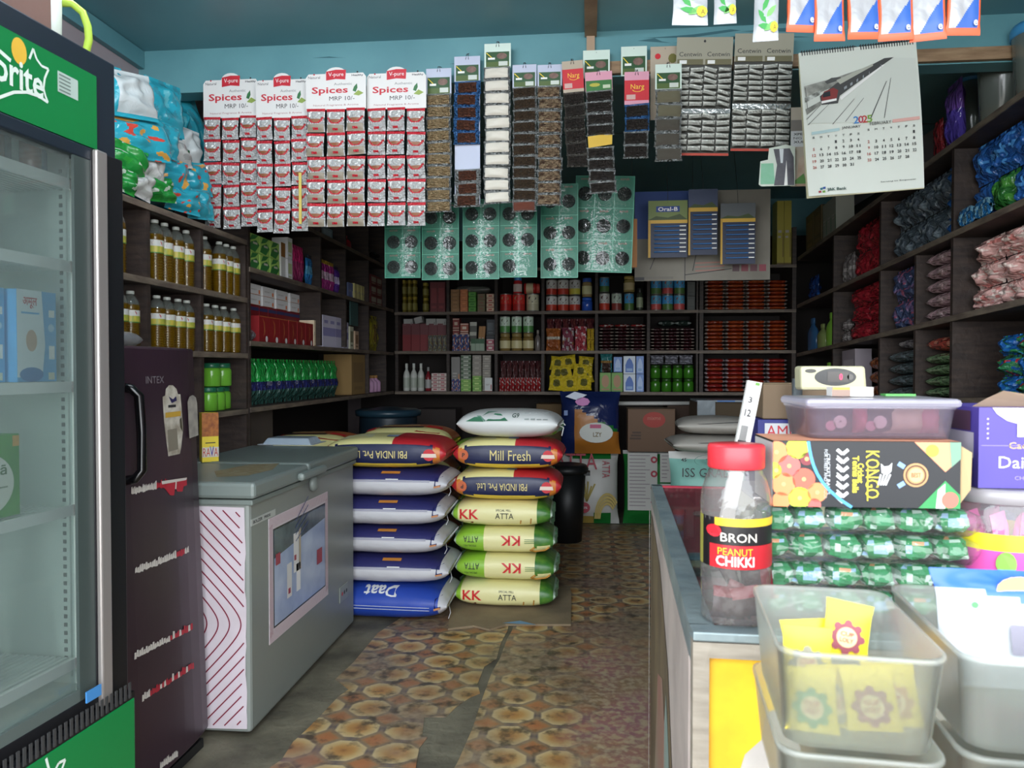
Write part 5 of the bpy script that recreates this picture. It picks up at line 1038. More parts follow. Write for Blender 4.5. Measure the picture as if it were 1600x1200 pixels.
# bunched plastic at the end of the sleeves
b = MB(); n = 12; vs = []
for j in range(9):
    for k in range(n):
        a = 2 * math.pi * k / n; r = .016 + .006 * noise.noise(Vector((j * .9, k * 1.3, 0))); vs.append((gx0 - .016 + r * math.cos(a) * .8, gy - .02 + r * math.sin(a), Z + .004 + (lh * 4 - .01) * j / 8))
b.add(vs, [(j * n + k, j * n + (k + 1) % n, (j + 1) * n + (k + 1) % n, (j + 1) * n + k) for j in range(8) for k in range(n)], film('grey_bunched_plastic', '9c9f92', .45, .12, 1.0, 50), True); tag(b.build('plastic_wrap'), 'bunched greyish plastic wrap between the jar and the green packets', 'plastic wrap')
# black box of cricket balls
zk = Z + .003 + lh * 4; x0, x1 = at(1207, 735, Y=1.03).x, at(1502, 735, Y=1.03).x; H_ = at(1350, 690, Y=1.03).z - zk; W = x1 - x0; D = .1
t = thing('ball_box', 'black box of coloured cricket balls on the green packets', 'box', (x0 + W / 2, 1.03, zk), 1); KBX = mat('1a1b1f', .5)
b = MB(); b.box(-W / 2, W / 2, 0, D, 0, H_, KBX); y = -.0006; O_, G2, R2 = mat('ea8452', .5), mat('b9cc3a', .5), mat('d4605a', .5)
for (fx, fz, r_, m) in ((.05, .83, .17, O_), (.36, .9, .17, G2), (.24, .62, .17, R2), (.0, .55, .13, G2), (.5, .73, .1, mat('7a3038', .5)), (.16, .34, .18, O_), (.46, .42, .17, mat('e05a48', .5)), (.12, .08, .14, O_), (.4, .13, .17, G2), (.66, .22, .15, O_), (.62, .03, .1, R2)):
    cx = -W / 2 + fx * H_; b.poly([(max(-W / 2, cx + r_ * H_ * math.cos(R(a))), min(H_, max(0, fz * H_ + r_ * H_ * math.sin(R(a))))) for a in range(0, 360, 20)], y, m); b.disc(max(-W / 2 + .004, cx), fz * H_, .003, y - .0004, mat('d89a68', .5), 8) if .1 < fz < .9 else None
pv = None
for k in range(9):
    f = k / 8; q2 = (-W / 2 + H_ * (.52 + .05 * f + .5 * f * f * f + .1 * f), H_ * (1 - f))
    if pv: b.line(pv, q2, .004, y - .0006, mat('4f9fd8', .5))
    pv = q2
b.text('CRICKET BALLS', -W / 2 + .3 * W, H_ * .5, H_ * .62, .004, y, mat('c9ccd0', .5), -90); b.text('FOR STREET AND SCHOOL', -W / 2 + .285 * W, H_ * .5, H_ * .75, .004, y, mat('c9ccd0', .5), -90)
for k in range(6):
    zz = H_ * (.18 + .13 * k); cx = -W / 2 + .375 * W; b.line((cx - .007, zz + .004), (cx, zz - .002), .004, y, WHITE); b.line((cx + .007, zz + .004), (cx, zz - .002), .004, y, WHITE); b.line((cx - .007, zz - .004), (cx, zz - .010), .0015, y, WHITE)
YT = mat('ecd83a', .5)
b.text('Tennis Balls', -W / 2 + .445 * W, H_ * .5, H_ * .56, .008, y, YT, -90); b.text('Cricket', -W / 2 + .472 * W, H_ * .52, H_ * .3, .008, y, YT, -90); b.text('KONGO', -W / 2 + .535 * W, H_ * .5, H_ * .72, .017, y, YT, -90); b.line((-W / 2 + .51 * W, H_ * .1), (-W / 2 + .51 * W, H_ * .6), .0015, y, YT)
cx, cz = -W / 2 + .605 * W, H_ * .6
b.poly([(cx - .006, cz + .006), (cx - .002, cz + .002), (cx + .004, cz + .003), (cx + .008, cz + .007), (cx + .007, cz - .004), (cx + .002, cz - .009), (cx - .005, cz - .006)], y, WHITE)
for k in range(4): b.line((cx - .006 + k * .004, cz - .008), (cx - .009 + k * .003, cz - .022), .002, y, WHITE)
mx, mz = -W / 2 + .765 * W, H_ * .5; b.disc(mx, mz, .0155, y, mat('b98a5c', .5), 22); b.ring(mx, mz, .011, .013, y - .0004, mat('5d3f28', .5), 22); b.disc(mx, mz, .009, y - .0006, mat('d6a878', .5), 18); b.text('BEST', mx, mz, .012, .006, y - .001, mat('7d5a38', .5))
for k in (-1, 1): b.line((mx - .014, mz + k * .01), (mx - .022, mz + k * .015), .006, y, mat('7d9ccc', .5))
b.poly([(W / 2 - .245 * W, H_), (W / 2, H_), (W / 2, H_ * .75), (W / 2 - .08 * W, H_ * .55)], y, mat('e0906c', .5)); b.poly([(W / 2 - .06 * W, H_), (W / 2, H_), (W / 2, H_ * .75), (W / 2 - .05 * W, H_ * .62)], y - .0004, mat('6d8f7a', .5)); b.disc(W / 2 - .15 * W, H_ * .87, .008, y - .0006, G2, 12)
b.poly([(W / 2 - .22 * W, 0), (W / 2, 0), (W / 2, H_ * .2), (W / 2 - .08 * W, H_ * .42)], y, mat('2f8a4c', .5)); b.poly([(W / 2 - .13 * W, 0), (W / 2 - .08 * W, 0), (W / 2 - .08 * W, H_ * .38), (W / 2 - .12 * W, H_ * .28)], y - .0004, mat('c9d6c4', .5)); b.disc(W / 2 - .055 * W, H_ * .13, .0105, y - .0008, mat('cf6a5a', .5), 14)
b.box(-W / 2 - .0004, -W / 2, .002, D - .002, .002, H_ - .002, mat('c9c4c2', .5)); b.build('box', t)
b = MB(); b.add([(-W / 2, 0, H_ + .0006), (W / 2, 0, H_ + .0006), (W / 2, D, H_ + .001), (-W / 2, D, H_ + .001)], [(0, 1, 2, 3)], mat('c98a6c', .6)); b.build('top_flap', t)
b = MB(); b.tube([(W / 2 + .002, .01, H_ * .95), (W / 2 + .01, .01, H_ * .8), (W / 2 + .009, .01, H_ * .4), (W / 2 + .003, .01, H_ * .08)], .0025, mat('a8926c', .7), 5); b.add([(W / 2 + .001, .004, H_ * .95), (W / 2 + .012, -.004, H_ * .85), (W / 2 + .011, -.004, H_ * .3), (W / 2 + .001, .004, H_ * .05)], [(0, 1, 2, 3)], mat('b49c74', .7)); b.build('side_flap', t)
# clear lidded tub with sweets on top of it
TUBM = film('violet_clear_plastic', 'ddd6e6', .22, .25, .1, 10, .4)
zc0 = zk + H_ + .002; x0, x1 = at(1262, 660, Y=1.05).x, at(1502, 660, Y=1.05).x; zc1 = at(1380, 622, Y=1.05).z; W = x1 - x0; h = zc1 - zc0; D = .13
t = thing('lidded_tub', 'clear lidded tub of small sweets on the black ball box', 'tub', (x0 + W / 2, 1.05, zc0), 1)
def open_tub(b, W, D, h, m, taper=.94, th=.0018, r=.02):
    def ring(w_, d_, z, k): 
        pts = []
        for cx_, cy_, a0 in ((w_ / 2 - r, d_ - r, 0), (-w_ / 2 + r, d_ - r, 90), (-w_ / 2 + r, r, 180), (w_ / 2 - r, r, 270)):
            for q in range(5): pts.append((cx_ + (r - k) * math.cos(R(a0 + q * 22.5)), cy_ + (r - k) * math.sin(R(a0 + q * 22.5)), z))
        return pts
    n = 20; off = D * (1 - taper) / 2
    def R_(s_, z, k): return [(x * 1, y + (D - D * s_) / 2, zz) for x, y, zz in ring(W * s_, D * s_, z, k)]
    rings = [R_(taper, .0, 0), R_(1, h, 0), R_(1.02, h, 0), R_(1.02, h + .004, 0), R_(.985, h + .004, 0), R_(taper * .985, .003, 0)]
    vs = [p for g in rings for p in g]
    b.add(vs, [(j * n + k, j * n + (k + 1) % n, (j + 1) * n + (k + 1) % n, (j + 1) * n + k) for j in range(len(rings) - 1) for k in range(n)] + [tuple(range(n - 1, -1, -1)), tuple(range((len(rings) - 1) * n, len(rings) * n))], m, True)
b = MB(); open_tub(b, W, D, h * .72, TUBM); b.build('body', t)
b = MB(); b.T = Matrix.Translation((0, -.002, h * .76)); b.lathe([(0, 0)], TUBM, 4) if 0 else None
b.box(-W / 2 - .003, W / 2 + .003, 0, D + .004, 0, h * .22, film('violet_lid_plastic', 'dcd8e8', .5, .3, 0, 10, .4)); b.build('lid', t, bevel=.006)
for k, (fx, w_, hx, lab) in enumerate(((.12, .03, '2a2840', 'dark packet at the end'), (.26, .045, '2e2436', 'dark packet with pale print'), (.42, .02, 'c04a62', 'narrow red packet'), (.53, .05, '26242e', 'black packet'), (.72, .055, 'c9a890', 'pale orange packet'), (.88, .03, 'c06878', 'pink packet'))):
    b = MB(); ww = w_; b.pouch(ww, h * .62, .03, mat(hx, .4, 0, .3, 30), 6, 6, k)
    if k in (1, 3): b.disc(0, h * .3, .009, -.0165, mat('d6b4b0', .5), 10); b.disc(-.012, h * .2, .007, -.0165, mat('c97a8a', .5), 10)
    tag(b.build('sweet_packet', loc=(x0 + fx * W, 1.05 + .045, zc0 + .004)), f'{lab} inside the clear lidded tub', 'sweet packet', 'packets inside the lidded tub')
b = MB(); zt_ = zc0 + h * .76 + h * .22 + .0015; p = at(1336, 620, Y=1.09); b.box(-.027, .027, 0, .03, 0, .0125, mat('e6e2dc', .5)); b.rect(-.027, -.003, .0, .0125, -.0004, mat('8d7468', .5)); b.rect(-.026, -.004, .009, .012, -.0007, mat('c9a03c', .5)); tag(b.build('small_carton', loc=(p.x, 1.1, zt_), rot=(0, 0, R(-3))), 'small white and brown carton lying on the clear lidded tub', 'carton')
b = MB(); b.box(-.02, .02, 0, .02, 0, .003, mat('4f9c4a', .4)); tag(b.build('sweet_packet', loc=(at(1412, 618, Y=1.1).x, 1.11, zt_)), 'small green packet lying on the clear lidded tub', 'sweet packet')
# pink jar and purple chocolate box at the end
x0 = at(1519, 850, Y=1.04).x; r = .062; t = thing('sweet_jar', 'pink jar of sweets with a yellow band below the purple box', 'jar', (x0 + r, 1.1, Z)); jh = at(1560, 792, Y=1.04).z - Z
JF2 = film('clear_jar_plastic', 'e6dce4', .12, .06, .3, 20)
b = MB(); b.lathe([(r * .85, 0), (r, .006), (r, jh * .93), (r * .95, jh)], [mat('d94f9e', .3), mat('d94f9e', .3), JF2], 30) if 0 else b.lathe([(r * .85, 0), (r, .006), (r, jh * .62)], mat('d552a0', .35), 30, caps=False); b.lathe([(r, jh * .62), (r, jh * .76)], mat('ecd22e', .35), 30, caps=False); b.lathe([(r, jh * .76), (r * .98, jh * .93), (r * .9, jh)], JF2, 30, caps=False)
ff = lambda X, Zz: -math.sqrt(max(1e-9, r * r - X * X)) - .001
b.text('mentos', .012, jh * .06, .085, jh * .17, 0, mat('e8e4f0', .4), 0, ff); b.text('mentos', .012, jh * .06, .082, jh * .155, 0, mat('2b3f9c', .4), 0, lambda X, Zz: ff(X, Zz) - .0008)
def patch(cx, cz, rx, rz, m, off=.0006): b.add([(cx + rx * math.cos(R(a)), ff(cx + rx * math.cos(R(a)), 0) - off, cz + rz * math.sin(R(a))) for a in range(0, 360, 24)], [tuple(range(15))], m)
patch(-.004, jh * .3, .028, jh * .12, mat('d8483c', .4)); patch(-.03, jh * .26, .012, jh * .05, mat('5fa84a', .4)); patch(-.0, jh * .42, .014, jh * .04, mat('5fa84a', .4), .0012); patch(-.02, jh * .52, .011, jh * .1, mat('7cb04a', .4), .0012); b.build('body', t)
b = MB(); b.lathe([(r * .9, jh), (r * .96, jh + .002), (r * .96, jh + .016), (r * .9, jh + .02)], film('grey_lid', 'b8b2b6', .6, .3), 30); b.build('lid', t)
for k in range(5):
    b = MB(); b.pouch(.03, .05, .014, mat('e06aa8', .25, 0, .4, 40), 5, 6, k); tag(b.build('wrapped_sweet', loc=(x0 + r + (-.03, -.012, .01, .03, 0)[k], 1.1 + (-.02, -.035, -.03, -.015, .01)[k], Z + jh * .6), rot=(R(8 * k - 12), R(-20 + 11 * k), R(30 * k))), f'{lr(k, 5)} pink wrapped sweet in the top of the pink jar', 'wrapped sweet', 'pink wrapped sweets')
zb_ = Z + jh + .021; x1 = at(1529, 700, Y=1.06).x; t = thing('chocolate_box', 'purple chocolate bar box with a torn lid standing on the pink jar', 'box', (x1, 1.06, zb_), 0); PU = mat('4c3f94', .45); H_ = at(1560, 637, Y=1.06).z - zb_; W = .2; D = .14
b = MB(); b.box(-.0, W, 0, D, 0, H_, PU); y = -.0006
b.text('Dairy Milk', .075, H_ * .3, .1, H_ * .19, y, WHITE); b.text('Cadbury', .062, H_ * .52, .05, H_ * .11, y, mat('b49a78', .5)); b.text('CHOCOLATE', .07, H_ * .13, .05, .005, y, mat('9a8cc8', .5))
b.rect(.003, W, H_ * .525, H_ * .535, y, mat('8478c6', .5)); b.poly([(.016, H_), (.022, H_ * .92), (.034, H_ * .84), (.048, H_ * .8), (W, H_ * .8), (W, H_)], y - .0004, mat('d6cfc8', .7)); b.rect(.047, .1, H_ * .64, H_ * .86, y - .0008, WHITE)
for k in range(7): b.rect(.06 + k * .004, .061 + k * .004 + .001 * (k % 2), H_ * .67, H_ * .83, y - .0012, INK)
for k in range(5): b.disc(.011, H_ * (.62 + .06 * k), .0016, y, mat('a89cdc', .5), 6)
S_ = -.0006; b.add([(S_, .012, H_ * .02), (S_, D - .01, H_ * .02), (S_, D - .01, H_ * .35), (S_, .012, H_ * .35)], [(0, 1, 2, 3)], mat('40347c', .5)); b.add([(S_, .012, H_ * .36), (S_, D - .01, H_ * .36), (S_, D - .01, H_ * .68), (S_, .012, H_ * .68)], [(0, 1, 2, 3)], mat('b9b2c0', .5)); b.add([(S_ * 2, .02, H_ * .7), (S_ * 2, D - .02, H_ * .7), (S_ * 2, D - .02, H_ * .95), (S_ * 2, .02, H_ * .95)], [(0, 1, 2, 3)], mat('4c3048', .5)); b.build('box', t)
b = MB(); b.add([(.005, .03, H_), (W * .6, .03, H_), (W * .5, .02, H_ + .012), (.035, .01, H_ + .022), (.02, .02, H_ + .012)], [(0, 1, 2, 3, 4)], mat('a08a72', .7)); b.build('torn_flap', t)
# ruler-like white pack leaning behind the jar
p0 = at(1160, 700, Y=1.3); p1 = at(1180, 600, Y=1.3); d = (p1 - p0); d.normalize(); base = p0 - d * ((p0.z - Z) / d.z); L_ = (p1 - base).length; t = thing('incense_pack', 'long thin white pack leaning upright behind the red lidded jar', 'pack', (base.x, 1.3, Z + .004)); t.rotation_euler = (0, math.atan2(d.x, d.z), 0)
b = MB(); b.box(-.0115, .0115, 0, .012, 0, L_, mat('d9d6d2', .5)); y = -.0006; b.rect(.001, .008, L_ - .006, L_ - .001, y, mat('5d8f3c', .5)); b.rect(-.009, .004, L_ * .67, L_ * .68, y, INK); b.text('12', -.002, L_ * .83, .01, .012, y, INK, 0); b.text('3', -.002, L_ * .9, .006, .01, y, INK)
for k in range(6): b.rect(-.008, .004, L_ * (.62 + .012 * k), L_ * (.62 + .012 * k) + .001, y, mat('8d8a88', .5))
b.rect(-.008, .003, L_ * .68, L_ * .76, y - .0003, mat('8a8886', .5)); b.build('pack', t)
# goods at the back of the counter
x0, x1 = at(1184, 680, Y=1.88).x, at(1330, 680, Y=1.88).x; zt_ = at(1230, 656, Y=1.88).z; t = thing('butter_carton', 'dark blue carton with red lettering behind the ball box', 'carton', (x0, 1.88, Z)); b = MB(); H_ = zt_ - Z; W = x1 - x0
b.box(0, W, 0, .15, 0, H_, mat('20246e', .45)); b.rect(.016, W * .62, H_ * .78, H_ * .96, -.0006, mat('b9b9bc', .5)); b.text('AMUL', W * .31, H_ * .87, W * .44, H_ * .13, -.0012, mat('b0202c', .5)); b.rect(.0, W * .5, H_ * .6, H_ * .73, -.0006, mat('3a3550', .5)); b.build('box', t, bevel=.002)
x2 = at(1192, 640, Y=1.89).x; t = thing('carton', 'plain brown carton on top of the dark blue carton', 'carton', (x2, 1.89, zt_ + .001)); b = MB(); h2 = at(1220, 601, Y=1.89).z - zt_; b.box(0, x1 - x2, 0, .13, 0, h2, mat('6d5a46', .75, 0, .1, 15)); b.build('box', t, bevel=.003); b = MB(); b.box(.002, x1 - x2 - .002, .002, .128, h2 + .0003, h2 + .002, mat('766249', .75)); b.build('flap', t)
px = at(1303, 592, Y=1.58); t = thing('weighing_scale', 'cream weighing scale display with a red lit digit on a pole', 'scale', (px.x, 1.62, Z)); CRM = mat('c2bd9c', .45)
b = MB(); b.box(-.14, .14, -.02, .2, 0, .06, CRM); b.build('base', t, bevel=.008); b = MB(); b.box(-.15, .15, -.02, .21, .062, .07, STEEL); b.build('platform', t, bevel=.003)
hz = at(1303, 610, Y=1.58).z - Z; b = MB(); b.tube([(0, .23, .01), (0, .23, hz + .02)], .012, mat('45484a', .4), 10); b.box(-.02, .02, .19, .24, .01, .03, CRM); b.build('pole', t)
wd = at(1356, 592, Y=1.58).x - at(1251, 592, Y=1.58).x; hh = at(1303, 573, Y=1.58).z - at(1303, 611, Y=1.58).z
b = MB(); b.prism([(-wd * .49, 0), (wd * .5, 0), (wd * .47, hh), (-wd * .5, hh)], 0, .05, CRM, 'y'); b.T = Matrix(); o = b.build('display_housing', t, bevel=.006, loc=(0, -.04, hz)); b = MB(); y = -.0008
b.disc(.02 * wd, hh * .55, wd * .31, y, mat('2b2a28', .3), 28, hh * .36); b.rect(-.1 * wd, .22 * wd, hh * .35, hh * .78, y - .0006, mat('3d3630', .25)); b.disc(.24 * wd, hh * .55, .006, y - .0006, mat('5d5a55', .4), 10); b.disc(-.35 * wd, hh * .8, .011, y, mat('45433c', .4), 14, .004)
b.build('display_window', o); b = MB(); b.text('0', .1 * wd, hh * .56, .006, .012, -.0022, mat('ff2a4a', .4, emit=4)); b.build('lit_digit', o)
# things lying under the glass
for k, (px_, py_, w_, d_, hx, lab) in enumerate(((1100, 800, .1, .05, 'c9a8a0', 'pink and white printed packet under the counter glass at the far end'), (1092, 868, .1, .03, '5f98ac', 'blue striped packet under the counter glass'), (1098, 880, .1, .02, 'b9b48a', 'yellowish packet under the counter glass'), (1100, 892, .1, .02, '22242c', 'black packet under the counter glass'), (1105, 928, .05, .04, 'c6c2cc', 'white scrap of card under the counter glass beside the jar'))):
    p = at(px_, py_, Z=.8); b = MB(); b.sack(w_, d_ + .02, .012, mat(hx, .35, 0, .3, 30), 8, 12, 4, 2.2, .5, k); tag(b.build('packet', loc=(p.x + .02, p.y, .7908), rot=(0, 0, R(-4))), lab, 'packet')
# ------------------------------------------------------------------ frosted tubs on a stand in front of the counter
FRO = film('frosted_tub_plastic', 'f2f6f1', .3, .3, .05, 10, .6)
p = at(1274, 920, Z=.975); q = at(1351, 1030, Z=.975); TW, TD = .124, .19; TZ = .915
st = thing('wooden_stand', 'plain wooden stand holding the frosted tubs before the counter', 'stand', (.36, .62, 0), 0); b = MB(); b.box(-.14, .26, -.16, .22, .805, .83, RAW); b.build('top', st)
for sx in (-.12, .24):
    for sy in (-.14, .2): b = MB(); b.box(sx - .015, sx + .015, sy - .015, sy + .015, .001, .804, RAW); b.build('leg', st)
tx, ty = q.x, q.y; TA = -math.degrees(math.atan2(p.x - q.x, p.y - q.y))
def tub(label, x, y, z, rz, W=TW, D=TD, h=.062):
    t = thing('frosted_tub', label, 'tub', (x, y, z), rz, 'frosted open tubs'); b = MB(); open_tub(b, W, D, h, FRO, .9); b.build('body', t); return t
print('TUB', p, q, tx)
tub('frosted tub stacked under the tub of yellow sachets', tx, ty, .8315, TA); t1 = tub('frosted open tub holding yellow lollipop sachets', tx, ty, .8985, TA, h=.075)
tub('frosted tub stacked under the tub with the blue and white packet', tx + .15, ty + .005, .8315, TA, .14, .21); t2 = tub('frosted open tub holding the blue and white snack packet', tx + .15, ty + .005, .8985, TA, .14, .21, .072)
CH = mat('f0d72e', .4, 0, .1, 20); CH2 = mat('c9cc3a', .4, 0, .1, 20)
def lolly_sachet(rim, s):
    b = MB(); b.pouch(.042, .05, .004, CH, 6, 8, s, .2); y = -.0036
    b.ring(0, .018, .009, .0125, y, mat(rim, .4), 20); b.disc(0, .018, .009, y, mat('e6cf9a', .4), 16); b.text('CUP', 0, .021, .012, .004, y - .0005, mat('b8302c', .4)); b.text('LOLY', 0, .0155, .012, .004, y - .0005, mat('b8302c', .4))
    for k in range(8): b.disc(.0125 * math.cos(k * .785), .018 + .0125 * math.sin(k * .785), .0035, y + .0002, mat(rim, .4), 8)
    return b.build('lollipop_sachet')
i = 0
MT = frame(t1.location, (0, 0, R(TA)))
for (lx, ly, lz, rx, ry, rim, lab) in ((-.034, .02, .004, -32, 3, '4f9c5a', 'yellow lollipop sachet with green rim at the front of its tub'), (-.01, .028, .006, -36, -4, '8d8a7a', 'second yellow lollipop sachet at the front of its tub'), (.014, .022, .008, -30, -3, '9c4a5a', 'third yellow lollipop sachet at the front of its tub'), (.032, .03, .01, -34, -1, 'c98a4a', 'yellow lollipop sachet at the front beside the other tub'),
     (.01, .115, .033, -14, 10, '8f3f4c', 'yellow lollipop sachet with purple rim leaning high in its tub'), (-.018, .115, .014, -20, -6, 'b04a4a', 'yellow sachet half hidden behind the tub rim'), (-.03, .07, .022, -10, 2, '8d8a7a', 'narrow showing yellow sachet against the side of its tub')):
    b = lolly_sachet(rim, i); i += 1; b.location = MT @ Vector((lx, ly, lz + .003)); b.rotation_euler = (R(rx), R(ry), R(TA)); tag(b, lab, 'sachet', 'yellow lollipop sachets')
b = MB(); bl = mat('2d5fb8', .3, 0, .2, 20); wh = mat('bfc3c9', .3, 0, .3, 20)
b.pouch(.15, .1, .03, lambda u, v, f: bl if v > .80 - .22 * math.sin(u * 2.4) * 0 + .0 - (.12 * math.sin(math.pi * min(1, max(0, (u - .15) / .8)))) + .06 else wh, 18, 18, 4, .15, .03); y = -.0165
b.disc(-.005, .083, .02, y + .004, mat('e2b55a', .4), 16, .012); b.disc(.03, .084, .02, y + .003, mat('dca848', .4), 16, .013); b.disc(-.045, .07, .003, y, mat('3f8a4c', .4), 8); b.rect(-.02, -.004, .03, .055, y - .004, mat('6d6a78', .4)); b.ring(.02, .055, .016, .018, y - .003, mat('9aa2b4', .4), 16)
p = MT @ Vector((.158, .1, .024)); tag(b.build('snack_packet', loc=p, rot=(R(-12), 0, R(-3))), 'blue and white snack packet standing in the second frosted tub', 'snack packet')
t3 = tub('nearest frosted tub, empty, overlapping the corner of the frame', tx + .165, ty - .2, .875, TA - 4, .15, .19, .06); 
b = MB(); b.box(tx + .1, tx + .26, ty - .2, ty - .02, .8315, .873, mat('c9c4b8', .6)); tag(b.build('small_carton'), 'plain pale carton raising the nearest frosted tub', 'carton')
# yellow savoury box and white tray on the freezer
p = at(329, 722, Z=.834); t = thing('snack_box', 'small yellow box with an orange snack picture on the freezer', 'box', (p.x, p.y, .8345), 40); b = MB(); W, H_, D = .062, at(329, 645, Y=p.y).z - .8345, .045; b.box(-W / 2, W / 2, 0, D, 0, H_, YEL); y = -.0006
b.rect(-W / 2, W / 2, H_ * .52, H_, y, mat('b86c28', .5, hex2='8d4a1c', vs=60)); b.rect(-W / 2, W / 2, H_ * .1, H_ * .3, y, mat('d6d0c4', .5)); b.text('RAVA', 0, H_ * .2, W * .9, H_ * .17, y - .0006, mat('c8402c', .5)); b.text('V', W * .08, H_ * .22, W * .25, H_ * .2, y - .001, mat('2f4fa8', .5)); b.rect(-W * .3, W * .3, H_ * .38, H_ * .4, y, INK); b.build('box', t, bevel=.001)
p = at(405, 692, Z=.84); t = thing('plastic_tray', 'pale blue clear tray lid lying on the freezer by the shelf', 'tray', (p.x + .15, p.y + .04, .8365)); b = MB(); b.hexa([(-.12, -.08, 0), (.12, -.08, 0), (.12, .08, 0), (-.12, .08, 0), (-.1, -.06, .03), (.1, -.06, .03), (.1, .06, .03), (-.1, .06, .03)], mat('a9b8c6', .2, 0, .3, 20)); b.build('tray', t, bevel=.006); b = MB(); b.box(-.135, .135, -.095, .095, -.0005, .002, mat('c3ccd2', .3)); b.build('rim', t)
# ------------------------------------------------------------------ inside the cooler
def incool(lx, ly, lz): return MC @ Vector((lx, ly, lz))
def cpl(px, py, ly): return on(MC, px, py, ly)
(ax, az), (ex, _) = cpl(58, 600, .08), cpl(92, 600, .08); zsh = COOLZ[1] + .0125; top = cpl(60, 455, .08)[1]
t = thing('milk_carton', 'blue and white milk carton on the cooler shelf', 'carton'); t.location = incool((ax + ex) / 2 - .03, .08, zsh); t.rotation_euler = (0, 0, R(86.2)); W = .11; H_ = top - zsh; b = MB(); LB = mat('5fa8dc', .4)
b.box(-W / 2, W / 2, 0, .09, 0, H_, LB); y = -.0006; b.poly([(-W / 2, .01), (W * .12, .01), (W * .2, H_ * .4), (W * .12, H_), (-W / 2, H_)], y, mat('dfe6ea', .4)); b.text('\u0905\u092e\u0942\u0932', -W * .18, H_ * .86, W * .36, H_ * .12, y - .0006, mat('b84a50', .4)); b.rect(-W * .4, W * .05, H_ * .74, H_ * .76, y - .0006, mat('5fa8dc', .4))
b.disc(-W * .15, H_ * .45, W * .14, y - .0006, mat('c9a890', .4), 14, H_ * .12); b.disc(-W * .15, H_ * .08, W * .3, y - .0004, mat('3f78b4', .4), 16, H_ * .08); b.rect(W * .3, W * .45, H_ * .72, H_ * .8, y, WHITE); b.rect(W * .3, W * .45, H_ * .25, H_ * .4, y, WHITE); b.rect(W * .28, W * .44, H_ * .02, H_ * .1, y, mat('d9d9c4', .4)); b.disc(W * .36, H_ * .6, W * .08, y, mat('a9cbe6', .4), 12); b.build('carton', t, bevel=.002)
dup(t, incool((ax + ex) / 2 - .15, .1, zsh), 86.2, 'second milk carton showing only its edge at the cooler door frame'); dup(t, incool((ax + ex) / 2 - .19, .1, COOLZ[0] + .0125), 86.2, 'milk carton edge on the cooler shelf above').scale = (.8, .8, .7)
zsh = COOLZ[2] + .0125; (ax, az) = cpl(32, 800, .08); top = cpl(20, 678, .08)[1]; t = thing('juice_box', 'green box with a white oval on the lower cooler shelf', 'box'); t.location = incool(ax - .055, .08, zsh); t.rotation_euler = (0, 0, R(86.2)); W = .11; H_ = top - zsh; b = MB(); b.box(-W / 2, W / 2, 0, .08, 0, H_, mat('4fa03c', .4, hex2='3a8a34', vs=10)); y = -.0006
b.disc(-W * .25, H_ * .42, W * .6, y, mat('dfe0d4', .4), 24, H_ * .37) if 0 else b.poly([(max(-W / 2, -W * .25 + W * .6 * math.cos(R(a))), H_ * .42 + H_ * .36 * math.sin(R(a))) for a in range(0, 360, 12)], y, mat('dfe0d4', .4)); b.text('n\u0101r\u0101', -W * .12, H_ * .58, W * .6, H_ * .12, y - .0006, mat('3f6a34', .4)); b.rect(W * .32, W * .48, H_ * .85, H_ * .98, y - .0006, mat('d8a03c', .4)); b.rect(-W * .3, W * .2, H_ * .36, H_ * .38, y - .0006, mat('8d9a84', .4)); b.build('box', t, bevel=.002)
t = thing('drink_bottle', 'brown bottle at the bottom of the cooler', 'bottle'); t.location = incool(cpl(0, 1000, .1)[0] - .035, .13, COOLZ[4] + .0125); b = MB(); b.lathe([(.03, 0), (.034, .01), (.036, .12), (.03, .16), (.014, .2), (.013, .225)], mat('8a5a34', .2), 18); b.build('body', t); b = MB(); b.lathe([(.015, .2255), (.015, .24)], WHITE, 14); b.build('cap', t)
for k in range(6):
    hx = ('b8b4a8', '3a4a6a', '6d4a3a', '4f5a64', '7a3f2c', '3f5a78')[k]
    if k == 0: t = thing('drink_bottle', None, 'bottle', (0, 0, 0), 0, 'bottles on the top cooler shelf')
    t = thing('drink_bottle', f'{lr(k, 6)} dark drink bottle on the top cooler shelf', 'bottle', (0, 0, 0), 0, 'bottles on the top cooler shelf') if k else t
    t['label'] = f'{lr(k, 6)} dark drink bottle on the top cooler shelf'; t.location = incool(-.34 + .05 * k, .1 + .03 * (k % 2), COOLZ[3] + .0125); b = MB(); b.lathe([(.02, 0), (.022, .006), (.022, .075), (.018, .095), (.009, .11), (.009, .12)], mat(hx, .15), 14); b.build('body', t); b = MB(); b.lathe([(.011, .1205), (.011, .132)], WHITE, 10); b.build('cap', t)
# things on top of the cooler
zt_ = cl_top = None
zt_ = (MC @ Vector((0, 0, 0))).z + on(MC, 170, 97)[1] + .001; cxr = on(MC, 78, 60, .03)[0]; mxr = on(MC, 95, 60, .12)[0] - .03; p = incool(0, .025, zt_); t = thing('carton', 'dull brown carton on top of the drinks cooler', 'carton', p, 86.2); b = MB(); b.box(-.5, cxr, 0, .055, 0, .2, mat('7d5f55', .75, 0, .1, 15)); b.build('box', t, bevel=.003)
t = thing('plastic_mug', 'white mug with a lime green handle on top of the cooler', 'mug', incool(mxr, .13, zt_), 40); b = MB(); b.lathe([(.024, 0), (.028, .005), (.031, .15), (.028, .15), (.025, .008)], mat('d8dcd0', .4), 22); b.build('body', t); b = MB(); b.tube([(.026, 0, .135), (.05, 0, .14), (.072, 0, .125), (.082, 0, .095), (.084, 0, .065), (.078, 0, .035), (.06, 0, .018), (.025, 0, .014)], .009, mat('b4d24a', .35), 8); b.build('handle', t)
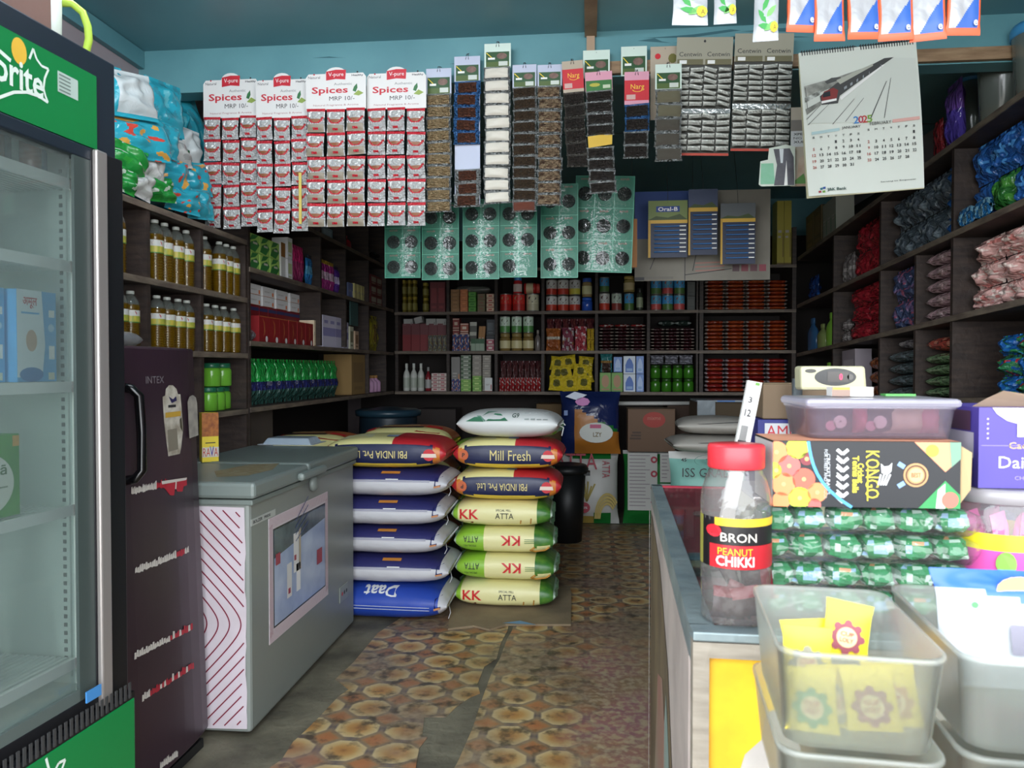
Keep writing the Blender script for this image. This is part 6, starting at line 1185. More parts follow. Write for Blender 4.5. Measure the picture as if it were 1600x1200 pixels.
# ------------------------------------------------------------------ goods on the wall shelves
def spot(wall, px, back, row=None, z=None):
    if wall == 'L': p = at(px, 600, X=FX - back); return Vector((FX - back, p.y, z)), 90
    if wall == 'B': p = at(px, 600, Y=FY + back); return Vector((p.x, FY + back, z)), 0
    p = at(px, 600, X=GX + back); return Vector((GX + back, p.y, rz_(row, p.y))), -90
def size(wall, a, b, ytop, back, row=None, z=None):
    pa, r_ = spot(wall, a, back, row, z); pb, _ = spot(wall, b, back, row, z); m = (pa + pb) / 2
    W = (pb - pa).length if wall != 'R' else abs(pa.y - pb.y); d = dict(X=m.x) if wall != 'B' else dict(Y=m.y)
    return m, W, at((a + b) / 2, ytop, **d).z - m.z, r_
UK = {}
def unit_kind(key, make):
    if key not in UK: UK[key] = Kind(make)
    return UK[key]
def shell(name, cat):
    return thing(name, None, cat)
def mk_box(name, cat, c1, c2, st):
    c1, c2 = up(c1), up(c2)
    def f():
        t = shell(name, cat); b = MB(); m1, m2 = mat(c1, .5), mat(c2, .5); b.box(-.5, .5, -.5, .5, 0, 1, m1); y = -.502
        if st == 'label': b.rect(-.38, .38, .3, .8, y, m2); b.rect(-.3, .3, .12, .2, y, m2)
        elif st == 'top': b.rect(-.5, .5, .6, 1, y, m2)
        elif st == 'band': b.rect(-.5, .5, .35, .62, y, m2); b.rect(-.3, .3, .75, .85, y, m2)
        elif st == 'oval': b.disc(0, .55, .34, y, m2, 16); b.rect(-.35, .35, .08, .16, y, m2)
        elif st == 'leaf': b.poly([(-.5, .1), (.1, .0), (.5, .45), (.2, .7), (-.3, .5)], y, m2); b.poly([(-.4, .6), (.1, .75), (.4, 1), (-.2, .95)], y, m2); b.rect(-.1, .3, .44, .56, y - .004, mat('d8d8c8', .5))
        elif st == 'edge': b.rect(.3, .42, .12, .5, y, m2); b.rect(-.5, .5, 0, .03, y, m2); b.rect(-.35, .15, .5, .54, y, mat('b9b4ae', .5)); b.rect(-.35, .05, .42, .45, y, mat('b9b4ae', .5))
        elif st == 'swoosh': b.poly([(-.1, .15), (.1, .4), (.05, .75), (-.15, .92), (0, .7), (.0, .4)], y, m2); b.disc(.25, .12, .12, y, WHITE, 10); b.rect(-.5, .5, .97, 1, y, m2)
        elif st == 'arch': b.poly([(-.34, .08), (.34, .08), (.34, .5), (.2, .75), (0, .9), (-.2, .75), (-.34, .5)], y, m2); b.rect(-.25, .25, .15, .3, y - .004, mat('7fa8d8', .4))
        elif st == 'stripe': b.rect(-.5, .5, .05, .14, y, m2); b.rect(-.5, .5, .86, .95, y, m2); b.rect(-.25, .25, .35, .65, y, m2)
        b.build('box', t); return t
    return f
def mk_tin(name, cat, c1, c2, c3):
    c1, c2 = up(c1), up(c2)
    def f():
        t = shell(name, cat); ST = mat('a9a9a4', .3, .7); b = MB(); b.lathe([(.48, 0), (.5, .02), (.48, .04), (.48, .95), (.5, .97), (.48, 1), (.44, .985), (.01, .985)], ST, 20); b.build('can', t)
        b = MB(); b.lathe([(.492, .05), (.492, .42), (.492, .94)], [mat(c2, .35), mat(c1, .35)], 20, caps=False); w = lambda X, Z: -math.sqrt(max(0, .2425 - X * X)) - .004
        if c3:
            b.add([(.3 * math.cos(R(a)), w(.3 * math.cos(R(a)), 0), .74 + .13 * math.sin(R(a))) for a in range(0, 360, 24)], [tuple(range(15))], mat(c3, .4)); b.add([(x, w(x, 0) - .002, z) for x, z in ((-.3, .5), (0, .5), (.3, .5), (.3, .57), (0, .57), (-.3, .57))], [tuple(range(6))], mat(c3, .4))
        b.build('label', t); return t
    return f
def mk_jar(name, cat, body, lid, lab):
    body, lid, lab = body if body == 'clear' else up(body), up(lid), lab and up(lab)
    def f():
        t = shell(name, cat); m = mat(body, .15) if body != 'clear' else film('shelf_jar_plastic', 'c9cdc8', .2, .06)
        b = MB(); b.lathe([(.44, 0), (.49, .03), (.49, .66), (.46, .74), (.38, .8)], m, 18); b.build('body', t)
        b = MB(); b.lathe([(.42, .79), (.44, .81), (.44, .98), (.4, 1), (.01, 1)], mat(lid, .35), 18); b.build('lid', t)
        if lab: b = MB(); b.lathe([(.497, .14), (.497, .58)], mat(lab, .45), 18, caps=False); b.build('label', t)
        return t
    return f
def mk_bottle(name, cat, body, cap, lab):
    body, cap, lab = up(body), up(cap), lab and up(lab)
    def f():
        t = shell(name, cat); b = MB(); b.lathe([(.42, 0), (.48, .03), (.48, .55), (.4, .66), (.2, .76), (.17, .84)], mat(body, .2), 16); b.build('body', t)
        b = MB(); b.lathe([(.2, .83), (.2, .98), (.17, 1), (.01, 1)], mat(cap, .4), 14); b.build('cap', t)
        if lab: b = MB(); b.lathe([(.488, .12), (.488, .48)], mat(lab, .45), 16, caps=False); b.build('label', t)
        return t
    return f
def mk_pouch(name, cat, c1, c2, c3, st='mid', seed=0, cr=.35):
    c1, c2, c3 = up(c1, 1.15), up(c2, 1.15), up(c3, 1.15)
    def f():
        m1, m2, m3 = gloss1(c1), gloss1(c2), gloss1(c3)
        def fn(u, v, fr):
            if st == 'mid': return m2 if .36 < v < .62 and fr else m3 if v > .9 else m1
            if st == 'top': return m2 if v > .55 else m1
            if st == 'low': return m1 if v > .5 else m2 if v > .34 else m3
            if st == 'spot': return m2 if (u - .5) ** 2 + (v - .5) ** 2 < .06 and fr else m1
            if st == 'window': return m3 if v < .5 and .15 < u < .85 and fr else m2 if .5 < v < .62 else m1
            return m1 if noise.noise(Vector((u * 4 + seed, v * 5, 3))) < .12 else m2 if noise.noise(Vector((u * 6, v * 4 + seed, 9))) > -.1 else m3
        b = MB(); b.pouch(1, 1, .6, fn, 14, 16, seed, cr, .06); o = b.build(name); tag(o, None, cat); return o
    return f
def mk_flat(name, cat, c1, c2, seed=0, st='end'):
    def f():
        m1, m2 = gloss1(c1), gloss1(c2)
        b = MB(); b.sack(1, 1, 1, lambda u, y, z: m2 if (st == 'end' and abs(u) > .74) or (st == 'rim' and abs(z) < .2 and y < 0) or (st == 'part' and u > .35) or (st == 'mix' and noise.noise(Vector((u * 3 + seed, y * 3, z * 2))) > .18) else m1, 10, 14, 3, 1.9, .35, seed, .06); o = b.build(name); tag(o, None, cat); return o
    return f
def fill(wall, a, b_, ytop, nc, nr, pick, label, group, back=.03, dep=.09, z=None, row=None, gap=.96, jit=1.5, skip=(), keep=None, tilt=0):
    """a grid of goods standing on a board: nc across, nr high; pick(i, j) -> (key, maker)"""
    m, W, H_, r_ = size(wall, a, b_, ytop, back, row, z)
    posts = {'L': [3.51, 4.97, 5.5, 5.98] + ([4.49] if z and z > 1.1 else []), 'B': list(BX) + [.9], 'R': [2.7, 3.64, 4.5, 5.33, 6.19] + ([4.03] if row and row > 1 else [])}[wall]
    c0 = m.x if wall == 'B' else m.y; lo, hi = c0 - W / 2, c0 + W / 2
    for q in posts:      # keep clear of the dividers
        e = .036 if wall == 'R' else .018
        if lo < q + e and hi > q - e:
            if q - lo < hi - q: lo = max(lo, q + e)
            else: hi = min(hi, q - e)
    W = hi - lo
    if wall == 'B': m.x = (lo + hi) / 2
    else: m.y = (lo + hi) / 2
    lim = [q for q in (Lz if wall == 'L' else Bz) if q > z + .05] if wall != 'R' else None
    if wall == 'R' and row: H_ = min(H_, rz_(row - 1, m.y) - rz_(row, m.y) - .04)
    elif lim: H_ = min(H_, min(lim) - z - .03)
    h = H_ / nr; w_ = W / nc; ax = Vector((math.cos(R(r_)), math.sin(R(r_)), 0)); out = []
    into = Vector((-math.sin(R(r_)), math.cos(R(r_)), 0))
    for j in range(nr):
        for i in range(nc):
            if (i, j) in skip: continue
            key, mk = pick(i, j); x = (i + .5) * w_ - W / 2; p = m + ax * x + into * (dep / 2)
            if wall == 'R': p.z = rz_(row, p.y) + .002
            p.z += .0012 + j * h
            lab = label(i, j) if callable(label) else label.format(c=lr(i, nc), r=tb(j, nr))
            o = unit_kind(key, mk).put(p, 0, ' '.join(lab.split()).replace(' ,', ','), group, (w_ * gap, dep, (h - .0015) * (.985)), (0, R(tilt) - (RS[row][1] if wall == 'R' else 0), R(r_ + rnd.uniform(-jit, jit))))
            out.append(o)
    return out
def one(key, mk): return lambda i, j: (key, mk)
# bottles of oil
OIL = film('golden_oil', '80600f', .5, .04); PETC = film('clear_bottle_neck', 'c9cfc6', .12, .05)
def oil_bottle():
    t = thing('oil_bottle', None, 'oil bottle'); pr = [(.40, 0), (.48, .02)]
    for k in range(9): pr += [(.42, .05 + k * .045), (.49, .064 + k * .045), (.49, .08 + k * .045)]
    pr += [(.46, .47), (.46, .66), (.49, .68), (.47, .76)]
    b = MB(); b.lathe(pr, OIL, 18); b.lathe([(.47, .76), (.42, .82), (.28, .9), (.19, .93), (.17, .95)], PETC, 18, caps=False); b.build('bottle', t)
    b = MB(); b.lathe([(.2, .945), (.21, .955), (.21, .995), (.18, 1), (.01, 1)], mat('c9cdc4', .4), 16); b.build('cap', t)
    b = MB(); b.lathe([(.485, .44), (.485, .46), (.485, .56), (.485, .66)], [mat('3f7a3c', .4), mat('c6b44a', .45, hex2='8fa03c', vs=6), mat('cfcfc8', .45)], 18, caps=False)
    w = lambda X, Z: -math.sqrt(max(0, .2353 - X * X)) - .004
    b.add([(x, w(x, 0), z) for x, z in ((-.26, .575), (.26, .575), (.28, .61), (.2, .645), (-.2, .645), (-.28, .61))], [tuple(range(6))], mat('a82a34', .4)); b.add([(x, w(x, 0) - .003, z) for x, z in ((-.2, .6), (.2, .6), (.2, .618), (-.2, .618))], [(0, 1, 2, 3)], mat('d8c8b8', .4)); b.build('label', t); return t
ob_ = Kind(oil_bottle)
for (row, z, h, d, sets) in (('upper', 1.53, .232, .066, ((184, 199), (244, 257, 277, 297), (322, 336, 352, 368, 381))), ('lower', 1.27, .206, .066, ((176, 193, 212), (246, 262, 280, 299), (323, 337, 350, 371)))):
    for (y_lo, y_hi), bay, pxs in zip(((2.3, 2.67), (2.67, 3.06), (3.06, 3.478)), ('bay beside the cooler', 'middle bay', 'bay nearest the corner'), sets):
        last = y_lo - .02
        for k, px in enumerate(pxs):
            p, r_ = spot('L', px, .045 if not (bay[0] == 'b' and k == 1 and row == 'upper') else .1, z=z + .0015)
            p.y = max(last + .0675, min(p.y, y_hi - .047 - .0675 * (len(pxs) - 1 - k))); last = p.y
            ob_.put(p, 34 + rnd.uniform(-45, 45) * (1 if k % 2 else .3), f'{lr(k, len(pxs))} golden oil bottle, {row} row, {bay}', 'golden oil bottles', (d, d, h))
mk = mk_jar('drink_powder_jar', 'jar', '568a2c', '1a5039', None); g = 'green jars below the oil'
m, W, H_, r_ = size('L', 320, 366, 604, .04, z=1.01)
for k, (px, j) in enumerate(((325, 0), (337, 0), (346, 0), (330, 1), (347, 1))):
    p, r_ = spot('L', px, .07 + .03 * (k == 2), z=1.0112 + j * .107); unit_kind('gj', mk).put(p, 90, f'{("left", "middle", "right")[k % 3]} green jar in the {("bottom", "top")[j]} layer below the oil', g, (.085, .085, .104))
# bags of snacks heaped on top of the oil shelf
TEA, GRN = '2fa0b4', '23883a'
def snack_bag(c1, c2, c3, st, s): return mk_pouch('snack_bag', 'snack bag', c1, c2, c3, st, s, .5)
bags = ((200, 148, 58, 58, -6, 'w', .06, 'white snack bag with teal edge at the top of the heap'), (178, 140, 22, 60, 0, 't', .1, 'narrow teal snack bag edge beside the cooler'), (257, 168, 42, 68, 3, 't', .14, 'upright teal snack bag behind the heap'), (278, 200, 22, 60, 8, 't', .2, 'teal and white snack bag standing behind the upright one'), (205, 215, 84, 52, -5, 'p', .05, 'wide teal snack bag with coloured prints near the cooler'), (252, 215, 40, 46, 10, 't', .06, 'small teal snack bag in the middle of the heap'),
        (192, 246, 56, 44, 14, 'g', .04, 'green snack bag beside the cooler'), (234, 256, 32, 54, 12, 'b', .04, 'upright white snack bag in the middle of the heap'), (266, 240, 46, 36, -10, 'b', .1, 'greyish white snack bag showing its printed back'), (292, 228, 32, 48, 6, 'w', .14, 'white and teal snack bag near the spice sachets'), (312, 225, 26, 110, -14, 't', .2, 'tall teal snack bag at the dark end of the heap'), (284, 250, 18, 34, 0, 'd', .1, 'small dark green snack bag'),
        (186, 287, 40, 32, 16, 'g', .03, 'green snack bag lying at the shelf edge by the cooler'), (212, 286, 40, 36, 18, 'b', .03, 'white snack bag lying at the shelf edge'), (246, 296, 40, 32, -5, 'g', .03, 'green snack bag at the shelf edge below the white one'), (266, 272, 44, 46, 8, 'p', .06, 'teal snack bag with orange print below the greyish one'), (298, 280, 46, 44, -8, 'p', .08, 'glossy teal snack bag nearest the spice sachets'), (284, 312, 44, 34, 4, 'p', .03, 'teal snack bag at the shelf edge'), (310, 320, 34, 40, -4, 't', .03, 'teal snack bag at the corner of the shelf edge'))
KB = {'w': (TEA, 'c9d0d0', TEA, 'spot'), 't': (TEA, '3b8c9c', '5fb4c0', 'mix'), 'p': (TEA, 'd8a04a', 'c8483a', 'mix2'), 'g': (GRN, 'b9c8b8', '2f9a3c', 'mix'), 'b': ('c3c4c0', 'a9aaa8', 'd0d0cc', 'mix'), 'd': ('1f5a34', '2f6a3c', '1f5a34', 'mix')}
def bag_fn(kd, s):
    c1, c2, c3, st = KB[kd]; m1, m2, m3 = gloss(c1), gloss(c2), gloss(c3)
    def fn(u, v, fr):
        q = noise.noise(Vector((u * 5 + s * 3.1, v * 5, s)))
        if kd == 'w': return m2 if .18 < u and v > .08 else m1
        if kd == 'p': return m2 if q > .34 else m3 if q < -.4 else m1
        return m2 if q > .3 else m3 if q < -.35 else m1
    return fn
for k, (px, py, w_, h_, tl, kd, back, lab) in enumerate(bags):
    p = at(px, py, X=FX - back); d = (p - cam.location).length; s = d / 1200 * 1.12; p.z = max(p.z, 1.812 + h_ * s * .56)
    b = MB(); b.pouch(w_ * s * 1.12, h_ * s, .07, bag_fn(kd, k), 28 if kd != 'p' else 48, 26 if kd != 'p' else 44, 40 + k, .5, .06, -h_ * s / 2); o = b.build('snack_bag', loc=p, rot=(R(-12), R(tl), R(62))); tag(o, lab, 'snack bag', 'heap of snack bags on top of the oil shelf')
b = MB(); b.sack(.9, .2, .2, lambda u, y, z: gloss('24848f') if noise.noise(Vector((u * 6, y * 3, z * 3))) < .2 else gloss('c3c4c0'), 20, 16, 2.6, 2, .5, 3, .15); tag(b.build('snack_bag', loc=(-1.85, 2.75, 1.812), rot=(0, 0, R(90))), 'long teal snack bag lying at the back under the heap', 'snack bag', 'heap of snack bags on top of the oil shelf')
# --- the longer shelf on the same wall
Lz = (2.01, 1.68, 1.33, 1.013)
def L(a, b_, yt, nc, nr, key, *q, **k):
    if callable(key): return fill('L', a, b_, yt, nc, nr, key, q[0], q[1], z=Lz[q[2]], **k)
    return fill('L', a, b_, yt, nc, nr, one(key, q[0]), q[1], q[2], z=Lz[q[3]], **k)
L(390, 438, 372, 3, 2, 'gleaf', mk_box('tea_box', 'box', '8fae5a', '2f6a34', 'leaf'), '{c} green leaf printed box, {r} layer, under the spice sachets', 'green leaf boxes', 1)
L(440, 447, 379, 1, 1, 'brw', mk_box('box', 'box', 'c6c0b4', '7d5428', 'top'), 'narrow brown and white box beside the green leaf boxes', None, 1, dep=.12)
L(451, 458, 372, 1, 2, 'whl', mk_box('box', 'box', 'c9ccc4', '9aa27a', 'label'), '{r} narrow white box beside the dark refill pouches', 'narrow white boxes', 1)
L(459, 469, 368, 1, 1, 'blkp', mk_pouch('pouch', 'pouch', '3c3040', '8a8a94', '2a2430', 'mid', 1), 'dark grey pouch behind the pink pouches', None, 1, back=.09)
L(464, 480, 384, 2, 1, 'pnkp', mk_pouch('pouch', 'pouch', '8c2c58', 'c02c68', '3a3038', 'top', 2), '{c} crimson pouch with dark top', 'crimson pouches', 1, dep=.045)
L(483, 496, 398, 1, 1, 'blup', mk_pouch('pouch', 'pouch', '2a78b8', '5fa8dc', '2f3a48', 'mid', 3), 'bright blue pouch beside the crimson ones', None, 1, dep=.045)
L(484, 497, 384, 1, 1, 'blkp', None, 'dark grey pouch behind the bright blue pouch', None, 1, back=.12)
L(504, 527, 407, 3, 1, 'pkpu', mk_pouch('pouch', 'pouch', 'b03a8a', 'd6b0c8', 'd0a03c', 'mid', 4), '{c} pink purple pouch with yellow stripe', 'pink purple pouches', 1, dep=.045)
L(528, 541, 418, 2, 1, 'pur', mk_pouch('pouch', 'pouch', '5a2f90', 'b8a8d0', '3a3050', 'mid', 5), '{c} violet pouch with pale lettering', 'violet pouches', 1, dep=.045)
L(545, 552, 442, 1, 1, 'bks', mk_box('box', 'box', '5f6a90', 'c0c0c8', 'edge'), 'blue grey slim box standing in the third bay', None, 1); L(554, 570, 445, 3, 1, 'crm', mk_box('box', 'box', 'b8b07a', '6d6a44', 'edge'), '{c} cream slim box standing in the third bay', 'cream slim boxes', 1)
L(545, 573, 413, 1, 5, 'olv', mk_flat('packet', 'packet', '5d5a30', '77734a', 6), 'olive packet, {r} of the pile behind the slim boxes', 'olive packets', 1, back=.14)
L(580, 600, 432, 2, 3, 'mar', mk_box('box', 'box', '5d2a2c', '8a8478', 'label'), '{c} dull red box, {r} layer, near the back corner', 'dull red boxes', 1)
L(504, 521, 356, 1, 1, 'gbx', mk_box('box', 'box', '5d6d74', '7d8a90', 'label'), 'grey blue box on the upper board under the spice sachets', None, 0); L(544, 554, 368, 1, 1, 'rbt', mk_bottle('bottle', 'bottle', '9c2430', 'b03a3c', '7d2028'), 'small red bottle on the upper board', None, 0); L(569, 577, 374, 1, 1, 'ybx', mk_box('box', 'box', 'a8984a', '7d7038', 'label'), 'small yellow box on the upper board', None, 0)
L(578, 602, 352, 1, 1, 'vbx', mk_box('box', 'box', '54384f', '6a4a62', 'label'), 'dull violet box at the end of the upper board', None, 0, back=.1); L(578, 597, 392, 1, 2, 'dks', mk_flat('packet', 'packet', '3a3a36', '4a4a44', 7), 'dark soft packet on the upper board, {r} one', 'dark soft packets', 0)
o1 = L(391, 492, 484, 6, 1, 'gno', mk_box('gift_pack', 'box', '66151c', '2c2f52', 'stripe'), '{c} red pack with navy stripes in the rear row', 'red packs with navy stripes', 2, back=.13, dep=.08)
zt_ = max((c.location.z + c.scale.z) for c in o1) + .002
for (a, b_) in ((390, 409), (411, 430), (432, 451), (454, 469)):
    m, W, H_, r_ = size('L', a, b_, 438 + (a - 390) * .3, .13, z=zt_)
    for j in range(2): unit_kind('wbx', mk_box('box', 'box', 'cfcdc8', 'b8683a', 'edge')).put(m + Vector((-.05, 0, .001 + j * .054)), 90, f'white box, {("lower", "upper")[j]} layer, {lr((390, 411, 432, 454).index(a), 4)} column above the red packs', 'white boxes above the red packs', (W * .95, .1, .052))
m, W, H_, r_ = size('L', 482, 500, 464, .13, z=zt_); unit_kind('crr', mk_flat('packet', 'packet', 'b8a890', 'a07a3a', 9)).put(m + Vector((-.05, 0, .001)), 90, 'cream roll packet beside the white boxes', None, (W, .09, .06))
L(405, 490, 499, 6, 1, 'swo', mk_box('gift_pack', 'box', '6c161a', '8a4f2c', 'swoosh'), '{c} red pack with a swirl in the front row', 'red packs with a swirl', 2, dep=.07)
L(391, 402, 513, 1, 1, 'gry', mk_flat('packet', 'packet', '77777a', 'a8a8aa', 3), 'grey plastic packet in front of the red packs', None, 2); L(491, 496, 500, 1, 1, 'crs', mk_box('box', 'box', 'b8a890', 'a07a3a', 'edge'), 'thin cream box at the end of the red packs', None, 2)
L(505, 536, 478, 2, 1, 'lav', mk_box('soap_box', 'box', '9a94b8', 'd0c060', 'oval'), '{c} lavender box in the rear row', 'lavender boxes', 2, back=.12, dep=.06); L(505, 536, 494, 3, 1, 'lvg', mk_box('soap_box', 'box', 'a8a4b4', '77749a', 'band'), '{c} lavender grey box in the front row', 'lavender boxes', 2, dep=.06)
L(537, 545, 503, 1, 1, 'lvg', None, 'small lavender grey box beyond the front row', 'lavender boxes', 2); L(547, 553, 510, 1, 1, 'pal', mk_box('box', 'box', 'a8a894', '6d6a50', 'label'), 'small pale box near the lavender boxes', None, 2); L(555, 561, 517, 1, 1, 'tan', mk_box('box', 'box', 'a08a74', '6d5038', 'label'), 'small tan box near the lavender boxes', None, 2)
m, W, H_, r_ = size('L', 545, 557, 478, .03, z=1.33); b = MB(); b.box(-.004, .004, -W / 2, W / 2, -.16, 0, mat('3f5f5c', .8, 0, .4, 20)); tag(b.build('cloth', loc=(FX - .02, m.y, 1.654)), 'grey green cloth hanging from the board in the third bay', 'cloth')
L(584, 600, 493, 1, 1, 'yel', mk_pouch('pouch', 'pouch', '8c8422', '6d5a24', '8c8422', 'spot', 8), 'big dull yellow pouch in the bay by the back corner', None, 2)
L(393, 548, 561, 11, 1, 'grp', mk_pouch('cleaner_pouch', 'pouch', '1f8a3c', '23285a', '2a4a44', 'low', 3), '{c} green and navy cleaner pouch', 'green and navy cleaner pouches', 3, gap=1.0)
for k in (1, 2, 4, 6):
    p, r_ = spot('L', 393 + (k + .5) * 155 / 11, .012, z=1.013 + .1); b = MB(); b.text('ARD' if k == 1 else 'D', 0, 0, .07 if k == 1 else .03, .022, 0, mat('a8a8b4', .5)); o = b.build('lettering', loc=(0, -.62, .46)); pk = [c for c in bpy.data.objects if c.name.startswith('cleaner_pouch')][k]; o.parent = pk; o.scale = [1 / q for q in pk.scale]
L(550, 573, 546, 1, 1, 'ctn', mk_box('carton', 'carton', '77603a', '6a5434', 'label'), 'brown carton beside the green cleaner pouches', None, 3, dep=.2)
L(582, 600, 586, 3, 1, 'pkb', mk_bottle('bottle', 'bottle', 'b08aa8', '8c6a3c', None), '{c} pink bottle near the back corner', 'pink bottles', 3); L(591, 600, 560, 1, 1, 'plb', mk_box('box', 'box', '77764f', '9a986a', 'label'), 'olive box behind the pink bottles', None, 3, back=.14)
# --- the shelf across the back
Bz = (2.01, 1.66, 1.34, 1.009)
def Bk(a, b_, yt, nc, nr, key, *q, **k):
    if callable(key): return fill('B', a, b_, yt, nc, nr, key, q[0], q[1], z=Bz[q[2]], **k)
    return fill('B', a, b_, yt, nc, nr, one(key, q[0]), q[1], q[2], z=Bz[q[3]], **k)
Bk(627, 651, 437, 3, 2, 'olj', mk_jar('pickle_jar', 'jar', '5d5426', '8a7a30', '77703a'), '{c} olive jar, {r} layer, first bay of back wall', 'olive jars', 1); Bk(659, 669, 441, 1, 2, 'olj', None, '{r} olive jar standing apart beside the dark red box', 'olive jars', 1); Bk(672, 696, 440, 2, 1, 'drb', mk_box('box', 'box', '5a2024', '6d2a2c', 'label'), '{c} dark red box beside the olive jars', 'dark red boxes', 1)
for a, b_, yt, nr, c1, c2, nm in ((704, 718, 452, 6, '7d5c38', '8f6a44', 'brown'), (719, 731, 452, 4, 'a8623a', 'c0784a', 'orange'), (732, 744, 456, 4, '4f8a34', '2f6a24', 'green'), (746, 758, 459, 3, '5f5a3c', '6d4a38', 'olive'), (760, 772, 459, 4, 'b8a48c', '9c3a34', 'red and cream')):
    Bk(a, b_, yt, 1, nr, 'sb' + nm, mk_box('small_box', 'box', c1, c2, 'stripe'), nm + ' small box, {r} of its stack, second bay, upper board', 'small boxes in the second bay', 1)
p, _ = spot('B', 738, .06, z=1.66 + .14); b = MB(); b.sack(.3, .16, .08, film('clear_bag_film', 'a9aca0', .3, .08, .8, 25), 16, 14, 2.4, 2, .5, 5, .2); tag(b.build('plastic_bag', loc=p + Vector((.0, .06, .004))), 'clear plastic bag lying on the small boxes in the second bay', 'plastic bag')
RDT_ = mk_tin('red_tin', 'tin', 'b8302c', '9c2826', 'c9b48a'); WHT = mk_tin('food_tin', 'tin', 'c6c3b4', 'a83a2c', '5a2f2a')
Bk(778, 799, 458, 1, 1, 'rtin', RDT_, 'red tin at the start of the third bay', 'red tins', 1, dep=.12); Bk(799, 820, 458, 1, 1, 'rtin', None, 'second red tin in the third bay', 'red tins', 1, dep=.12); Bk(821, 842, 458, 1, 1, 'wtk', mk_tin('food_tin', 'tin', 'b8b49c', 'a8a48a', '4a4438'), 'cream tin with dark print beside the red tins', None, 1, dep=.12)
m, W, H_, r_ = size('B', 801, 815, 436, .04, z=1.66 + .142); unit_kind('rjr', mk_jar('jar', 'jar', 'a02a2c', '3a78b4', 'c0a8a0')).put(m + Vector((0, .05, .002)), 0, 'red jar with blue lid on top of the red tins', None, (W, .07, H_ + .02))
m, W, H_, r_ = size('B', 817, 843, 434, .04, z=1.66 + .142); unit_kind('rjl', mk_jar('jar', 'jar', '9c2624', 'b04038', 'c0a888')).put(m + Vector((-W * .45, .05, .05)), 0, 'red jar lying on its side on top of the tins', None, (.09, .09, W * .95), (0, R(90), 0))
TIN2 = mk_tin('food_tin', 'tin', 'c3c4b8', 'c0b04a', '4a4a34')
Bk(850, 907, 436, 3, 2, lambda i, j: ('wyt', TIN2) if (i, j) == (2, 1) else ('wrt', WHT), lambda i, j: f'{lr(i, 3)} white {"tin with yellow fruit" if (i, j) == (2, 1) else "tomato tin"}, {tb(j, 2)} layer, fourth bay of back wall', 'white tins', 1, dep=.11)
Bk(908, 926, 464, 1, 1, 'blid', mk_jar('jar', 'jar', '2c4fa0', '2f5cb8', None), 'blue lidded jar seen end on beside the white tins', None, 1, dep=.1); m, W, H_, r_ = size('B', 909, 925, 434, .04, z=1.66 + .115); unit_kind('pnb', mk_jar('jar', 'jar', '8c7a54', '2f4f9c', 'b8b48c')).put(m + Vector((0, .05, .001)), 0, 'tan jar with blue lid on the end-on blue jar', None, (W, .09, H_))
Bk(935, 953, 457, 1, 1, 'wrt', None, 'white tomato tin alone in the fifth bay', 'white tins', 1, dep=.1); m, W, H_, r_ = size('B', 936, 952, 433, .035, z=1.66 + .15); unit_kind('blt', mk_tin('food_tin', 'tin', '3f88b8', '4a6a3a', '9a5a3a')).put(m + Vector((0, .05, .001)), 0, 'blue tin standing on the lone tomato tin', 'blue tins', (W, .09, H_))
Bk(955, 972, 457, 1, 1, 'wdk', mk_tin('food_tin', 'tin', 'a8b4a8', '7d3a34', '23262a'), 'pale tin with a dark label in the fifth bay', None, 1, dep=.09); Bk(975, 991, 457, 1, 1, 'blt', None, 'blue tin under the amber jar in the fifth bay', 'blue tins', 1, dep=.09); Bk(994, 1005, 449, 1, 1, 'dkj', mk_jar('jar', 'jar', '30382e', '23241f', '8a9478'), 'dark glass jar with a pale label in the fifth bay', None, 1, dep=.06)
m, W, H_, r_ = size('B', 974, 992, 428, .035, z=1.66 + .15); unit_kind('amb', mk_jar('jar', 'jar', '8a7a4a', 'a08a4a', 'b8a880')).put(m + Vector((0, .05, .001)), 0, 'amber jar standing on a blue tin in the fifth bay', None, (W, .09, .13))
Bk(1015, 1071, 435, 3, 2, lambda i, j: ('blt', None) if (i + j) % 2 else ('blr', mk_tin('food_tin', 'tin', '4a8aa8', 'a84a48', 'b05a58')), '{c} blue tin, {r} layer, sixth bay of back wall', 'blue tins', 1, dep=.1); Bk(1073, 1088, 440, 1, 2, 'dgb', mk_box('box', 'box', '30332f', '3a3d38', 'label'), 'dark box, {r} of two, beside the blue tins', 'dark boxes', 1)
Bk(629, 697, 505, 5, 1, 'rdc', mk_box('box', 'box', '6d2226', '5a2c30', 'top'), '{c} dull red carton in the first bay, middle board', 'dull red cartons', 2, back=.12, dep=.12)
for (a, b_, tl) in ((631, 645, 0), (649, 661, -14), (666, 681, 0), (682, 697, 0)):
    m, W, H_, r_ = size('B', a, b_, 494, .12, z=1.34 + .215); unit_kind('wht', mk_box('box', 'box', '8a8a86', '6d6d68', 'edge')).put(m + Vector((0, .05, .004 + (.016 if tl else 0))), 0, f'{lr((631, 649, 666, 682).index(a), 4)} grey white box lying on the dull red cartons', 'grey white boxes', (W, .1, .052), (0, R(tl), 0))
Bk(668, 698, 523, 4, 1, 'clp', mk_pouch('packet', 'packet', '6a6a64', '8a7a3a', '9a9a98', 'mix', 3), '{c} small grey and yellow packet before the red cartons', 'grey and yellow packets', 2, dep=.04)
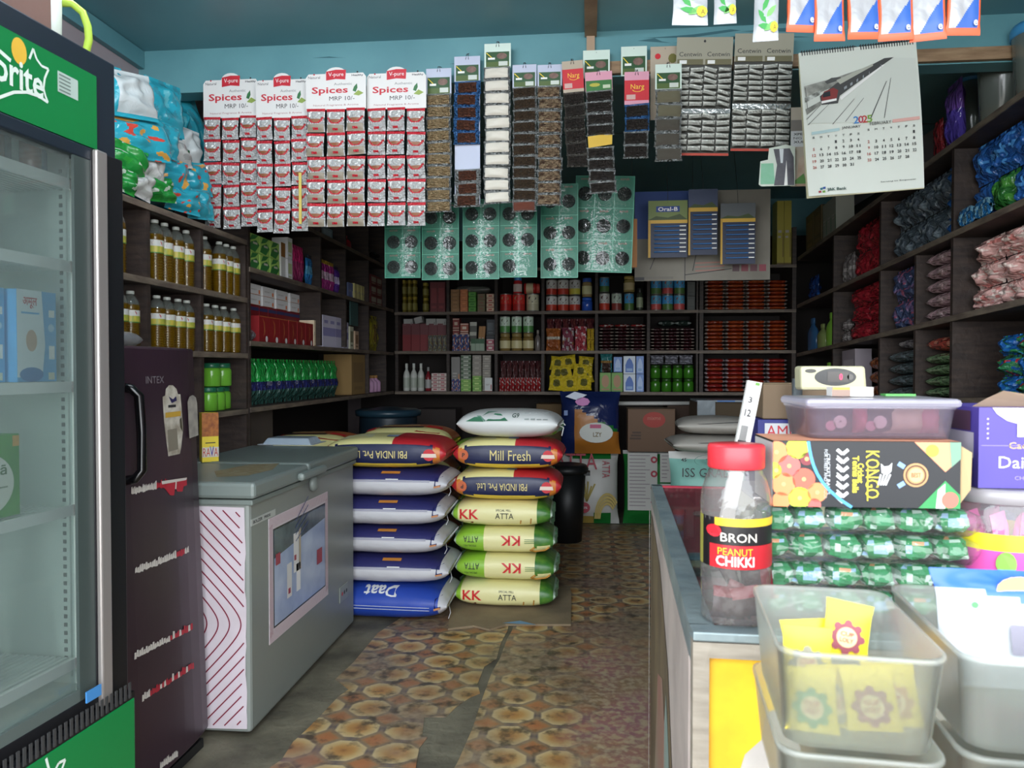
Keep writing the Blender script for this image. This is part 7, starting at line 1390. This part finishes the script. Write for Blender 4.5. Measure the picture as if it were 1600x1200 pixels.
for a, b_, yt, nr, c1, c2, nm, st in ((705, 718, 497, 3, '6d2c28', 'a08a7a', 'dark red', 'stripe'), (719, 732, 505, 3, '8a4a3a', 'b8a898', 'rust', 'stripe'), (734, 745, 503, 3, '4a4a44', '9a9a90', 'grey', 'top'), (760, 773, 499, 2, '2f3438', '4a5054', 'charcoal', 'label')):
    Bk(a, b_, yt, 1, nr, 'mb' + nm, mk_box('small_box', 'box', c1, c2, st), nm + ' small box, {r} of its stack, second bay, middle board', 'small boxes on the middle board', 2, back=.12)
Bk(706, 733, 522, 3, 1, 'clq', mk_pouch('packet', 'packet', '4a5a8a', 'b0603a', 'c0c0c4', 'mix', 4), '{c} small silver and orange packet in the second bay', 'silver and orange packets', 2, dep=.04); Bk(736, 757, 529, 3, 1, 'wgs', mk_box('small_box', 'box', '7a8a78', '2f5038', 'top'), '{c} small green and white box in the second bay', 'green and white boxes', 2, dep=.05); Bk(746, 756, 509, 2, 1, 'orb', mk_box('small_box', 'box', '8a6234', 'b09a7a', 'edge'), '{c} small orange box leaning in the second bay', 'orange boxes', 2, back=.085, dep=.03, tilt=4); Bk(760, 772, 530, 1, 2, 'pkw', mk_box('small_box', 'box', '8a3a4a', 'b8b0a8', 'stripe'), '{r} pink and white small box in the second bay', 'pink and white boxes', 2, dep=.06)
Bk(779, 834, 520, 3, 1, 'cof', mk_jar('jar', 'jar', '6d5a34', '7a6a40', 'a8a07a'), '{c} brown jar with cream label, third bay', 'brown jars with cream labels', 2, dep=.09); m, W, H_, r_ = size('B', 779, 834, 494, .04, z=1.34 + .146)
for i in range(3): unit_kind('bab', mk_tin('food_tin', 'tin', 'a8b8a8', '4a7a44', '5d6a4a')).put(m + Vector(((i - 1) * W / 3, .045, .001)), 0, f'{lr(i, 3)} pale green tin standing on the brown jars', 'pale green tins', (W / 3 * .9, .085, H_))
Bk(835, 845, 515, 1, 1, 'grb', mk_bottle('bottle', 'bottle', '5a5450', '77706a', None), 'grey bottle beside the brown jars', None, 2, dep=.05)
Bk(850, 929, 497, 6, 1, 'dpk', mk_pouch('packet', 'packet', '5d2a2c', '4a2228', '6d3a34', 'mix', 5), '{c} dull red packet at the back of the fourth bay', 'dull red packets', 2, back=.17, dep=.06)
for k, (a, b_, yt, c, lab) in enumerate(((852, 876, 512, ('9c5a2c', 'b8b4a4', '8a4a24', 'window'), 'orange brown snack packet with pale top'), (877, 897, 511, ('7a3a4a', 'b0a8a8', '8a5a3c', 'mix'), 'purple and silver snack packet'), (897, 917, 509, ('a04048', 'c0b0b0', '8a2f3a', 'mix'), 'pink red snack packet'))): Bk(a, b_, yt, 1, 1, 'sp' + str(k), mk_pouch('snack_packet', 'packet', *c, 12 + k), lab + ' in the fourth bay', 'snack packets in the fourth bay', 2, dep=.1)
Bk(917, 930, 513, 2, 2, 'yss', mk_pouch('snack_packet', 'packet', 'c0a02c', 'a8842a', 'd0b440', 'mix', 6), '{c} small yellow packet, {r} layer, fourth bay', 'small yellow packets', 2, dep=.05)
MRN = [mk_flat('packet', 'packet', '4a1e24', 'a89c90', 20 + k, 'rim') for k in range(3)]; RWH = mk_flat('packet', 'packet', 'b02c2c', 'c8c4bc', 24, 'mix')
Bk(935, 1010, 506, 3, 8, lambda i, j: ('rwh', RWH) if j == 7 else ('mrn%d' % ((i + j) % 3), MRN[(i + j) % 3]), lambda i, j: f'{"red white" if j == 7 else "maroon"} flat packet, {("left", "middle", "right")[i]} column, {tb(j, 8)}, fifth bay', 'maroon flat packets', 2, dep=.15)
Bk(1016, 1088, 512, 3, 7, lambda i, j: ('mrn%d' % ((i + j) % 3), MRN[(i + j) % 3]), lambda i, j: f'maroon flat packet, {("left", "middle", "right")[i]} column, {tb(j, 7)}, sixth bay', 'maroon flat packets', 2, dep=.15)
m, W, H_, r_ = size('B', 1028, 1080, 499, .05, z=1.34 + .19)
for i in range(2): unit_kind('dgp', mk_flat('packet', 'packet', '2c3a34', '77807a', 30, 'rim')).put(m + Vector(((i - .5) * W / 2, .06, .004)), 0, f'{("left", "right")[i]} dark green packet on top of the maroon packets', 'dark green packets', (W / 2, .14, .05))
ORG = [mk_flat('packet', 'packet', c, 'a8988c', 40 + k, 'end') for k, c in enumerate(('b04a20', 'a23e1e', 'b85426'))]; ORR = [mk_flat('packet', 'packet', c, 'a8989a', 44 + k, 'end') for k, c in enumerate(('a83226', '9c2a26', 'b04426'))]
for lvl, yt, nm, kk_ in ((1, 437, 'upper', ORG), (2, 500, 'middle', ORG), (3, 560, 'lower', ORR)):
    Bk(1097, 1230, yt, 4, 8, lambda i, j: (f'or{kk_ is ORR}{(i * 2 + j) % 3}', kk_[(i * 2 + j) % 3]), lambda i, j: f'{"red" if lvl == 3 else ""} orange packet, {lr(i, 4)} column, {tb(j, 8)}, {nm} board, last bay', 'orange packets in the last bay', lvl, dep=.16, gap=1.0, jit=3)
Bk(628, 662, 567, 3, 1, 'whb', mk_bottle('bottle', 'bottle', 'a8aaa4', 'b0b2ac', '8f958a'), '{c} tall white bottle in the first bay, lowest board', 'tall white bottles', 3, dep=.08); Bk(663, 673, 573, 1, 1, 'rdb', mk_bottle('bottle', 'bottle', '6d2228', '7a7a78', '8a8a88'), 'dark red bottle beside the tall white bottles', None, 3, dep=.06); Bk(674, 698, 583, 2, 5, 'pwb', mk_box('small_box', 'box', 'a8a09a', '8a3a44', 'stripe'), '{c} pink and white small box, {r}, first bay, lowest board', 'pink and white small boxes', 3)
Bk(705, 719, 557, 1, 1, 'tgb', mk_box('box', 'box', '6a6864', 'a06a3a', 'edge'), 'tall grey box at the start of the second bay', None, 3); Bk(705, 719, 592, 2, 1, 'clq', None, '{c} silver and orange packet before the tall grey box', 'silver and orange packets', 3, back=.01, dep=.018)
Bk(720, 736, 555, 1, 9, lambda i, j: ('ggs', mk_box('small_box', 'box', '5a8a3a', '9ab06a', 'stripe')) if j < 3 else ('gws', mk_box('small_box', 'box', '3a4f38', 'a8aca0', 'stripe')), '{r} small green box of the tall stack, second bay, lowest board', 'small green boxes', 3)
Bk(738, 752, 555, 1, 7, lambda i, j: ('ggs', None) if j < 3 else ('gys', mk_box('small_box', 'box', '77726a', '8f8a80', 'stripe')), 'small box, {r} of the stack beside the green boxes', 'small grey and green boxes', 3); Bk(754, 767, 555, 1, 5, 'gys', None, 'small grey box, {r} of the stack at the divider', 'small grey boxes', 3, back=.09); Bk(757, 769, 590, 1, 1, 'wpb', mk_box('box', 'box', 'b0b2b0', '8a3a3a', 'edge'), 'white box with red edge before the grey boxes', None, 3, dep=.05)
Bk(778, 846, 590, 8, 1, 'rws', mk_pouch('sachet', 'sachet', '94282a', 'b8b4b0', '8a1f24', 'mix', 14), '{c} red and white sachet standing in the third bay, lowest board', 'red and white sachets', 3, dep=.05); Bk(778, 846, 563, 7, 1, 'drs', mk_pouch('sachet', 'sachet', '4a2426', '5f3a38', '3d1f22', 'mix', 15), '{c} dim red sachet at the back of the third bay', 'dim red sachets', 3, back=.12, dep=.06)
YP = [mk_pouch('snack_packet', 'packet', 'c8b028', '5d5a28', 'd0bc3c', 'spot', 50 + k) for k in range(3)]
for k, (px, py, tl, back) in enumerate(((870, 568, 12, .2), (890, 566, -14, .2), (914, 568, 10, .2), (870, 583, 16, .12), (884, 582, -20, .12), (906, 580, 8, .12), (917, 588, -20, .12), (869, 599, 5, .04), (891, 600, -4, .04), (912, 598, 4, .04))):
    p = at(px, py, Y=FY + back); unit_kind('yp%d' % (k % 3), YP[k % 3]).put(p - Vector((0, 0, .058)), 0, f'{("far", "far", "far", "middle", "middle", "middle", "middle", "front", "front", "front")[k]} yellow snack packet, {("leftmost", "second", "rightmost", "leftmost", "second", "third", "rightmost", "leftmost", "second", "rightmost")[k]} of its row, fourth bay', 'yellow snack packets', (.125, .05, .12), (R(-15), R(tl * .6), 0))
GBX = mk_box('box', 'box', '5a8038', '8a6a4a', 'oval'); BBX = mk_box('box', 'box', 'a8b0bc', '3a5a98', 'arch'); BB2 = mk_box('box', 'box', '5f78a8', '8a9cc0', 'arch')
Bk(937, 973, 582, 2, 1, 'gbxx', GBX, '{c} green box with tan oval in the fifth bay', 'green boxes with tan ovals', 3, dep=.1); m, W, H_, r_ = size('B', 938, 957, 553, .03, z=1.009 + .158); unit_kind('tbp', mk_pouch('pouch', 'pouch', '2a6a6a', '8a6a3a', '3a2a24', 'window', 60)).put(m + Vector((0, .05, .001)), 0, 'teal and bronze pouch on the green boxes', None, (W, .07, H_)); m, W, H_, r_ = size('B', 959, 972, 558, .03, z=1.009 + .158); unit_kind('bb2', BB2).put(m + Vector((0, .05, .001)), 0, 'blue box on the green boxes', 'blue arch printed boxes', (W, .07, H_))
Bk(974, 993, 556, 1, 2, 'bbx', BBX, '{r} pale blue arch printed box in the fifth bay', 'blue arch printed boxes', 3); Bk(994, 1006, 556, 1, 2, 'bb2', BB2, '{r} narrow blue arch printed box in the fifth bay', 'blue arch printed boxes', 3)
Bk(1015, 1086, 570, 4, 2, 'gjar', mk_jar('jar', 'jar', '2c5a1a', '213f16', None), '{c} green jar, {r} layer, sixth bay, lowest board', 'green jars in the sixth bay', 3, dep=.09); m, W, H_, r_ = size('B', 1012, 1080, 553, .05, z=1.009 + .222)
for i in range(3): unit_kind('clb', mk_pouch('packet', 'packet', '55555c', '8a8a94', '6a6a70', 'mix', 62)).put(m + Vector(((i - 1) * W / 3 + .02, .045, .002)), 0, f'{lr(i, 3)} grey clear packet on top of the green jars', 'grey clear packets', (W / 3 * .95, .06, .07))
# --- the shelf behind the counter
def Rt(a, b_, yt, nc, nr, key, *q, **k):
    if callable(key): return fill('R', a, b_, yt, nc, nr, key, q[0], q[1], row=q[2], **k)
    return fill('R', a, b_, yt, nc, nr, one(key, q[0]), q[1], q[2], row=q[3], **k)
BUC = film('bucket_plastic', '9aa49c', .45, .15, 0, 10, .3)
def bucket(px, w_px, ytop, lab, back=.13):
    p, r_ = spot('R', px, back, 0); d = (p - cam.location).length; h = at(px, ytop, X=p.x).z - p.z; r = w_px / 2 * d / 1200 * .95
    t = thing('lidded_bucket', lab, 'bucket', (p.x, p.y, p.z + .01), 0, 'clear buckets with blue lids'); b = MB(); b.lathe([(r * .82, 0), (r * .85, .004), (r, h * .86)], BUC, 24, caps=False); b.lathe([(.001, .001), (r * .82, .0)], BUC, 24, caps=False); b.build('body', t)
    b = MB(); b.lathe([(r * .98, h * .84), (r * 1.05, h * .85), (r * 1.05, h * .95), (r * .98, h), (.01, h)], mat('3f8fc4', .4), 24); b.build('lid', t)
    b = MB(); b.lathe([(r * .8, .003), (r * .84, h * .22), (.01, h * .24)], mat('9a8a74', .6, 0, .5, 60), 18); b.build('contents', t)
bucket(1561, 62, 78, 'large clear bucket with a blue lid on the high board'); bucket(1513, 42, 116, 'smaller clear bucket with a blue lid behind the purple packet', .25); bucket(1622, 70, 48, 'clear bucket with a blue lid at the edge of the frame')
Rt(1460, 1484, 130, 1, 1, 'prp', mk_pouch('sweet_packet', 'packet', '4a3c8c', '6a4a98', 'c0a83a', 'top', 70), 'purple and yellow packet standing on the high board', None, 0, dep=.1); Rt(1447, 1461, 190, 1, 1, 'rdk', mk_pouch('packet', 'packet', '6d2024', '5a1c20', '7a2a2c', 'mix', 71), 'small dark red packet beside the calendar on the high board', None, 0, dep=.06)
Rt(1536, 1590, 92, 2, 1, 'brc', mk_box('carton', 'carton', '3f2f24', '4a382b', 'label'), '{c} dark brown carton at the back of the high board', 'dark brown cartons', 0, back=.24, dep=.1)
Bk(1212, 1236, 312, 2, 1, 'ylb', mk_box('box', 'box', '8a8030', '5a4a24', 'edge'), '{c} tall dull yellow box at the end of the top back board', 'tall dull yellow boxes', 0, dep=.15); Rt(1284, 1318, 308, 3, 1, 'gwb', mk_box('box', 'box', '7a7a70', '2f5f44', 'edge'), '{c} grey and green box below the calendar', 'grey and green boxes', 0, dep=.12); Rt(1258, 1282, 330, 2, 1, 'brd', mk_box('box', 'box', '4a3c22', '5a4a2c', 'label'), '{c} dim brown box below the calendar', 'dim brown boxes', 0, dep=.12)
def pk(c1, c2, c3, s): return mk_pouch('plastic_packet', 'packet', c1, c2, c3, 'mix', s, .6)
BLp = [pk('2a5a9c', '4a8ac4', '1f4680', 80 + k) for k in range(3)]
Rt(1500, 1640, 185, 4, 2, lambda i, j: ('gnp', pk('2f6a30', '4a8a3c', '3a7a4a', 84)) if (i, j) == (1, 0) else ('blp%d' % ((i + j) % 3), BLp[(i + j) % 3]), lambda i, j: f'glossy {"green" if (i, j) == (1, 0) else "blue"} packet, {lr(i, 4)}, {tb(j, 2)} layer, below the buckets', 'glossy blue packets', 1, dep=.14, gap=1.0, jit=4)
Rt(1492, 1542, 318, 2, 1, 'blf', mk_flat('plastic_packet', 'packet', '2f7ab8', '8ac0dc', 90, 'mix'), '{c} pale blue flat packet at the board edge', 'pale blue flat packets', 1, back=.002, dep=.026)
GYp = [pk('4a545c', '6a747a', '3a4450', 92 + k) for k in range(2)]
Rt(1378, 1468, 268, 4, 2, lambda i, j: ('gyp%d' % ((i + j) % 2), GYp[(i + j) % 2]), '{c} grey clear packet, {r} layer, beyond the calendar corner', 'grey clear packets on the wall shelf', 1, dep=.14, gap=1.0, jit=4); Rt(1469, 1484, 255, 1, 3, 'blp0', None, 'bright blue packet, {r} of three beside the divider', 'bright blue packets', 1, dep=.12, gap=1.0)
RDp = [pk('8a1f2a', 'a83038', '6a1620', 96 + k) for k in range(2)]
Rt(1326, 1366, 346, 2, 2, lambda i, j: ('rdp%d' % ((i + j) % 2), RDp[(i + j) % 2]), '{c} red glossy packet, {r} layer, on the upper board', 'red glossy packets', 1, dep=.12, gap=1.0, jit=4); Rt(1293, 1325, 402, 2, 1, 'shw', pk('6a6462', '8f8a86', '4a4442', 99), '{c} crumpled silver packet before the red ones', 'crumpled silver packets', 1, dep=.08, gap=1.0); Rt(1256, 1271, 432, 1, 1, 'dbl', pk('1f3f7a', '2a5498', '16305c', 100), 'dark blue packet in the dim far corner', None, 1, dep=.08)
PKp = [pk('c49a94', 'd8bcb4', 'c07a74', 102 + k) for k in range(3)]
Rt(1500, 1640, 352, 3, 3, lambda i, j: ('pkp%d' % ((i + j) % 3), PKp[(i + j) % 3]), '{c} pale pink packet, {r} layer, nearest bay behind the counter', 'pale pink packets', 2, dep=.15, gap=1.02, jit=4)
Rt(1443, 1482, 384, 1, 5, 'pkf', mk_flat('plastic_packet', 'packet', 'b8989c', 'c8acac', 106, 'mix'), 'flat pink packet, {r} of the pile beside the divider', 'flat pink packets', 2, dep=.16, gap=1.0); Rt(1427, 1441, 408, 1, 3, 'vip', pk('3f3a6a', '6a6498', '2c2850', 108), 'small violet packet, {r}, beside the flat pink packets', 'small violet packets', 2, dep=.1)
NVp = [pk('3a4460', '6d5a7a', '8a4a5c', 110 + k) for k in range(2)]
Rt(1379, 1424, 412, 3, 2, lambda i, j: ('nvp%d' % ((i + j) % 2), NVp[(i + j) % 2]), '{c} navy and mauve packet, {r} layer, middle of wall shelf', 'navy and mauve packets', 2, dep=.12, gap=1.0, jit=4)
Rt(1318, 1372, 442, 2, 3, lambda i, j: ('rdp%d' % ((i + j) % 2), RDp[(i + j) % 2]), '{c} red glossy packet, {r} layer, on the lower board', 'red glossy packets on the lower board', 2, dep=.14, gap=1.0, jit=4); Rt(1304, 1318, 500, 1, 2, 'shw', None, 'crumpled silver packet, {r}, beside the lower red packets', 'crumpled silver packets', 2, dep=.08)
for px, yt, c, lab in ((1263, 497, '2a4a6a', 'blue'), (1278, 506, '6d7a4a', 'olive'), (1292, 488, '6fa03a', 'lime')): Rt(px - 6, px + 6, yt, 1, 1, 'btl' + lab, mk_bottle('bottle', 'bottle', c, c, None), lab + ' bottle standing above the scale display', 'bottles above the scale display', 2, dep=.07)
Rt(1540, 1640, 518, 3, 3, lambda i, j: ('bgp%d' % ((i + j) % 2), (pk('1f5a9c', '2f7a4a', '4a9ac8', 120), pk('2a6a44', '1f4f8c', '9c2f34', 121))[(i + j) % 2]), 'blue and green packet, {c}, {r} layer, above the purple box', 'blue and green packets', 3, dep=.14, gap=1.0, jit=4)
Rt(1433, 1482, 552, 1, 4, 'gnf', mk_flat('plastic_packet', 'packet', '6d8a64', '8aa07a', 124, 'mix'), 'pale green flat packet, {r} of the pile behind the lidded tub', 'pale green flat packets', 3, dep=.18, gap=1.0); m, W, H_, r_ = size('R', 1426, 1482, 530, .03, 3); z4 = at(1457, 551, X=m.x).z; unit_kind('orf', mk_flat('plastic_packet', 'packet', 'a8483c', 'c07a64', 126, 'mix')).put(Vector((m.x + .09, m.y - .05, z4 + .008)), -90, 'orange red packet on top of the pale green pile', None, (W * .66, .16, at(1457, 529, X=m.x).z - z4))
Rt(1381, 1424, 548, 1, 4, 'gyf', mk_flat('plastic_packet', 'packet', '5d6a6c', '77848a', 128, 'mix'), 'grey blue flat packet, {r} of the pile behind the scale', 'grey blue flat packets', 3, dep=.18, gap=1.0); m, W, H_, r_ = size('R', 1394, 1423, 532, .03, 3); z4 = at(1408, 547, X=m.x).z; unit_kind('wtf', mk_flat('plastic_packet', 'packet', '8a8486', 'a09a98', 130, 'mix')).put(Vector((m.x + .09, m.y, z4 + .008)), -90, 'whitish packet on top of the grey blue pile', None, (W, .14, .05))
Rt(1357, 1378, 556, 1, 3, 'orp', mk_flat('plastic_packet', 'packet', '8a4a2c', 'a0623c', 132, 'mix'), 'rust orange packet, {r} of the small pile by the scale', 'rust orange packets', 3, dep=.12, gap=1.0); Rt(1316, 1337, 546, 1, 1, 'pwx', mk_box('box', 'box', '7a7278', '8f888c', 'label'), 'greyish white box behind the scale display', None, 3, dep=.1); Rt(1284, 1294, 566, 1, 1, 'btllime', None, 'lime bottle just above the scale display', None, 3, dep=.06)
p, r_ = spot('L', 182, .02, z=1.2715); b = MB(); b.sack(.16, .07, .055, gloss('8a8a8c'), 12, 14, 2.6, 2, .5, 8, .1); tag(b.build('plastic_packet', loc=p + Vector((.03, -.02, 0)), rot=(0, 0, R(90))), 'grey soft packet before the oil bottles beside the cooler', 'packet')
